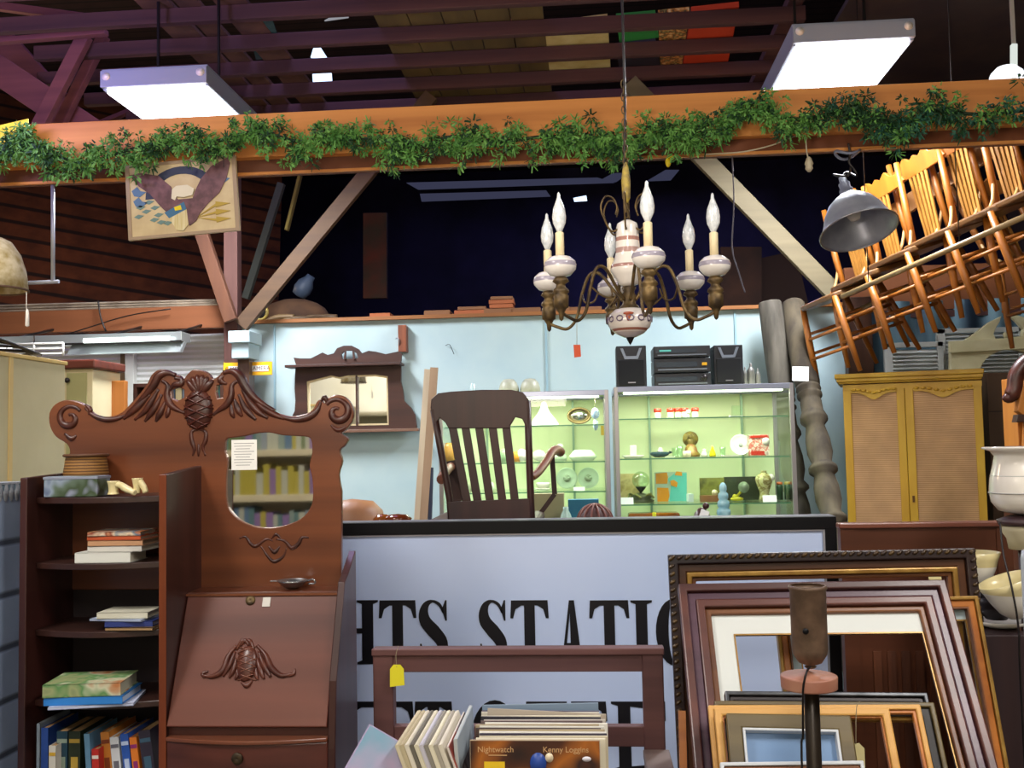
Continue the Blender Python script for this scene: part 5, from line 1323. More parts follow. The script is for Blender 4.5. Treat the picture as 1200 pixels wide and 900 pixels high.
# =================================================================== record albums on the seat
S_ = .315
cols = ['D8D0B8', 'C8BCA0', '3A3440', 'E0DCD0', 'B8A888', '4A3A34', 'D8D4C8', 'A89878', 'E4E0D4', '6A5A58', 'C8C0B4', '2E2A30', 'DCD4BC', 'B0A494', 'CFC8B8', '545060']
def album(c, yaw, tilt, roll, th, name, lab, grp, cover, edge='D8D0BC'):
    "square sleeve, base centre at c; thin along local y"
    t = thing(name, lab, 'record album', c, grp, (tilt, roll, yaw))
    b = MB().box((0, 0, S_ / 2), (S_, th, S_))
    part('sleeve', b, mat('sleeve_' + edge, edge, .6), t, local=True)
    part('cover', MB().box((0, -th / 2 - .0008, S_ / 2), (S_ - .003, .0016, S_ - .003)), cover, t, local=True)
    part('back_cover', MB().box((0, th / 2 + .0008, S_ / 2), (S_ - .003, .0016, S_ - .003)), mat('sleeve_back_' + edge, edge, .6), t, local=True)
    return t
xc = at(626, 868, 2.44).x
M_FRONT = splotch('amber_cover', ['120A0C', '4A2410', 'A8601C', '2A1410', '6A3414'], 5, .4)
t = album((xc, 2.44, zrec), 0, math.radians(-3), 0, .005, 'record_album', 'frontmost record album with an amber brown cover and pale lettering', 'record albums facing front on the bench', M_FRONT, 'B8A488')
MT2 = mat('cover_lettering', 'C8A070', .5)
for txt, x in (('Nightwatch', -.095), ('Kenny Loggins', .075)):
    part('lettering', MB().mesh(text_mesh(txt, .019, .0004), facing((x, -.0046, S_ - .022))), MT2, t, local=True)
for x, z, w, h, m_ in ((-.098, .252, .05, .026, mat('cover_yellow', 'E8C020', .4)), (.008, .262, .04, .05, mat('cover_blue', '2A4A9A', .4)), (.035, .275, .02, .022, mat('cover_pale', 'E8D8B8', .4)), (.125, .272, .022, .012, mat('cover_white', 'E4E0E8', .4)), (-.09, .280, .045, .002, MT2)):
    part('cover_art', MB().lathe([(0, 0), (w / 2, 0), (w / 2, .0006), (0, .0006)], (x, -.0048, z), 14, Matrix.Rotation(PI / 2, 3, 'X') @ Matrix.Diagonal((1, h / w, 1))) if w < .045 else MB().box((x, -.0048, z), (w, .0008, h)), m_, t, local=True)
words = ['directly behind the amber front cover', 'second behind the front cover', 'third behind the front cover', 'fourth behind the front cover', 'fifth behind the front cover', 'sixth behind the front cover', 'seventh behind the front cover', 'eighth behind the front cover',
         'ninth behind the front cover', 'tenth behind the front cover', 'eleventh behind the front cover', 'twelfth behind the front cover', 'thirteenth behind the front cover', 'fourteenth behind the front cover', 'fifteenth behind the front cover', 'last of the front facing row']
rnd = random.Random(11)
names = {'D8D0B8': 'cream', 'C8BCA0': 'tan', '3A3440': 'dark', 'E0DCD0': 'white', 'B8A888': 'buff', '4A3A34': 'brown', 'D8D4C8': 'off white', 'A89878': 'khaki', 'E4E0D4': 'ivory', '6A5A58': 'greyish brown', 'C8C0B4': 'stone', '2E2A30': 'black', 'DCD4BC': 'pale cream', 'B0A494': 'taupe', 'CFC8B8': 'pale', '545060': 'slate'}
for i in range(16):
    cl = cols[i]
    y = 2.457 + i * .0165
    x = xc + rnd.uniform(-.008, .012) + .012 - .0005 * i
    roll = rnd.uniform(-.006, .006) + (.05 if i == 13 else 0)
    tl = math.radians(-3 + rnd.uniform(-.8, .8))
    album((x, y, zrec + abs(math.sin(roll)) * S_ / 2), rnd.uniform(-.02, .02), tl, roll, rnd.choice((.004, .006, .008)), 'record_album', '%s edged record album, %s' % (names[cl], words[i]), 'record albums facing front on the bench',
          mat('cv_' + cl, cl, .5), cl)
album((xc + .005, 2.735, zrec + .012), 0, math.radians(-2), -.02, .004, 'record_album', 'blue grey record album at the very back of the front facing row', 'record albums facing front on the bench', mat('cv_bluegrey', '7C90A4', .5), '8C9CAC')
# left row: sleeves set edge-on, running away from the viewer
lc = ['D0C4A4', 'BCAE8C', 'E0D8C4', '6A6458', 'D8D0B4', 'C4C0C8', '8A8478', 'E4DCC0', 'A8A090', 'D8D0BC']
lw = ['leftmost tan', 'second from left, buff', 'third from left, ivory', 'fourth from left, dark', 'fifth from left, cream', 'sixth from left, lilac grey', 'seventh from left, grey', 'eighth from left, yellowish', 'ninth from left, taupe', 'tenth from left, pale']
x0 = at(466, 868, 2.45).x
for i in range(10):
    cl = lc[i]
    x = x0 + .105 + i * .0118
    album((x, 2.45 + S_ / 2 + .0, zrec + .008), PI / 2, math.radians(-20), 0, .008, 'record_album', '%s record album of the edge-on row' % lw[i], 'edge-on record albums at the left of the bench',
          mat('cl_' + cl, cl, .5), cl)
album((x0 + .105 + .125, 2.45 + S_ / 2, zrec + .004), PI / 2, math.radians(-20), 0, .004, 'record_album', 'red and brown printed album closing the edge-on row', 'edge-on record albums at the left of the bench', splotch('red_brown_cover', ['3A1C1C', 'A83A20', '7A7078', '2A1818', '9A8C94'], 9), 'D8CCC0')
album((at(550, 880, 2.6).x, 2.62, zrec), PI / 2 + .0, math.radians(-3), 0, .007, 'record_album', 'pale blue grey record album standing alone between the two rows', 'edge-on record albums at the left of the bench', mat('cl_paleblue', 'A8B4BC', .5), 'B4B8B4')
# tilted card at the left
o = at(432, 905, 2.42)
t = thing('record_album', 'lilac and blue pictured record album tilted beside the desk', 'record album', at(414, 1010, 2.42), None, (math.radians(-12), math.radians(33), .25))
part('sleeve', MB().box((0, 0, .13), (.26, .005, .315)), mat('lilac_card', 'B8A8C8', .5), t, local=True)
part('cover', MB().box((0, -.0035, .13), (.255, .002, .31)), mat('lilac_blue_print', 'C0AECC', .4, 0, '88B0C8', 3, lo=.45, hi=.55), t, local=True)
b = MB()
for k, (x, z, h) in enumerate(((-.06, .06, .09), (-.02, .08, .11), (.02, .05, .12), (.06, .07, .1), (.09, .03, .1))):
    b.lathe([(0, -.002), (1, -.002), (1, .0), (0, .0)], (x, -.0045, z + .02), 12, Matrix.Rotation(PI / 2, 3, 'X') @ Matrix.Diagonal((.016, h / 2, 1)))
part('cover_art', b, mat('figures_grey', '4A5468', .5), t, local=True, label='dark figures printed on the cover')

# =================================================================== secretary desk with bookcase
YF2, YBk = 2.80, 3.07
q = lambda x, y, Y=YBk: at(x, y, Y)
f_ = lambda x, y: at(x, y, YF2)
X0 = f_(22, 700).x; X1 = f_(40, 700).x; X2 = f_(187, 700).x; X3 = f_(200, 700).x; X4 = f_(383, 780).x; X5 = X4 + .022
X1 = X0 + .022
t = thing('secretary_desk', 'carved dark mahogany secretary desk joined to an open bookcase with a shaped mirror', 'desk', ((X0 + X5) / 2, (YF2 + YBk) / 2, 0))
desk = t
# back panel with carved outline; hole for the mirror, two openings beside the palmette
outl = [(84, 640), (86, 600), (86, 560), (80, 545), (86, 530), (82, 520), (70, 512), (63, 500), (62, 485), (69, 474), (82, 469), (96, 471), (106, 477), (112, 484), (122, 488), (136, 488), (147, 483), (157, 473), (167, 462), (176, 450), (181, 440), (189, 434), (199, 434), (206, 438), (214, 441), (217, 446),
        (222, 440), (229, 434), (238, 434), (247, 438), (252, 444), (258, 442), (266, 434), (276, 433), (283, 437), (287, 446), (292, 458), (301, 468), (315, 478), (330, 485), (345, 488), (358, 486), (368, 481), (373, 472), (378, 468), (382, 473), (388, 466), (398, 463), (408, 467), (415, 478), (415, 492), (408, 503),
        (402, 508), (410, 514), (406, 522), (400, 528), (403, 540), (399, 556), (402, 575), (402, 690), (84, 690)]
h1 = [(204, 457), (212, 454), (219, 457), (219, 466), (212, 470), (205, 467)]
h2 = [(257, 452), (263, 451), (265, 458), (264, 466), (258, 467), (256, 460)]
mir = [(268, 515), (276, 513), (290, 511), (303, 508), (318, 507), (333, 510), (348, 511), (362, 512), (367, 516), (368, 530), (365, 545), (368, 560), (369, 578), (367, 592), (359, 604), (345, 612), (326, 617), (306, 617), (288, 611), (276, 601), (269, 588), (268, 560), (270, 540), (267, 528)]
def sm2(pts, k=3, closed=True): return [(p.x, p.y) for p in smoothpts([(a, b_, 0) for a, b_ in pts], k, closed)]
o = q(240, 560)
part('back_panel', cut([[outl[0]] + sm2(outl[1:-2], 3, False) + outl[-2:], h1, h2, sm2(mir)], o, YBk + .012, .022, .003), wood('mahogany_panel', '542A18', '7C4426', 'x', 5, .35, .2, .05), desk)
mg = part('mirror_glass', cut([sm2(mir)], o, YBk + .012, .004), mat('mirror_silver', 'E8E8E4', .03, 1), desk)
mi = [(268 + 50 + (a - 318) * .90, 562 + (b_ - 562) * .92) for a, b_ in mir]; mi = [(a - 50 + 50, b_) for a, b_ in mi]
mi = [(318 + (a - 318) * .90, 562 + (b_ - 562) * .92) for a, b_ in mir]
part('mirror_bevel', cut([sm2(mir), sm2(mi)], o, YBk + .009, .002), mat('bevel_pale', 'B8B49C', .12, .8), desk)
yc_ = YBk - .009
def carve(pts, r, Y=None, n=8, k=4):
    Y = Y or yc_
    P = smoothpts([at(a, b_, Y) for a, b_ in pts], k)
    rr = [r * (math.sin(PI * min(max(i / (len(P) - 1), .12), .9)) * .8 + .25) for i in range(len(P))] if not isinstance(r, list) else r
    return P, rr
def carving(name, strokes, lab=None, Y=None, extra=None, m=None):
    b = MB()
    for pts, r in strokes:
        P, rr = carve(pts, r, Y); b.tube(P, rr, 8)
    if extra: extra(b)
    return part(name, b, m or M_CARVE, desk, label=lab)
# left and right winged scrolls
def mirx(s): return [([(469 - a, b_ + 0) for a, b_ in pts], r) for pts, r in s]
wing = [([(206, 440), (196, 437), (186, 441), (180, 452), (168, 466), (150, 484)], .014),
        ([(205, 443), (213, 445), (212, 450), (204, 451), (199, 457)], .011),
        ([(190, 446), (197, 452), (196, 464), (200, 474), (208, 480), (217, 484)], .012),
        ([(186, 456), (178, 470), (170, 482), (158, 492)], .011), ([(190, 462), (183, 476), (176, 486), (170, 494)], .011),
        ([(195, 468), (190, 480), (186, 488), (183, 494)], .011), ([(199, 474), (197, 484), (195, 490)], .009),
        ([(176, 462), (164, 475), (153, 484), (145, 491)], .012)]
carving('wing_carving', wing, 'left carved eagle-like scroll wing')
wingr = [([(262, 437), (272, 435), (281, 441), (288, 454), (300, 468), (322, 482)], .015), ([(262, 440), (258, 446), (266, 450)], .010),
         ([(279, 446), (272, 452), (271, 464), (266, 474), (258, 480), (250, 486)], .012),
         ([(284, 456), (292, 470), (302, 482), (314, 490)], .012), ([(280, 462), (286, 476), (293, 485), (300, 492)], .011), ([(275, 468), (279, 480), (284, 488)], .011), ([(271, 474), (272, 484), (275, 490)], .009),
         ([(296, 466), (308, 478), (322, 486), (334, 491)], .011)]
carving('wing_carving', wingr, 'right carved eagle-like scroll wing')
fan = [([(234, 462), (219 + i * 6.2, 446 - 9 * math.sin(PI * (i + .5) / 6) + 2)], .013) for i in range(6)]
carving('palmette', fan, 'carved fan of leaves at the centre of the crest')
def pine(b):
    c = at(233, 480, yc_); b.ball(c, (px(18, YBk), .022, px(25, YBk)), 18)
b = MB(); pine(b); part('pineapple', b, M_CARVE, desk, label='carved pineapple at the centre of the crest')
b = MB(); c = at(233, 480, yc_); rx, rz_ = px(18, YBk), px(25, YBk)
for sgn in (-1, 1):
    for k in range(-2, 4):
        P = []
        for j in range(9):
            u = -1 + 2 * j / 8; zz = (k * .42 - .1 + sgn * u * .30)
            if abs(zz) < .97:
                ww = math.sqrt(1 - zz * zz)
                P.append(c + V((rx * u * ww, -.024 * math.sqrt(max(0, 1 - u * u)) * ww - .002, rz_ * zz)))
        if len(P) > 2: b.tube(P, .0028, 5)
part('lattice', b, mat('carved_lattice', '4A2018', .3), desk, label='crossing grooves on the pineapple')  # crossing strips in one plain reddish brown
carving('scroll_rail', [([(100, 478), (110, 487), (125, 492), (140, 490), (152, 484)], .009)], None)
carving('scroll_rail', [([(325, 487), (345, 492), (362, 489), (372, 481), (376, 471)], .011)], None)
def spiral(cx_, cy_, r, turns, start, sgn):
    return [(cx_ + sgn * r * (1 - .75 * i / 20) * math.cos(start + turns * 2 * PI * i / 20), cy_ - r * (1 - .75 * i / 20) * math.sin(start + turns * 2 * PI * i / 20)) for i in range(21)]
carving('scroll', [(spiral(82, 490, 15, 1.2, .6, 1), .012), ([(76, 508), (84, 514), (90, 510)], .009), ([(100, 474), (106, 480), (104, 486)], .008)], 'left end scroll of the crest')
carving('scroll', [(spiral(396, 483, 16, 1.2, .6, -1), .013), ([(388, 498), (396, 504), (406, 500)], .008), ([(376, 470), (381, 466), (384, 474)], .008)], 'right end scroll of the crest')
carving('drop_carving', [([(233, 503), (225, 506), (225, 516), (228, 526), (226, 534)], .008), ([(233, 503), (241, 506), (241, 516), (238, 524), (241, 534)], .008), ([(233, 520), (233, 535)], .006)], 'carved drop under the pineapple')
carving('scroll_carving', [([(281, 631), (288, 629), (293, 636), (300, 640), (312, 632), (320, 634)], .006), ([(362, 630), (354, 630), (350, 637), (342, 642), (334, 634), (324, 632)], .007), ([(306, 640), (314, 652), (322, 658), (332, 652), (336, 642)], .006), ([(315, 640), (322, 647), (328, 640)], .007), ([(318, 632), (324, 626), (330, 633)], .005)], 'carved scroll ornament below the mirror')
# cases
zD = f_(190, 556).z                      # divider top
zBk = zD
def side(x0, x1, prof, nm, lab=None):
    return part(nm, MB().prism([(x0, y, z) for y, z in prof], (x1 - x0, 0, 0)), M_MAHOGZ, desk, .003, lab)
side(X0, X1, [(YF2, 0), (YF2, f_(30, 560).z), (YBk, f_(30, 560).z + .01), (YBk, 0)], 'side_panel')
side(X2, X2 + .02, [(YF2, 0), (YF2, zD), (YBk, zD + .02), (YBk, 0)], 'side_panel')
part('front_edge', MB().span((X2 - .001, YF2 - .004, 0), (X2 + .021, YF2, zD)), wood('edge_mahog', '6A3018', '84401E', 'z', 6, .3, .3), desk, .002, 'lighter brown front edge')
zR = at(383, 692, YF2 + .1).z
side(X4, X5, [(YF2, 0), (YF2, .66), (YF2 + .02, at(383, 800, YF2).z), (YF2 + .13, zR + .02), (YF2 + .17, at(403, 668, YBk).z), (YBk, at(406, 645, YBk).z), (YBk, 0)], 'side_panel')
zsh = [at(110, 583, YF2).z, at(110, 661, YF2).z, at(110, 741, YF2).z, at(110, 825, YF2).z, .47]
for i, z in enumerate(zsh):
    n = 14; pts = [(X1, YBk - .002, z - .018)] + [(X1 + (X2 - X1) * j / n, YF2 + .02 - .045 * math.sin(PI * j / n) + .03, z - .018) for j in range(n + 1)] + [(X2, YBk - .002, z - .018)]
    part('shelf', MB().prism(pts[::-1], (0, 0, .018)), wood('shelf_wood', '281612', '3C221C', 'x', 6, .4, .2), desk, .002)
part('backing', MB().span((X0, YBk - .004, 0), (X2, YBk + .001, zsh[0])), mat('backing_dark', '1E1014', .7), desk)
# writing box
YL = YF2 + .155
zt_ = at(300, 693, YL).z; zl = at(290, 852, YF2).z
XL = X2 + .02
part('desk_top', MB().span((XL, YL - .01, zt_ - .009), (X4, YBk, zt_)), wood('desk_top_wood', '4A2214', '6A3620', 'x', 5, .3, .4), desk, .004)
th_ = math.atan2(YL - YF2, zt_ - zl); Ls = math.hypot(YL - YF2, zt_ - zl) - .012
up_ = V((0, math.sin(th_), math.cos(th_))); o = V((XL, YF2, zl))
fm2 = facing(o + V((0, 0, 0)), (1, 0, 0), up_)
W2 = X4 - XL
def on_lid(x, y): # photo pixel -> 2D on the lid plane
    d = RC @ V(((x - 600) / F, (450 - y) / F, -1)); n_ = V((1, 0, 0)).cross(up_)
    k = (o - EYE).dot(n_) / d.dot(n_); p = EYE + d * k - o
    return p.x, p.dot(up_)
part('lid', MB().mesh(outline_mesh([[(.002, 0), (W2 - .002, 0), (W2 - .002, Ls), (.002, Ls)]], .02, .003), fm2 @ Matrix.Translation((0, 0, -.006))), wood('lid_wood', '50281E', '723E30', 'x', 3, .36, .3, .04), desk)
part('lid_moulding', MB().span((XL, YL - .014, zt_ - .011), (X4, YL - .004, zt_ - .005)), mat('lid_edge_brown', '7A4830', .25), desk)  # moulding strip in a lighter brown
def lidcarve(name, strokes, lab, m=None, balls=()):
    b = MB()
    for pts, r in strokes:
        P2 = [on_lid(*p) for p in pts]; P = smoothpts([fm2 @ V((a, c_, .006)) for a, c_ in P2], 4)
        b.tube(P, [r * (math.sin(PI * min(max(i / (len(P) - 1), .12), .9)) * .8 + .25) for i in range(len(P))], 8)
    for (x, y, rx_, ry_) in balls:
        a, c_ = on_lid(x, y); b.ball(fm2 @ V((a, c_, .004)), (px(rx_, YF2), px(ry_, YF2), .014), 16, fm2.to_3x3())
    return part(name, b, m or M_CARVE, desk, label=lab)
MLC = mat('lid_carving', '4A241C', .33, 0, '6A3828', 20)
lidcarve('pineapple', [([(283, 757), (288, 751), (292, 757)], .006), ([(278, 762), (284, 752), (290, 750)], .006), ([(298, 762), (294, 752), (288, 750)], .006), ([(284, 800), (290, 804), (296, 798)], .007)], 'small carved pineapple on the slanted lid', MLC, [(290, 778, 13, 22)])
lidcarve('leaf_carving', [([(278, 757), (268, 770), (262, 786), (250, 793), (238, 792)], .009), ([(276, 764), (270, 780), (262, 793)], .007), ([(278, 772), (274, 786), (269, 795)], .007), ([(279, 782), (279, 792), (276, 797)], .006), ([(245, 787), (238, 790), (240, 795)], .005)], 'left carved leaf spray on the lid', MLC)
lidcarve('leaf_carving', [([(302, 757), (312, 768), (318, 782), (330, 792), (343, 790)], .009), ([(304, 764), (310, 780), (318, 794)], .008), ([(302, 772), (306, 786), (310, 796)], .008), ([(301, 782), (301, 792), (303, 797)], .006), ([(346, 784), (345, 790), (338, 793)], .005)], 'right carved leaf spray on the lid', MLC)
b = MB()
for j in range(5):
    for s_ in (-1, 1):
        P = [];
        for k in range(5):
            u = -1 + k / 2; a, c_ = on_lid(290 + 11 * u, 762 + j * 8 + s_ * u * 4); P.append(fm2 @ V((a, c_, .004 + .0145 * math.sqrt(max(0, 1 - .72 * u * u - ((762 + j * 8 + s_ * u * 4 - 778) / 22) ** 2)))))
        b.tube(P, .0016, 5)
part('lattice', b, mat('lid_lattice', '7A4C3C', .3), desk, label='crossing grooves on the lid pineapple')  # raised strips, lighter brown than the carving
a, c_ = on_lid(294, 704)
part('lock_plate', MB().lathe([(0, 0), (.015, 0), (.014, .004), (.004, .004), (0, .002)], fm2 @ V((a, c_, .004)), 18, (fm2.to_3x3())), M_BRASS, desk)
a, c_ = on_lid(313, 706)
part('hinge_plate', MB().box(fm2 @ V((a, c_, .005)), (.024, .003, .028), Matrix.Rotation(-th_, 3, 'X')), mat('worn_steel_plate', 'A8A49C', .4, .6), desk)
# recess, bow-front drawer
part('rail', MB().span((XL, YF2 + .02, zl - .035), (X4, YF2 + .05, zl)), M_MAHOG, desk)
zq = at(290, 869, YF2 - .0).z
def bow(z0, z1, dep, nm, m, over=0.0):
    n = 16; pts = [(XL, YF2 + .06, z0)] + [(XL + (X4 - XL) * j / n, YF2 - over - dep * math.sin(PI * j / n), z0) for j in range(n + 1)] + [(X4, YF2 + .06, z0)]
    return part(nm, MB().prism(pts[::-1], (0, 0, z1 - z0)), m, desk, .003)
bow(zq, zq + .012, .035, 'drawer_ledge', wood('ledge_wood', '5C3020', '7A4630', 'x', 5, .3, .4), .004)
d1 = bow(zq - .16, zq - .001, .03, 'drawer', M_MAHOG)
part('keyhole_plate', MB().lathe([(0, 0), (.017, 0), (.015, .004), (.004, .004), (0, .002)], at(278, 889, YF2 - .035), 18, Matrix.Rotation(PI / 2, 3, 'X')), M_BRASS, d1)
bow(zq - .36, zq - .17, .03, 'drawer', M_MAHOG); bow(.06, zq - .37, .03, 'drawer', M_MAHOG)
part('plinth', MB().span((X0 + .02, YF2 + .03, 0), (X4, YBk - .01, .06)), M_MAHOGZ, desk)
part('case_back', MB().span((XL, YBk - .012, 0), (X4, YBk + .0, zt_ - .02)), mat('backing_dark', '1E1014', .7), desk)

# silver dish on the desk top
o = V((at(343, 678, 3.0).x, 3.0, zt_ + .001))
t = thing('silver_dish', 'small silver dish with a side handle on top of the desk', 'dish', o)
M_SIL = mat('silver', 'B0B4B8', .2, .9)
part('bowl', MB().shell([(.0, .0), (.018, .001), (.03, .008), (.042, .02), (.048, .026)], o, 26, None, .003), M_SIL, t)
part('handle', MB().tube(smoothpts([o + V((.045, 0, .022)), o + V((.065, -.006, .028)), o + V((.07, -.004, .016)), o + V((.048, 0, .014))], 4), .003, 7), M_SIL, t)
part('handle', MB().box(o + V((-.055, 0, .024)), (.025, .02, .003)), M_SIL, t, .001)
# note taped to the mirror
a = at(286, 533, YBk - .004)
t = thing('paper_note', 'white printed paper note stuck on the desk mirror', 'note', at(286, 551, YBk - .004))
w_, h_ = px(31, YBk), px(36, YBk)
part('sheet', MB().box((a.x, YBk - .003, a.z), (w_, .0012, h_)), M_PAPER, t)
b = MB()
for k in range(9):
    b.box((a.x - (.004 if k % 3 else 0), YBk - .0038, a.z + h_ * (.38 - k * .09)), (w_ * (.8 - .12 * (k % 3)), .0006, h_ * .022))
part('printed_lines', b, mat('print_grey', 'A0A0A0', .8), t)

# items on the bookcase top shelf
zs0 = zsh[0]
o = V((at(84, 566, 2.86).x, 2.86, zs0 + .001))
t = thing('tin_box', 'blue and green printed tin box on the top shelf of the bookcase', 'box', o)
a, c = at(51, 570, 2.83), at(114, 570, 2.83); hh = px(25, 2.84)
part('box', MB().box(((a.x + c.x) / 2, 2.87, zs0 + .001 + hh / 2), (c.x - a.x, .08, hh)), splotch('tin_print', ['2A3C6A', '8A98A8', '5A6A5A', '3A4A2C', '9AA0B8'], 12), t, .003)
part('lid', MB().box(((a.x + c.x) / 2, 2.87, zs0 + hh - .004), (c.x - a.x + .003, .083, .008)), mat('tin_grey', '8A90A0', .4), t, .001)
o = V((at(100, 552, 2.98).x, 2.985, zs0 + .001))
t = thing('wicker_basket', 'round tan woven basket behind the tin box', 'basket', o)
r = px(26, 2.98); h = at(100, 534, 2.98).z - zs0
part('body', MB().shell([(r * .72, .0), (r * .9, h * .3), (r * 1.0, h * .55), (r * .93, h * .8), (r * .88, h * .96), (r * .95, h)], o, 30, None, .005), stripes('basket_weave', 'A8783C', '6E4A24', 'z', .009, .4, .7, .6, .4), t)
part('rim', MB().tube([o + V((r * .95 * math.cos(a_), r * .95 * math.sin(a_), h)) for a_ in [2 * PI * j / 30 for j in range(30)]], .005, 6, True), mat('rim_dark', '5C3A20', .6), t)
part('base', MB().lathe([(0, 0), (r * .72, 0), (r * .72, .004), (0, .005)], o, 24), mat('rim_dark', '5C3A20', .6), t)
M_IV = mat('cream_ceramic', 'D8C890', .3, 0, 'E4D8A8', 20)
for k, (pa_, pb_, pc_, lab) in enumerate((((133, 562), (145, 571), (162, 578), 'cream ceramic figure lying stretched on the bookcase top shelf'), ((161, 561), (166, 568), (171, 577), 'cream ceramic boot shaped figure at the right of the bookcase top shelf'))):
    Yi = 2.83
    zz = zs0 + .001
    P0, P1, P2 = at(*pa_, Yi), at(*pb_, Yi), at(*pc_, Yi)
    b = MB()
    if k == 0:
        b.tube(smoothpts([V((P0.x, Yi, zz + .006)), V((P0.x, Yi, zz + .02)), V((P0.x, Yi, zz + .045))], 4), [.018, .016, .015, .014, .014, .014, .015, .017, .018], 12)
        b.tube(smoothpts([V((P0.x + .004, Yi, zz + .034)), V((P0.x + .025, Yi - .004, zz + .032)), V((P1.x + .012, Yi - .01, zz + .022)), V((P2.x, Yi - .02, zz + .010))], 4), [.010] * 6 + [.011] * 4 + [.009, .009, .008], 10)
    else:
        b.tube(smoothpts([V((P0.x, Yi, zz + .052)), V((P0.x, Yi, zz + .03)), V((P0.x - .002, Yi, zz + .008))], 4), [.016, .015, .014, .013, .012, .011, .010, .010, .009], 12)
        b.tube(smoothpts([V((P0.x + .004, Yi, zz + .044)), V((P1.x + .006, Yi, zz + .026)), V((P2.x, Yi, zz + .009))], 4), [.012, .012, .011, .010, .010, .009, .009, .009, .008], 10)
    solo('ceramic_figure', b, M_IV, lab, 'figurine')

# book helpers
def flatbook(cx_, cy_, z, w, d, th, yaw, cover, lab, grp, pages='D8D0BC', spine_front=True, cat='book'):
    t = thing('book', lab, cat, (cx_, cy_, z), grp, (0, 0, yaw))
    part('pages', MB().box((0, 0, th / 2), (w - .008, d - .006, th - .004)), mat('pages_' + pages, pages, .8), t, local=True)
    b = MB().box((0, 0, .001), (w, d, .002)).box((0, 0, th - .001), (w, d, .002))
    b.box((0, -d / 2 + .001, th / 2), (w, .002, th)) if spine_front else b.box((-w / 2 + .001, 0, th / 2), (.002, d, th))
    part('cover', b, cover, t, local=True)
    return t
def paint(name, c, r=.5): return mat('cover_' + name, c, r)
def XA(x, Y=2.86): return at(x, 700, Y).x
z = zsh[1] + .001
G1 = 'books lying on the second bookcase shelf'
flatbook(XA(128), 2.875, z, .165, .12, .030, .02, paint('white1', 'DCDCD2'), 'white spined thick book at the bottom of the pile on the second shelf', G1); z += .0305
flatbook(XA(140), 2.89, z, .165, .12, .016, -.02, paint('grey1', 'C8C4BC'), 'grey white book second from the bottom of the second shelf pile', G1); z += .0165
flatbook(XA(140), 2.89, z, .165, .12, .016, .01, paint('tan1', 'C0906A'), 'tan and brown book in the middle of the second shelf pile', G1, 'B8A088'); z += .0165
flatbook(XA(139), 2.89, z, .163, .12, .012, -.02, paint('red1', 'C0542C'), 'orange red book second from the top of the second shelf pile', G1); z += .0125
flatbook(XA(138), 2.89, z, .158, .12, .012, .03, splotch('magazine_print', ['D8A070', '8A3A28', 'E0C8A8', '5A7890', 'C87840'], 18), 'colourful magazine on top of the second shelf pile', G1)
z = zsh[2] + .001; G2 = 'books lying on the third bookcase shelf'
flatbook(XA(160), 2.86, z, .14, .10, .010, 0, paint('brown2', 'A08058'), 'thin brown book at the bottom of the third shelf pile', G2); z += .0105
flatbook(XA(158), 2.87, z, .14, .11, .016, .05, paint('navy2', '2C3A78'), 'dark blue book in the middle of the third shelf pile', G2, 'C8C8D8'); z += .0165
flatbook(XA(146), 2.87, z, .165, .11, .006, -.12, paint('pale2', 'B8C4DC'), 'thin pale blue booklet sticking out of the third shelf pile', G2); z += .0065
flatbook(XA(150), 2.875, z, .15, .11, .018, .03, paint('cream2', 'D0CCB8'), 'cream book on top of the third shelf pile', G2)
z = zsh[3] + .001; G3 = 'large books on the fourth bookcase shelf'
flatbook(XA(110, 2.8), 2.83, z, .23, .16, .008, .22, paint('silver3', 'C0C8E0'), 'thin silvery blue book at the bottom of the large pile', G3, 'D0D4E4'); z += .0085
flatbook(XA(105, 2.8), 2.83, z, .22, .16, .022, .10, paint('blue3', '2C7CC8'), 'bright blue book in the middle of the large pile', G3, 'C8D4E4'); z += .0225
flatbook(XA(102, 2.8), 2.83, z, .215, .16, .036, .14, splotch('green_print', ['7A8A5C', '9AA070', '5A8A50', 'C8C8A8', 'B87848'], 14), 'green pictured hardback on top of the large pile', G3, 'C4C0A8')
# upright books on the bottom shelf
zb = zsh[4] + .001
ub = [ # x px left, right, top y, lean, colour, extra stops, label
 (43, 47, 848, 0, '8A98A4', None, 'thin grey blue book at the far left of the upright row'),
 (48, 57, 853, 0, '2C4E9A', None, 'plain blue book second in the upright row'),
 (57, 66, 874, 0, 'D0CCC0', 'C8A030', 'short white spined book with a yellow top in front of the blue one'),
 (66, 80, 857, 0, '1C3C4C', '8A9A8A', 'dark teal book with a pale emblem in the upright row'),
 (80, 95, 857, 0, '26301C', 'B8983C', 'dark green book with gold bands in the upright row'),
 (98, 105, 860, 4, '6A98B8', None, 'thin light blue book leaning by the dark green one'),
 (107, 116, 878, 2, 'B02820', 'D8CCC0', 'short red book in the upright row'),
 (117, 128, 858, 6, 'B8742C', '7A3A1C', 'orange tan book leaning right of the short red one'),
 (128, 139, 864, 6, 'D0D4D8', '6A6A74', 'white spined book leaning in the upright row'),
 (140, 150, 860, 7, '2A54A8', 'B8C8E8', 'bright blue book leaning right of the white one'),
 (151, 160, 864, 7, 'D87828', '8A2A6A', 'orange and magenta book leaning in the upright row'),
 (161, 176, 856, 8, '2E2838', '3A5A70', 'dark book leaning near the right of the upright row')]
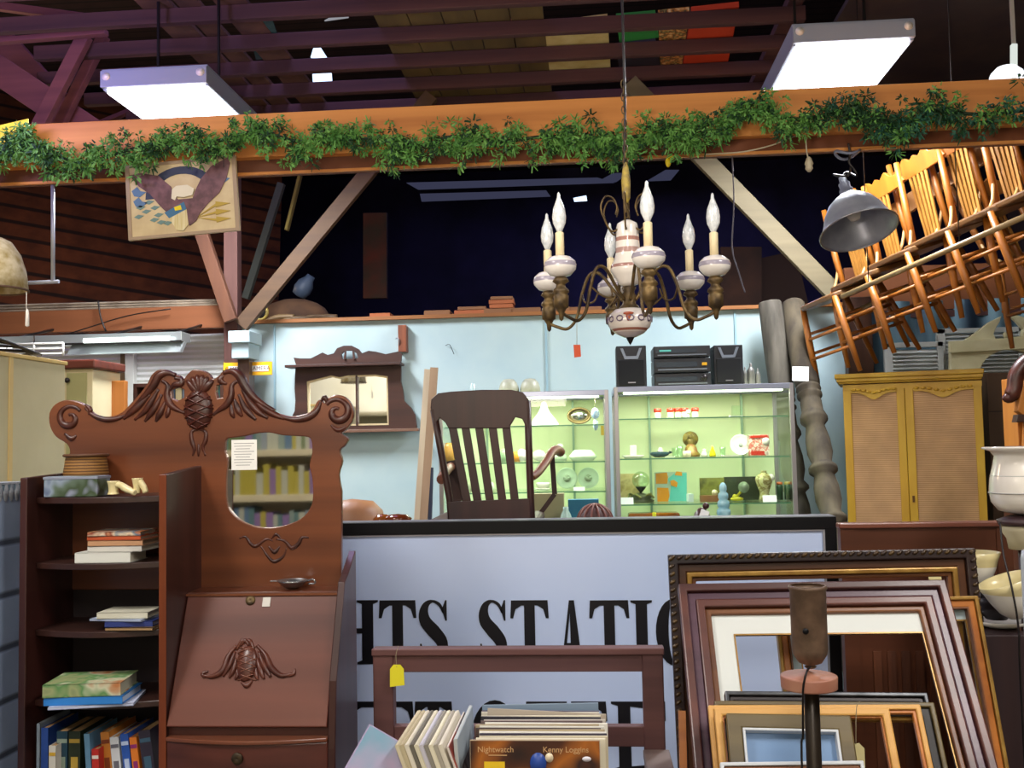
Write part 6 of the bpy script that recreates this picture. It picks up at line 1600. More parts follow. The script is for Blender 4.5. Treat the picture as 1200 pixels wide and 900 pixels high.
for (a, c, ty, lean_, cl, c2, lab) in ub:
    Yf3 = 2.80 if ty > 870 else 2.83
    p = at((a + c) / 2, ty, Yf3); w = px(c - a, Yf3) * .96; h = p.z - zb; d_ = .17
    xb_ = p.x + math.tan(math.radians(lean_)) * h
    t = thing('book', lab, 'book', (xb_, Yf3 + d_ / 2, zb + w * .5 * math.sin(math.radians(lean_))), 'upright books on the bottom bookcase shelf', (0, math.radians(-lean_), 0))
    part('pages', MB().box((0, .002, h / 2), (w - .003, d_ - .006, h - .006)), mat('pages_tan', 'B08A5C', .8), t, local=True)
    part('cover', MB().box((-w / 2 + .0008, 0, h / 2), (.0016, d_, h)).box((w / 2 - .0008, 0, h / 2), (.0016, d_, h)).box((0, -d_ / 2 + .001, h / 2), (w, .003, h)), mat('ub_' + cl, cl, .45), t, local=True)
    if c2:
        for e_, f3, g3 in ((.88, .9, .05), (.60, .6, .16)): part('spine_band', MB().box((0, -d_ / 2 - .0008, h * e_), (w * f3, .001, h * g3)), mat('ubb_' + c2, c2, .45), t, local=True)
p = at(185, 860, 2.83)
t = thing('book', 'white and purple spined book against the bookcase divider', 'book', (p.x + .005, 2.9, zb), 'upright books on the bottom bookcase shelf', (0, math.radians(3), 0)); h = p.z - zb
part('pages', MB().box((0, 0, h / 2), (.012, .12, h)), M_PAPER, t, local=True)
part('cover', MB().box((0, -.061, h * .84), (.013, .003, h * .31)), M_PAPER, t, local=True)
part('spine_band', MB().box((0, -.061, h * .34), (.013, .003, h * .68)), mat('purple_cover', '5C3A6A', .5), t, local=True)

# =================================================================== left edge: pale blue chest, cream cabinet and things behind
YW = 2.86
a = at(20, 700, 2.9); zt_ = at(10, 578, 2.7).z
t = thing('blue_chest', 'pale blue painted boarded chest at the left edge of the picture', 'chest', (a.x - .4, 2.6, 0))
part('body', MB().span((a.x - .9, 2.2, 0), (a.x - .012, 2.95, zt_)), stripes('blue_boards', 'A8BCDC', '4A5468', 'z', .155, .06, .6, .6, .2), t)
part('top_board', MB().span((a.x - .92, 2.18, zt_), (a.x - .006, 2.97, zt_ + .02)), mat('chest_top', '6A8090', .5), t, .004)
b = MB(); n = 26
for i in range(n):
    y = 2.2 + .75 * (i + .5) / n
    b.ball((a.x - .008, y, zt_ - .002), (.004, .014, .03), 8)
b.span((a.x - .6, 2.2, zt_ + .02), (a.x - .004, 2.95, zt_ + .026))
solo('lace_runner', b, mat('lace_grey_white', 'B8BCC4', .9, 0, '8A94A0', 60), 'white lace runner with a scalloped edge hanging over the pale blue chest', 'runner')
# cream cabinet: side facing right, running away from the viewer
xc_ = at(76, 500, 3.95).x; zt_ = at(76, 428, 3.95).z
t = thing('cream_cabinet', 'tall cream cabinet cut by the left picture edge', 'cabinet', (xc_ - .5, 3.55, 0))
part('carcass', MB().span((xc_ - 1.0, 3.1, 0), (xc_, 3.95, zt_)), mat('cabinet_cream', 'C2B68E', .55, 0, 'B4A880', 3), t, .004)
part('top_edge', MB().span((xc_ - 1.0, 3.08, zt_), (xc_ + .006, 3.96, zt_ + .016)), mat('cabinet_edge', 'C8A860', .5), t, .003)
yy = 3.56
part('seam_strip', MB().span((xc_, yy - .012, 0), (xc_ + .004, yy + .012, zt_)), mat('seam_yellow', 'CDB070', .6), t)
for z in (at(33, 459, 3.5).z, at(33, 466, 3.5).z): part('screw', MB().ball((xc_ + .002, 3.47, z), (.004, .007, .007), 8), M_DKMETAL, t)
b = MB()
for k in range(5):
    b.tube(smoothpts([V((xc_ - .1 - .1 * k, 3.2, zt_ + .02)), V((xc_ - .05, 3.4 + .08 * k, zt_ + .08 - .01 * k)), V((xc_ - .02 - .02 * k, 3.8, zt_ + .03))], 6), .006, 6)
solo('wire_tangle', b, M_DKMETAL, 'tangle of dark wire lying on top of the cream cabinet', 'wire')
# strip light housing above the shutters
a, c = at(75, 392, 5.6), at(211, 390, 5.6)
t = thing('strip_light', 'long shiny metal strip light hung under the rust beam', 'strip light', ((a.x + c.x) / 2, 5.65, a.z - .13))
z1 = at(140, 390, 5.6).z; z0 = at(140, 414, 5.6).z; zm = z0 + (z1 - z0) * .55
M_SH = mat('polished_tin', 'C4CCCC', .28, .75)
part('housing', MB().span((at(-60, 390, 5.6).x, 5.62, zm), (c.x, 5.75, z1)), M_SH, t, .003)
part('reflector', MB().prism([(at(78, 400, 5.6).x, 5.6, z0), (at(78, 400, 5.6).x, 5.66, zm), (at(78, 400, 5.6).x, 5.7, zm), (at(78, 400, 5.6).x, 5.64, z0)], (c.x - at(78, 400, 5.6).x, 0, 0)), M_SH, t)
part('lit_tube', MB().tube([(at(100, 400, 5.6).x, 5.585, zm + .012), (at(200, 400, 5.6).x, 5.585, zm + .012)], .014, 10), glow('strip_tube', 'F0FFFA', 3.5), t)
part('lit_tube', MB().tube([(at(-60, 402, 5.6).x, 5.58, zm - .01), (at(16, 402, 5.6).x, 5.58, zm - .01)], .012, 10), glow('strip_tube', 'F0FFFA', 3.5), t)
part('seam', MB().span((at(-60, 390, 5.6).x, 5.615, zm - .006), (c.x, 5.622, zm + .004)), M_DKMETAL, t)
for x in (20, 130, 205): part('hanger', MB().tube([(at(x, 390, 5.7).x, 5.7, z1), (at(x, 390, 5.7).x, 6.12, z1 + .1)], .008, 6), M_DKMETAL, t)
# window frame like shelf in the gap
t = thing('wire_rack', 'white grid rack hanging left of the shiny strip light', 'rack', at(48, 416, 5.3))
b = MB()
for y in (404, 410, 416): b.tube([at(8, y, 5.3), at(74, y - 2, 5.3)], .007, 6)
for x in (8, 40, 74): b.tube([at(x, 402, 5.3), at(x, 417, 5.3)], .007, 6)
part('rods', b, M_WHITE, t)
part('hangers', MB().tube([at(40, 402, 5.3), at(40, 394, 5.61)], .004, 5), M_DKMETAL, t)
# small mirror cabinet and orange door panel beyond
Yq = 4.9
a, c = at(74, 485, Yq), at(109, 432, Yq)
t = thing('mirror_cabinet', 'narrow cabinet with a dark red cornice and a pale olive panel beyond the cream cabinet', 'cabinet', ((a.x + c.x) / 2, Yq + .15, 0))
part('carcass', MB().span((a.x, Yq, 0), (c.x, Yq + .3, c.z)), M_CREAM, t, .004)
part('cornice', MB().span((a.x - .03, Yq - .04, c.z), (c.x + .03, Yq + .3, c.z + .045)), wood('red_cornice', '4A2018', '6A3020', 'x'), t, .008)
part('panel', MB().span((a.x + .02, Yq - .006, a.z - .3), (c.x - .03, Yq, c.z - .02)), mat('olive_panel', 'A8A474', .3), t)
part('knob', MB().ball((a.x + .03, Yq - .02, at(78, 446, Yq).z), .014, 10), M_DKMETAL, t)
a, c = at(108, 485, 5.1), at(146, 446, 5.1)
solo('wooden_board', MB().span((a.x, 5.1, .0), (c.x, 5.14, c.z)), wood('orange_door_wood', '9A5A24', 'B4702E', 'z', 5, .45), 'orange brown wooden panel standing between the cabinets', 'panel', bevel=.003)
# shelf of books beyond the crest
a, c = at(156, 480, 5.4), at(262, 447, 5.4)
t = thing('bookcase', 'small dark bookcase seen through and behind the desk crest', 'bookcase', ((a.x + c.x) / 2, 5.55, 0))
part('carcass', MB().span((a.x, 5.65, 0), (c.x, 5.7, c.z)).span((a.x, 5.4, 0), (a.x + .02, 5.65, c.z)).span((c.x - .02, 5.4, 0), (c.x, 5.65, c.z)).span((a.x, 5.4, c.z - .02), (c.x, 5.66, c.z)).span((a.x, 5.4, a.z - .02), (c.x, 5.66, a.z)).span((a.x, 5.4, .0), (c.x, 5.66, a.z - .4)), M_DK2, t)
bl = ['dark green', 'cream', 'yellow', 'brown', 'blue', 'pale cream', 'grey blue', 'white', 'dull red', 'tan', 'ivory', 'teal']
bc = ['2A4A38', 'D8D0A8', 'D8B840', '5A3A28', '3A5A80', 'E0D8B0', '7A8AA0', 'E4E4E0', '8A3A30', 'B89868', 'D8D8C8', '3A7A80']
w = (c.x - a.x - .05) / 12
for i in range(12):
    h = (c.z - a.z) * (.75 + .12 * ((i * 7) % 3) / 2)
    solo('book', MB().box((a.x + .025 + w * (i + .5), 5.52, a.z + h / 2 + .001), (w * .92, .14, h)), mat('far_' + bc[i], bc[i], .5), bl[i] + ' spined book on the small dark bookcase beyond the crest', 'book', 'books beyond the desk crest', .002)
# =================================================================== picture frames leaning at the right
def picture_frame(tl, tr, Y, width_m, height, lean, layers, lab, name='picture_frame', grp=None, mat_w=0, mat_r=.004, rope=False, cat='picture frame', backing=None, roll=0, matc='DCE0DC'):
    """rectangular frame from its two top corners; lean in degrees (bottom nearer the viewer);
    layers = [(start, end, thickness, material, partname)] measured inwards from the outer edge"""
    a = at(*tl, Y); b_ = at(*tr, Y); W = (b_ - a).length
    ux = (b_ - a).normalized(); l = math.radians(lean)
    dn = V((0, -math.sin(l), -math.cos(l))); dn = (dn - ux * dn.dot(ux)).normalized()
    H = height; o = a + dn * H
    fm = facing(o, ux, -dn)
    t = thing(name, lab, cat, o + ux * W / 2, grp)
    def ring(s0, s1, th, z0):
        outer = [(s0, s0), (W - s0, s0), (W - s0, H - s0), (s0, H - s0)]; inner = [(s1, s1), (W - s1, s1), (W - s1, H - s1), (s1, H - s1)]
        b = MB(); vs = []
        for z in (z0, z0 + th): vs += [fm @ V((x, y, z)) for x, y in outer] + [fm @ V((x, y, z)) for x, y in inner]
        fs = []
        for i in range(4):
            j = (i + 1) % 4
            fs += [(i, 4 + i, 4 + j, j), (8 + i, 8 + j, 12 + j, 12 + i), (i, j, 8 + j, 8 + i), (4 + j, 4 + i, 12 + i, 12 + j)]
        b.add(vs, fs); return b
    for s0, s1, th, m, nm in layers:
        part(nm, ring(s0, s1, th, 0), m, t, min(.004, th / 4, (s1 - s0) / 4))
    s = layers[-1][1]
    if mat_w:
        g = s + mat_w; e2 = W - s - mat_r
        for nm_, th_, ex, mm in (('mount_board', .004, 0, mat('mount_' + matc, matc, .8)), ('mount_lip', .007, .004, M_F_GO)):
            if ex: lp = [[(g - .004, s), (e2 + .004, s), (e2 + .004, H - g + .004), (g - .004, H - g + .004)], [(g, s + .004), (e2, s + .004), (e2, H - g), (g, H - g)]]
            else: lp = [[(s - .004, s - .004), (W - s + .004, s - .004), (W - s + .004, H - s + .004), (s - .004, H - s + .004)], [(g, s), (e2, s), (e2, H - g), (g, H - g)]]
            part(nm_, MB().mesh(outline_mesh(lp, th_), fm @ Matrix.Translation((0, 0, th_ / 2))), mm, t)
    if rope:
        b = MB(); 
        for (p, d_, n_, L_) in (((0, H), (1, 0), int(W / .022), W), ((0, 0), (0, 1), int(H / .022), H), ((W, 0), (0, 1), int(H / .022), H)):
            for i in range(n_):
                c_ = (p[0] + d_[0] * (i + .5) * L_ / n_, p[1] + d_[1] * (i + .5) * L_ / n_)
                inset = .009; cx_ = min(max(c_[0], inset), W - inset); cy_ = min(max(c_[1], inset), H - inset)
                b.ball(fm @ V((cx_, cy_, .034)), (.011, .006, .006), 8, (fm.to_3x3() @ Matrix.Rotation(.6, 3, 'Z')))
        part('rope_edge', b, mat('rope_gold', '5A4420', .4, .2, '2A1C18', 40), t, label='twisted rope edge with worn gold')
    if backing: 
        part('picture', MB().mesh(outline_mesh([[(s, s), (W - s, s), (W - s, H - s), (s, H - s)]], .003), fm), backing, t)
    return t
M_F_DK = wood('frame_dark', '1C1216', '34221E', 'x', 8, .4)
M_F_BR = wood('frame_brown', '5A3018', '7A4A24', 'x', 8, .4)
M_F_GO = mat('frame_gold', 'A8823C', .35, .3, '8A642A', 20)
M_F_RD = wood('frame_reddish', '42201C', '643428', 'x', 6, .42, .12)
M_F_PL = wood('frame_plum', '3A2230', '5C3C4C', 'x', 6, .42, .12)
M_F_OR = wood('frame_orange', '9A5420', 'BC7430', 'x', 6, .35, .3)
M_F_OAK = wood('frame_oak', 'C08A40', 'D8A458', 'x', 6, .45)
M_F_OL = wood('frame_olive', '4A3E24', '6A5A34', 'x', 6, .4)
M_F_SV = mat('frame_pewter', '5A5C60', .3, .6, '3A3C40', 20)
picture_frame((782, 650), (1138, 642), 2.98, 0, .85, 6, [(0, .028, .034, M_F_DK, 'outer_moulding'), (.028, .052, .022, wood('frame_dark_brown', '3A2012', '543018', 'x', 8, .4), 'wood_moulding'), (.052, .066, .028, M_F_GO, 'gold_slip'), (.066, .078, .016, M_F_BR, 'inner_lip')], 'largest dark frame with a twisted rope edge at the back of the leaning frames', rope=True, grp='picture frames leaning before the sign')
picture_frame((905, 706), (1142, 700), 2.93, 0, .75, 18, [(0, .010, .03, M_F_GO, 'outer_edge'), (.010, .030, .022, M_F_OR, 'moulding'), (.030, .035, .028, M_F_BR, 'inner_lip')], 'orange brown frame showing beyond the right side of the reddish frame', grp='picture frames leaning before the sign', mat_w=.03, matc='A8B8BC')
picture_frame((794, 691), (1104, 686), 2.80, 0, .86, 36, [(0, .022, .036, M_F_RD, 'outer_moulding'), (.022, .044, .024, M_F_PL, 'hollow_moulding'), (.044, .066, .03, M_F_RD, 'middle_moulding'), (.066, .082, .016, M_F_BR, 'inner_lip')], 'glossy reddish frame with a wide white mount leaning in front of the rope edged frame', grp='picture frames leaning before the sign', mat_w=.058)
if 0: picture_frame((850, 752), (1098, 752), 2.72, 0, .5, 36, [(0, .008, .010, M_F_OR, 'slip')], 'thin orange slip frame inside the white mount', grp='picture frames leaning before the sign')
picture_frame((848, 814), (1083, 816), 2.56, 0, .58, 32, [(0, .010, .03, M_F_SV, 'outer_edge'), (.010, .022, .022, M_F_DK, 'hollow'), (.022, .030, .026, M_F_SV, 'inner_edge')], 'pewter grey frame with a narrow dark hollow low among the leaning frames', grp='picture frames leaning before the sign')
picture_frame((836, 824), (1092, 826), 2.52, 0, .57, 32, [(0, .012, .022, M_F_OL, 'outer_edge'), (.012, .034, .016, mat('dark_hollow', '1E1A18', .5), 'hollow'), (.034, .044, .02, M_F_GO, 'inner_edge')], 'olive brown frame with gold inner stripe beside the pewter grey frame', grp='picture frames leaning before the sign')
picture_frame((829, 829), (1076, 828), 2.48, 0, .55, 31, [(0, .012, .02, M_F_OAK, 'outer_edge'), (.012, .020, .014, M_F_OR, 'moulding')], 'wider light oak frame in front of the pewter grey frame', grp='picture frames leaning before the sign')
picture_frame((836, 832), (1040, 832), 2.44, 0, .54, 31, [(0, .018, .02, M_F_OAK, 'outer_moulding'), (.018, .022, .012, M_F_OR, 'lip')], 'narrower light oak frame with the cream tag at its right', grp='picture frames leaning before the sign')
picture_frame((850, 838), (995, 841), 2.405, 0, .50, 31, [(0, .034, .02, M_F_OL, 'moulding'), (.034, .040, .024, mat('slip_white', 'C8CCD0', .5), 'white_slip')], 'olive brown frame with a pale blue print behind the lamp stem', grp='picture frames leaning before the sign', backing=mat('pale_blue_print', '7E9CC0', .3, 0, '6484AC', 2))
picture_frame((843, 895), (1010, 893), 2.30, 0, .42, 28, [(0, .008, .018, mat('slip_white', 'C8CCD0', .5), 'edge'), (.008, .03, .014, M_F_BR, 'moulding')], 'small frame top just showing at the picture bottom behind the lamp stem', grp='picture frames leaning before the sign')
# slatted stand that carries the frames
t = thing('low_rack', 'low brown wooden rack the picture frames lean on', 'rack', (.72, 2.6, 0))
part('top', MB().span((.30, 2.08, .29), (1.25, 3.15, .32)), M_MAHOG, t, .003)
for x in (.33, 1.22):
    for y in (2.11, 3.12): part('leg', MB().span((x - .02, y - .02, 0), (x + .02, y + .02, .30)), M_MAHOG, t)
solo('wood_strip', MB().bar(at(799, 833, 2.7), at(802, 960, 2.62), px(8, 2.7), .02, (0, 1, 0)), M_F_OR, 'orange wooden strip standing left of the leaning frames', 'strip')
# tags
q = lambda x, y, Y=2.385: at(x, y, Y)
t = thing('price_tag', 'cream paper tag hanging on a string from the light oak frame', 'price tag', q(1003, 900))
part('string', MB().tube(smoothpts([q(1008, 822), q(1004, 828), q(1003, 850), q(1003, 872)], 4), .001, 4), M_STRING, t)
part('card', MB().prism([q(994, 878), q(999, 872), q(1007, 871), q(1013, 877), q(1014, 900), q(995, 901)], (0, .002, 0)), M_CREAMTAG, t)
t = thing('paper_slip', 'small cream paper slip at the upper right corner of the reddish frame', 'paper', q(1096, 684, 2.85))
part('slip', MB().prism([q(1088, 676, 2.85), q(1103, 676, 2.85), q(1105, 686, 2.85), q(1090, 685, 2.85)], (0, .002, 0)), M_CREAMTAG, t)

# =================================================================== torchiere lamp
YT = 2.02
o = at(949, 760, YT); z = lambda y: at(949, y, YT).z; s_ = px(1, YT)
t = thing('floor_lamp', 'rusty torchiere lamp with a metal tube socket and a wooden disc before the frames', 'floor lamp', (o.x, YT, 0))
M_RUST = mat('rusty_metal', '5E4A3A', .5, .35, '7E6450', 25, bump=.1)
part('socket_tube', MB().shell([(.01, z(779)), (13 * s_, z(776)), (19 * s_, z(766)), (20 * s_, z(760)), (20 * s_, z(692)), (21.5 * s_, z(690)), (21.5 * s_, z(687)), (20 * s_, z(686))], (o.x, YT, 0), 28, None, .002), M_RUST, t)
part('switch_hole', MB().lathe([(0, 0), (.006, 0), (.006, .002), (0, .002)], (o.x - .014, YT - .0335, z(736)), 10, Matrix.Rotation(PI / 2, 3, 'X')), M_BLACK, t)
part('neck', MB().lathe([(.008, z(783)), (.012, z(781)), (.006, z(779)), (.014, z(776)), (.01, z(774))], (o.x, YT, 0), 16), M_RUST, t)
part('wooden_disc', MB().lathe([(0, z(806)), (30 * s_, z(806)), (31 * s_, z(805.5)), (31 * s_, z(804)), (31.5 * s_, z(793)), (31 * s_, z(791.5)), (30 * s_, z(791)), (10 * s_, z(790)), (0, z(786))], (o.x - .004, YT, 0), 36), mat('rosy_wood', '8A5040', .5, 0, 'A87860', 8), t)
part('pole', MB().lathe([(8.5 * s_, .03), (8.5 * s_, z(808)), (.004, z(803))], (o.x, YT, 0), 20), mat('dark_bronze', '2E261E', .35, .5), t)
part('base', MB().lathe([(0, 0), (.14, 0), (.14, .012), (.05, .03), (.02, .05), (0, .05)], (o.x, YT, 0), 30), M_RUST, t)
part('cord', MB().tube(smoothpts([at(950, 781, YT - .02), at(946, 786, YT - .06), at(943, 796, YT - .07), at(941, 812, YT - .06), at(941, 860, YT - .03), at(941, 930, YT - .03), V((at(941, 930, YT).x, YT - .05, .02))], 5), .0022, 6), M_DKMETAL, t)

# =================================================================== brown headboard and bowls at the right
YHB = 3.4
a, c = at(984, 613, YHB), at(1185, 613, YHB)
t = thing('headboard', 'plain dark reddish wooden headboard standing behind the leaning frames', 'headboard', ((a.x + c.x) / 2, YHB, 0))
M_HB = wood('headboard_wood', '44200F', '5E3018', 'x', 4, .45)
part('panel', MB().span((a.x, YHB, .12), (c.x, YHB + .03, a.z - .015)), M_HB, t)
part('top_moulding', MB().span((a.x - .005, YHB - .012, a.z - .018), (c.x, YHB + .035, a.z)), wood('headboard_edge', '6A3A2C', '845040', 'x', 5, .3), t, .004)
for x in (a.x, c.x - .05): part('post', MB().span((x, YHB - .004, 0), (x + .05, YHB + .034, a.z - .02)), M_HB, t)
b = MB()
for i in range(9): b.span((a.x + .09 + i * .045, YHB - .006, .15), (a.x + .115 + i * .045, YHB, .80))
part('fluting', b, wood('flute_wood', '3A1C12', '6A3A20', 'z', 6, .5), t)
# dark box with plate and bowls
YX = 3.0
a, c = at(1150, 742, YX), at(1196, 742, YX)
t = thing('dark_stand', 'dark wooden box stand under the shell bowls at the right', 'stand', (a.x + .18, YX + .13, 0))
part('carcass', MB().span((a.x, YX - .02, 0), (a.x + .13, YX + .28, a.z)), wood('dark_stand_wood', '24141A', '38201E', 'z', 6, .6), t, .006)
o = V((at(1172, 730, YX + .1).x, YX + .1, a.z + .001))
solo('white_plate', MB().lathe([(0, 0), (.05, 0), (.075, .01), (.082, .02), (.078, .02), (.05, .008), (0, .006)], o, 30), M_PORC, 'white plate with a dark mark lying on the dark stand', 'plate')
solo('dark_bowl', MB().lathe([(0, 0), (.03, .0), (.05, .03), (.06, .065), (.055, .065), (.04, .02), (0, .01)], o + V((-.01, 0, .022)), 20), mat('dark_wire', '2A2428', .4, .4), 'dark bowl on the white plate under the shell shade', 'bowl')
M_SHL = bands('shell_bands', 'z', [(.62, 'D8C078')], 'E8E4DA', .25, 0, .11)
def shell_bowl(px_, py_, Y, r, h, lab, rot=None, stand=None):
    o = at(px_, py_, Y)
    t = thing('glass_bowl', lab, 'glass bowl', o, 'white and amber glass shades at the right')
    n = 40; prof = [(.012, 0), (r * .35, h * .05), (r * .6, h * .25), (r * .78, h * .55), (r * .88, h * .8), (r, h)]
    b = MB().shell(prof, o, n, rot, .004)
    part('bowl', b, bands('shell_bands_%d' % px_, 'z', [(.60, 'D8CA98')], 'E8E4DA', .25, 0, h), t)
    return t
zs_ = at(1150, 742, YX).z
shell_bowl(1146, 688, 3.12, .068, .105, 'upper white and amber ribbed glass shade behind the frame corner')
shell_bowl(1196, 724, 2.98, .078, .115, 'lower larger white and amber glass shade beside the white post', Matrix.Rotation(-.35, 3, 'Y'))
solo('shade_rod', MB().tube([at(1146, 689, 3.12), V((at(1146, 689, 3.12).x, 3.12, zs_ + .001))], .012, 10), mat('dark_wire', '2A2428', .4, .4), 'short dark stem carrying the upper glass shade', 'stem')
# white urn pitcher
YU = 3.05
o = at(1200, 603, YU); zz = lambda y: at(1200, y, YU).z - o.z; s_ = px(1, YU)
t = thing('white_urn', 'large white urn with a flared lip and a slot cut by the right picture edge', 'urn', o)
part('body', MB().lathe([(0, 0), (.022, .0), (26 * s_, zz(598)), (33 * s_, zz(588)), (35 * s_, zz(576)), (33.5 * s_, zz(560)), (30 * s_, zz(545)), (28 * s_, zz(534)), (32 * s_, zz(528)), (41 * s_, zz(525)), (40 * s_, zz(523)), (28 * s_, zz(526)), (0, zz(530))], o, 36), M_PORC, t)
part('groove', MB().tube([o + V((32.5 * s_ * math.cos(g), 32.5 * s_ * math.sin(g), zz(557))) for g in [2 * PI * j / 36 for j in range(36)]], .0016, 5, True), mat('groove_grey', 'A8A8A4', .5), t)
part('groove', MB().tube([o + V((35.5 * s_ * math.cos(g), 35.5 * s_ * math.sin(g), zz(577))) for g in [2 * PI * j / 36 for j in range(36)]], .0016, 5, True), mat('groove_grey', 'A8A8A4', .5), t)
part('slot', MB().ball(o + V((-4 * s_, -34.5 * s_, zz(583))), (.007, .006, .016), 10), M_BLACK, t)
# column it stands on
t = thing('pedestal', 'pale stand with a dark top under the white urn', 'pedestal', (o.x, YU, 0))
part('top', MB().lathe([(0, o.z - .03), (.07, o.z - .03), (.075, o.z - .015), (.04, o.z - .002), (0, o.z - .001)], (o.x, YU, 0), 24), mat('plum_dark', '3A2428', .5), t)
part('capital', MB().lathe([(0, o.z - .10), (.045, o.z - .10), (.05, o.z - .07), (.065, o.z - .045), (.065, o.z - .03), (0, o.z - .03)], (o.x, YU, 0), 20), mat('stone_cream', 'B8AE90', .6), t)
part('shaft', MB().lathe([(0, 0), (.05, 0), (.05, .03), (.035, .06), (.03, o.z - .10), (0, o.z - .1)], (o.x + .01, YU, 0), 24), mat('plum_dark', '3A2428', .5), t)
# white post at the extreme edge
p = at(1202, 645, 2.6)
solo('white_post', MB().lathe([(0, 0), (.05, 0), (.05, .03), (.016, .05), (.016, p.z - .02), (.012, p.z), (0, p.z)], (p.x + .003, 2.6, 0), 20), mat('post_white', 'B0B8C0', .4), 'slim white post at the extreme right edge', 'post')
solo('electric_cord', MB().tube(smoothpts([at(1172, 612, 2.99), at(1176, 650, 2.95), at(1186, 690, 2.9), at(1194, 740, 2.88), at(1196, 800, 2.88), V((at(1196, 800, 2.88).x, 2.88, .01))], 6), .003, 6), M_DKMETAL, 'dark cord hanging down before the headboard at the right', 'cord')

# =================================================================== spindle chairs hung in a slanting row
M_CW = wood('golden_oak_chair', '85480C', 'A4621A', 'z', 7, .45, .1, .05)
M_CWD = wood('brown_oak_chair', '7A4418', 'A8682C', 'z', 7, .4, .2, .05)
M_SEAT = wood('seat_edge_wood', '5C3A1C', '7C5830', 'x', 7, .4, .2)
def make_chair(M1, lab):
    t = thing('spindle_chair', lab, 'chair', (0, 0, 0), 'wooden chairs hung in a slanting row at the upper right')
    w, d, h = .38, .37, .44
    seat = [(w / 2 * math.copysign(abs(math.cos(a_)) ** .5, math.cos(a_)), d / 2 * math.copysign(abs(math.sin(a_)) ** .5, math.sin(a_))) for a_ in [2 * PI * (i + .5) / 28 for i in range(28)]]
    part('seat', MB().prism([(x, y, h - .03) for x, y in seat], (0, 0, .03)), M_SEAT, t, .008, local=True)
    for sx in (-1, 1):
        part('leg', MB().tube([(sx * .15, -.15, h - .02), (sx * .175, -.175, h * .5), (sx * .195, -.2, 0)], [.016, .019, .012], 8), M1, t, local=True)
        part('leg', MB().tube([(sx * .15, .15, h - .02), (sx * .17, .18, h * .5), (sx * .185, .215, 0)], [.016, .018, .012], 8), M1, t, local=True)
        part('stile', MB().tube([(sx * .165, .17, h - .02), (sx * .18, .20, h + .2), (sx * .19, .25, h + .5)], [.016, .018, .015], 8), M1, t, local=True)
        part('seat_brace', MB().tube(smoothpts([(sx * .178, .20, h + .16), (sx * .19, .14, h + .06), (sx * .19, .08, h + .005)], 4), .009, 7), mat('pale_bentwood', 'B89058', .35), t, local=True)
    b = MB()
    for z, k in ((.14, 1), (.25, .93)):
        b.tube([(-.185 * k, -.19 * k, z), (.185 * k, -.19 * k, z)], .009, 7)
        for sx in (-1, 1): b.tube([(sx * .185 * k, -.19 * k, z + .03), (sx * .178 * k, .2 * k, z + .03)], .009, 7)
    b.tube([(-.178, .2, .2), (.178, .2, .2)], .009, 7)
    part('stretcher', b, M1, t, local=True)
    cr = [(-.185, 0), (-.185, .06), (-.12, .075), (-.08, .11), (-.035, .085), (0, .10), (.035, .085), (.08, .11), (.12, .075), (.185, .06), (.185, 0)]
    me = outline_mesh([sm2(cr, 3)], .018, .003)
    part('crest_rail', MB().mesh(me, Matrix.Translation((0, .238, h + .38)) @ Matrix.Rotation(PI / 2 - .15, 4, 'X')), M1, t, local=True)
    b = MB()
    for i in range(5):
        x = -.056 + .028 * i
        b.bar((x * .8, .178, h - .01), (x * 1.1, .236, h + .39), .016, .008, (0, 1, 0))
    part('slats', b, mat('pale_slat', 'A87430', .5, 0, '8E5E20', 10), t, local=True)
    return t
spots = [ # seat centre px, distance, tone, label
 (984, 345, 5.6, 'lowest chair of the slanting row, its leg tips before the blue wall'),
 (1021, 322, 5.42, 'second lowest chair of the slanting row, just right of the bell lamp'),
 (1066, 296, 5.24, 'third chair up the slanting row'),
 (1112, 272, 5.06, 'fourth chair up the slanting row, with a tall slatted back'),
 (1160, 250, 4.88, 'fifth chair up the slanting row, near the right edge'),
 (1210, 226, 4.7, 'topmost chair of the slanting row, cut by the right edge')]
protos = [make_chair(M_CW, spots[0][3])]
roots = []
for i, (x, y, Yd, lab) in enumerate(spots):
    o = protos[0] if i == 0 else copy_tree(protos[0])
    o['label'] = lab
    R = Matrix.Rotation(math.radians(-18), 4, 'Y') @ Matrix.Rotation(math.radians(-68), 4, 'Z')
    sc_ = at(x, y, Yd)
    o.rotation_euler = R.to_euler()
    o.location = sc_ - R.to_3x3() @ V((0, 0, .43))
    roots.append(o)
# darker chairs behind at the far right
for (x, y, Yd, lab, tz) in ((1222, 296, 5.3, 'brown chair half cut by the right edge with its legs under the topmost one', 20),):
    o = make_chair(M_CWD, lab)
    R = Matrix.Rotation(math.radians(-16), 4, 'Y') @ Matrix.Rotation(math.radians(tz), 4, 'Z')
    o.rotation_euler = R.to_euler(); o.location = at(x, y, Yd) - R.to_3x3() @ V((0, 0, .43))
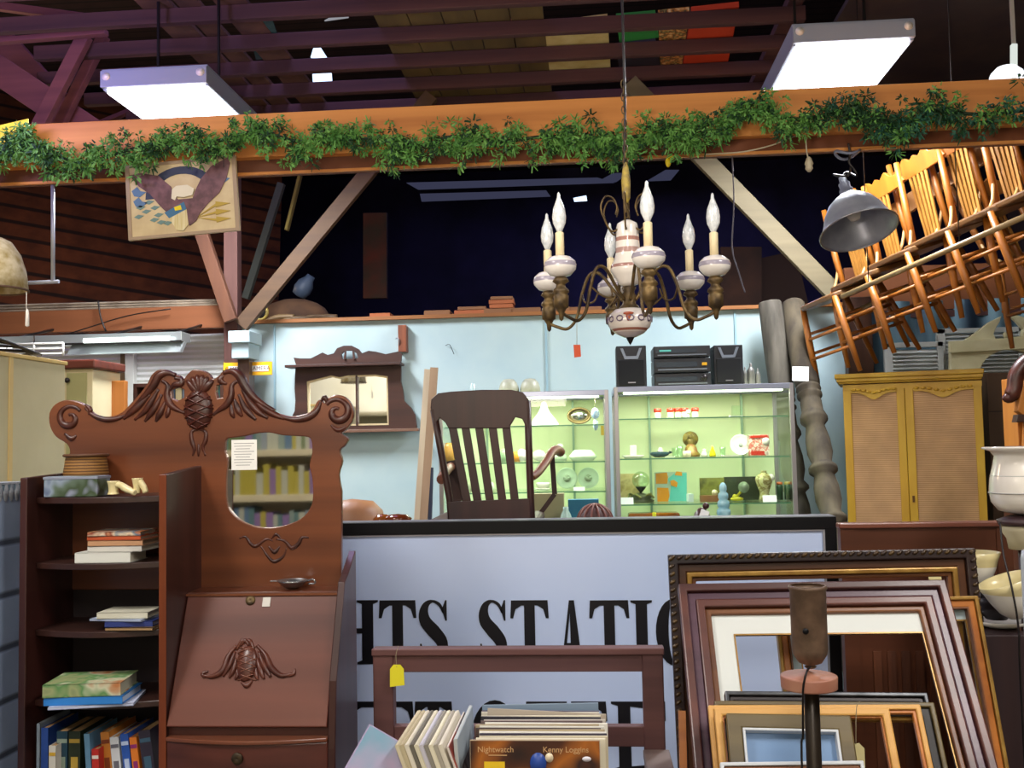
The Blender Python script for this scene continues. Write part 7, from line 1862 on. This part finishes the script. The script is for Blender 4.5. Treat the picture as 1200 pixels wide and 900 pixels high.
# plank running through the chair backs, rail carrying the seats
a, c = at(1030, 262, 5.6), at(1186, 158, 5.1)
solo('long_plank', MB().bar(a, c, .025, .10), wood('golden_plank', '8A5A2C', 'A0703A', 'x', 6, .4), 'golden wooden plank running up behind the hung chair backs', 'plank', bevel=.003)
a, c = at(975, 350, 5.55), at(1215, 244, 4.45)
solo('chair_rail', MB().tube([a + V((0, -.22, -.02)), c + V((0, -.2, -.02))], .014, 8), mat('pale_rail', '8A7048', .4), 'pale thin rail the slanting row of chairs hangs on', 'rail')
a2, c2 = at(985, 372, 5.7), at(1215, 270, 4.75)
solo('rear_rail', MB().tube([a2, c2], .012, 8), mat('pale_rail', '8A7048', .4), 'second thin rail lower behind the chair legs', 'rail')
b = MB()
for p_ in (.15, .6): 
    r_ = (a + V((0, -.22, -.02))).lerp(c + V((0, -.2, -.02)), p_); b.tube([r_, (r_.x, r_.y, 5.69)], .003, 5)
solo('hanging_wire', b, M_DKMETAL, 'thin wires holding the chair rail from the roof', 'wire')

# =================================================================== shop behind the viewer, seen in the mirrors
t = thing('book_shelving', 'cream shelving full of books facing the desk mirror', 'bookcase', (-2.5, -1.6, 0))
part('carcass', MB().span((-3.4, -1.75, 0), (-1.5, -1.72, 2.0)).span((-3.4, -1.75, 0), (-3.37, -1.45, 2.0)).span((-1.53, -1.75, 0), (-1.5, -1.45, 2.0)), M_CREAM, t)
for z in (.3, .75, 1.15, 1.5, 2.0): part('shelf', MB().span((-3.4, -1.75, z - .05), (-1.5, -1.42, z)), M_CREAM, t, .002)
rnd = random.Random(5)
pal = [('sage', '8A9A8C'), ('grey', '8C9498'), ('teal', '5A7C78'), ('moss', '6A7A4C'), ('lilac', '8A6C98'), ('yellow', 'B4A63C'), ('blue', '5C7890'), ('pale', 'B8B8A0')]
n_ = 0
for z in (1.5, 1.15, .75):
    x = -3.3; rw = 'upper' if z == 1.5 else 'middle' if z == 1.15 else 'lower'
    while x < -1.62:
        w = rnd.uniform(.03, .06); h = rnd.uniform(.24, .31) if z != 1.15 else rnd.uniform(.14, .24)
        nm, cl = rnd.choice(pal[4:6] + pal[7:]) if z == 1.15 else rnd.choice(pal)
        solo('shelved_book', MB().box((x + w / 2, -1.58, z + h / 2 + .001), (w * .95, .2, h)), mat('shelf_' + cl, cl, .5), nm + ' book on the ' + rw + ' shelf behind the viewer', 'book', 'books behind the viewer')
        x += w; n_ += 1
solo('orange_poster', MB().box((-2.95, -3.492, 2.2), (.5, .016, .9)), mat('poster_orange', 'D05A20', .6), 'orange poster on the wall behind the viewer', 'poster')

# =================================================================== camera, world, view
cam = bpy.data.cameras.new('camera'); cam.sensor_width = 36; cam.lens = 36 * F / 1200; cam.clip_start = .05; cam.clip_end = 60
co = bpy.data.objects.new('camera', cam); C.objects.link(co); co.matrix_world = Matrix.Translation(EYE) @ RC.to_4x4()
SC.camera = co
w = bpy.data.worlds.new('world'); SC.world = w; w.use_nodes = True
w.node_tree.nodes['Background'].inputs[0].default_value = (.25, .25, .5, 1); w.node_tree.nodes['Background'].inputs[1].default_value = .15
SC.view_settings.view_transform = 'Standard'; SC.view_settings.look = 'None'; SC.view_settings.gamma = 1
SC.view_settings.use_curve_mapping = False; SC.view_settings.exposure = EXPOSURE
SC.cycles.max_bounces = 8; SC.cycles.transparent_max_bounces = 16
SC.cycles.sample_clamp_indirect = 6
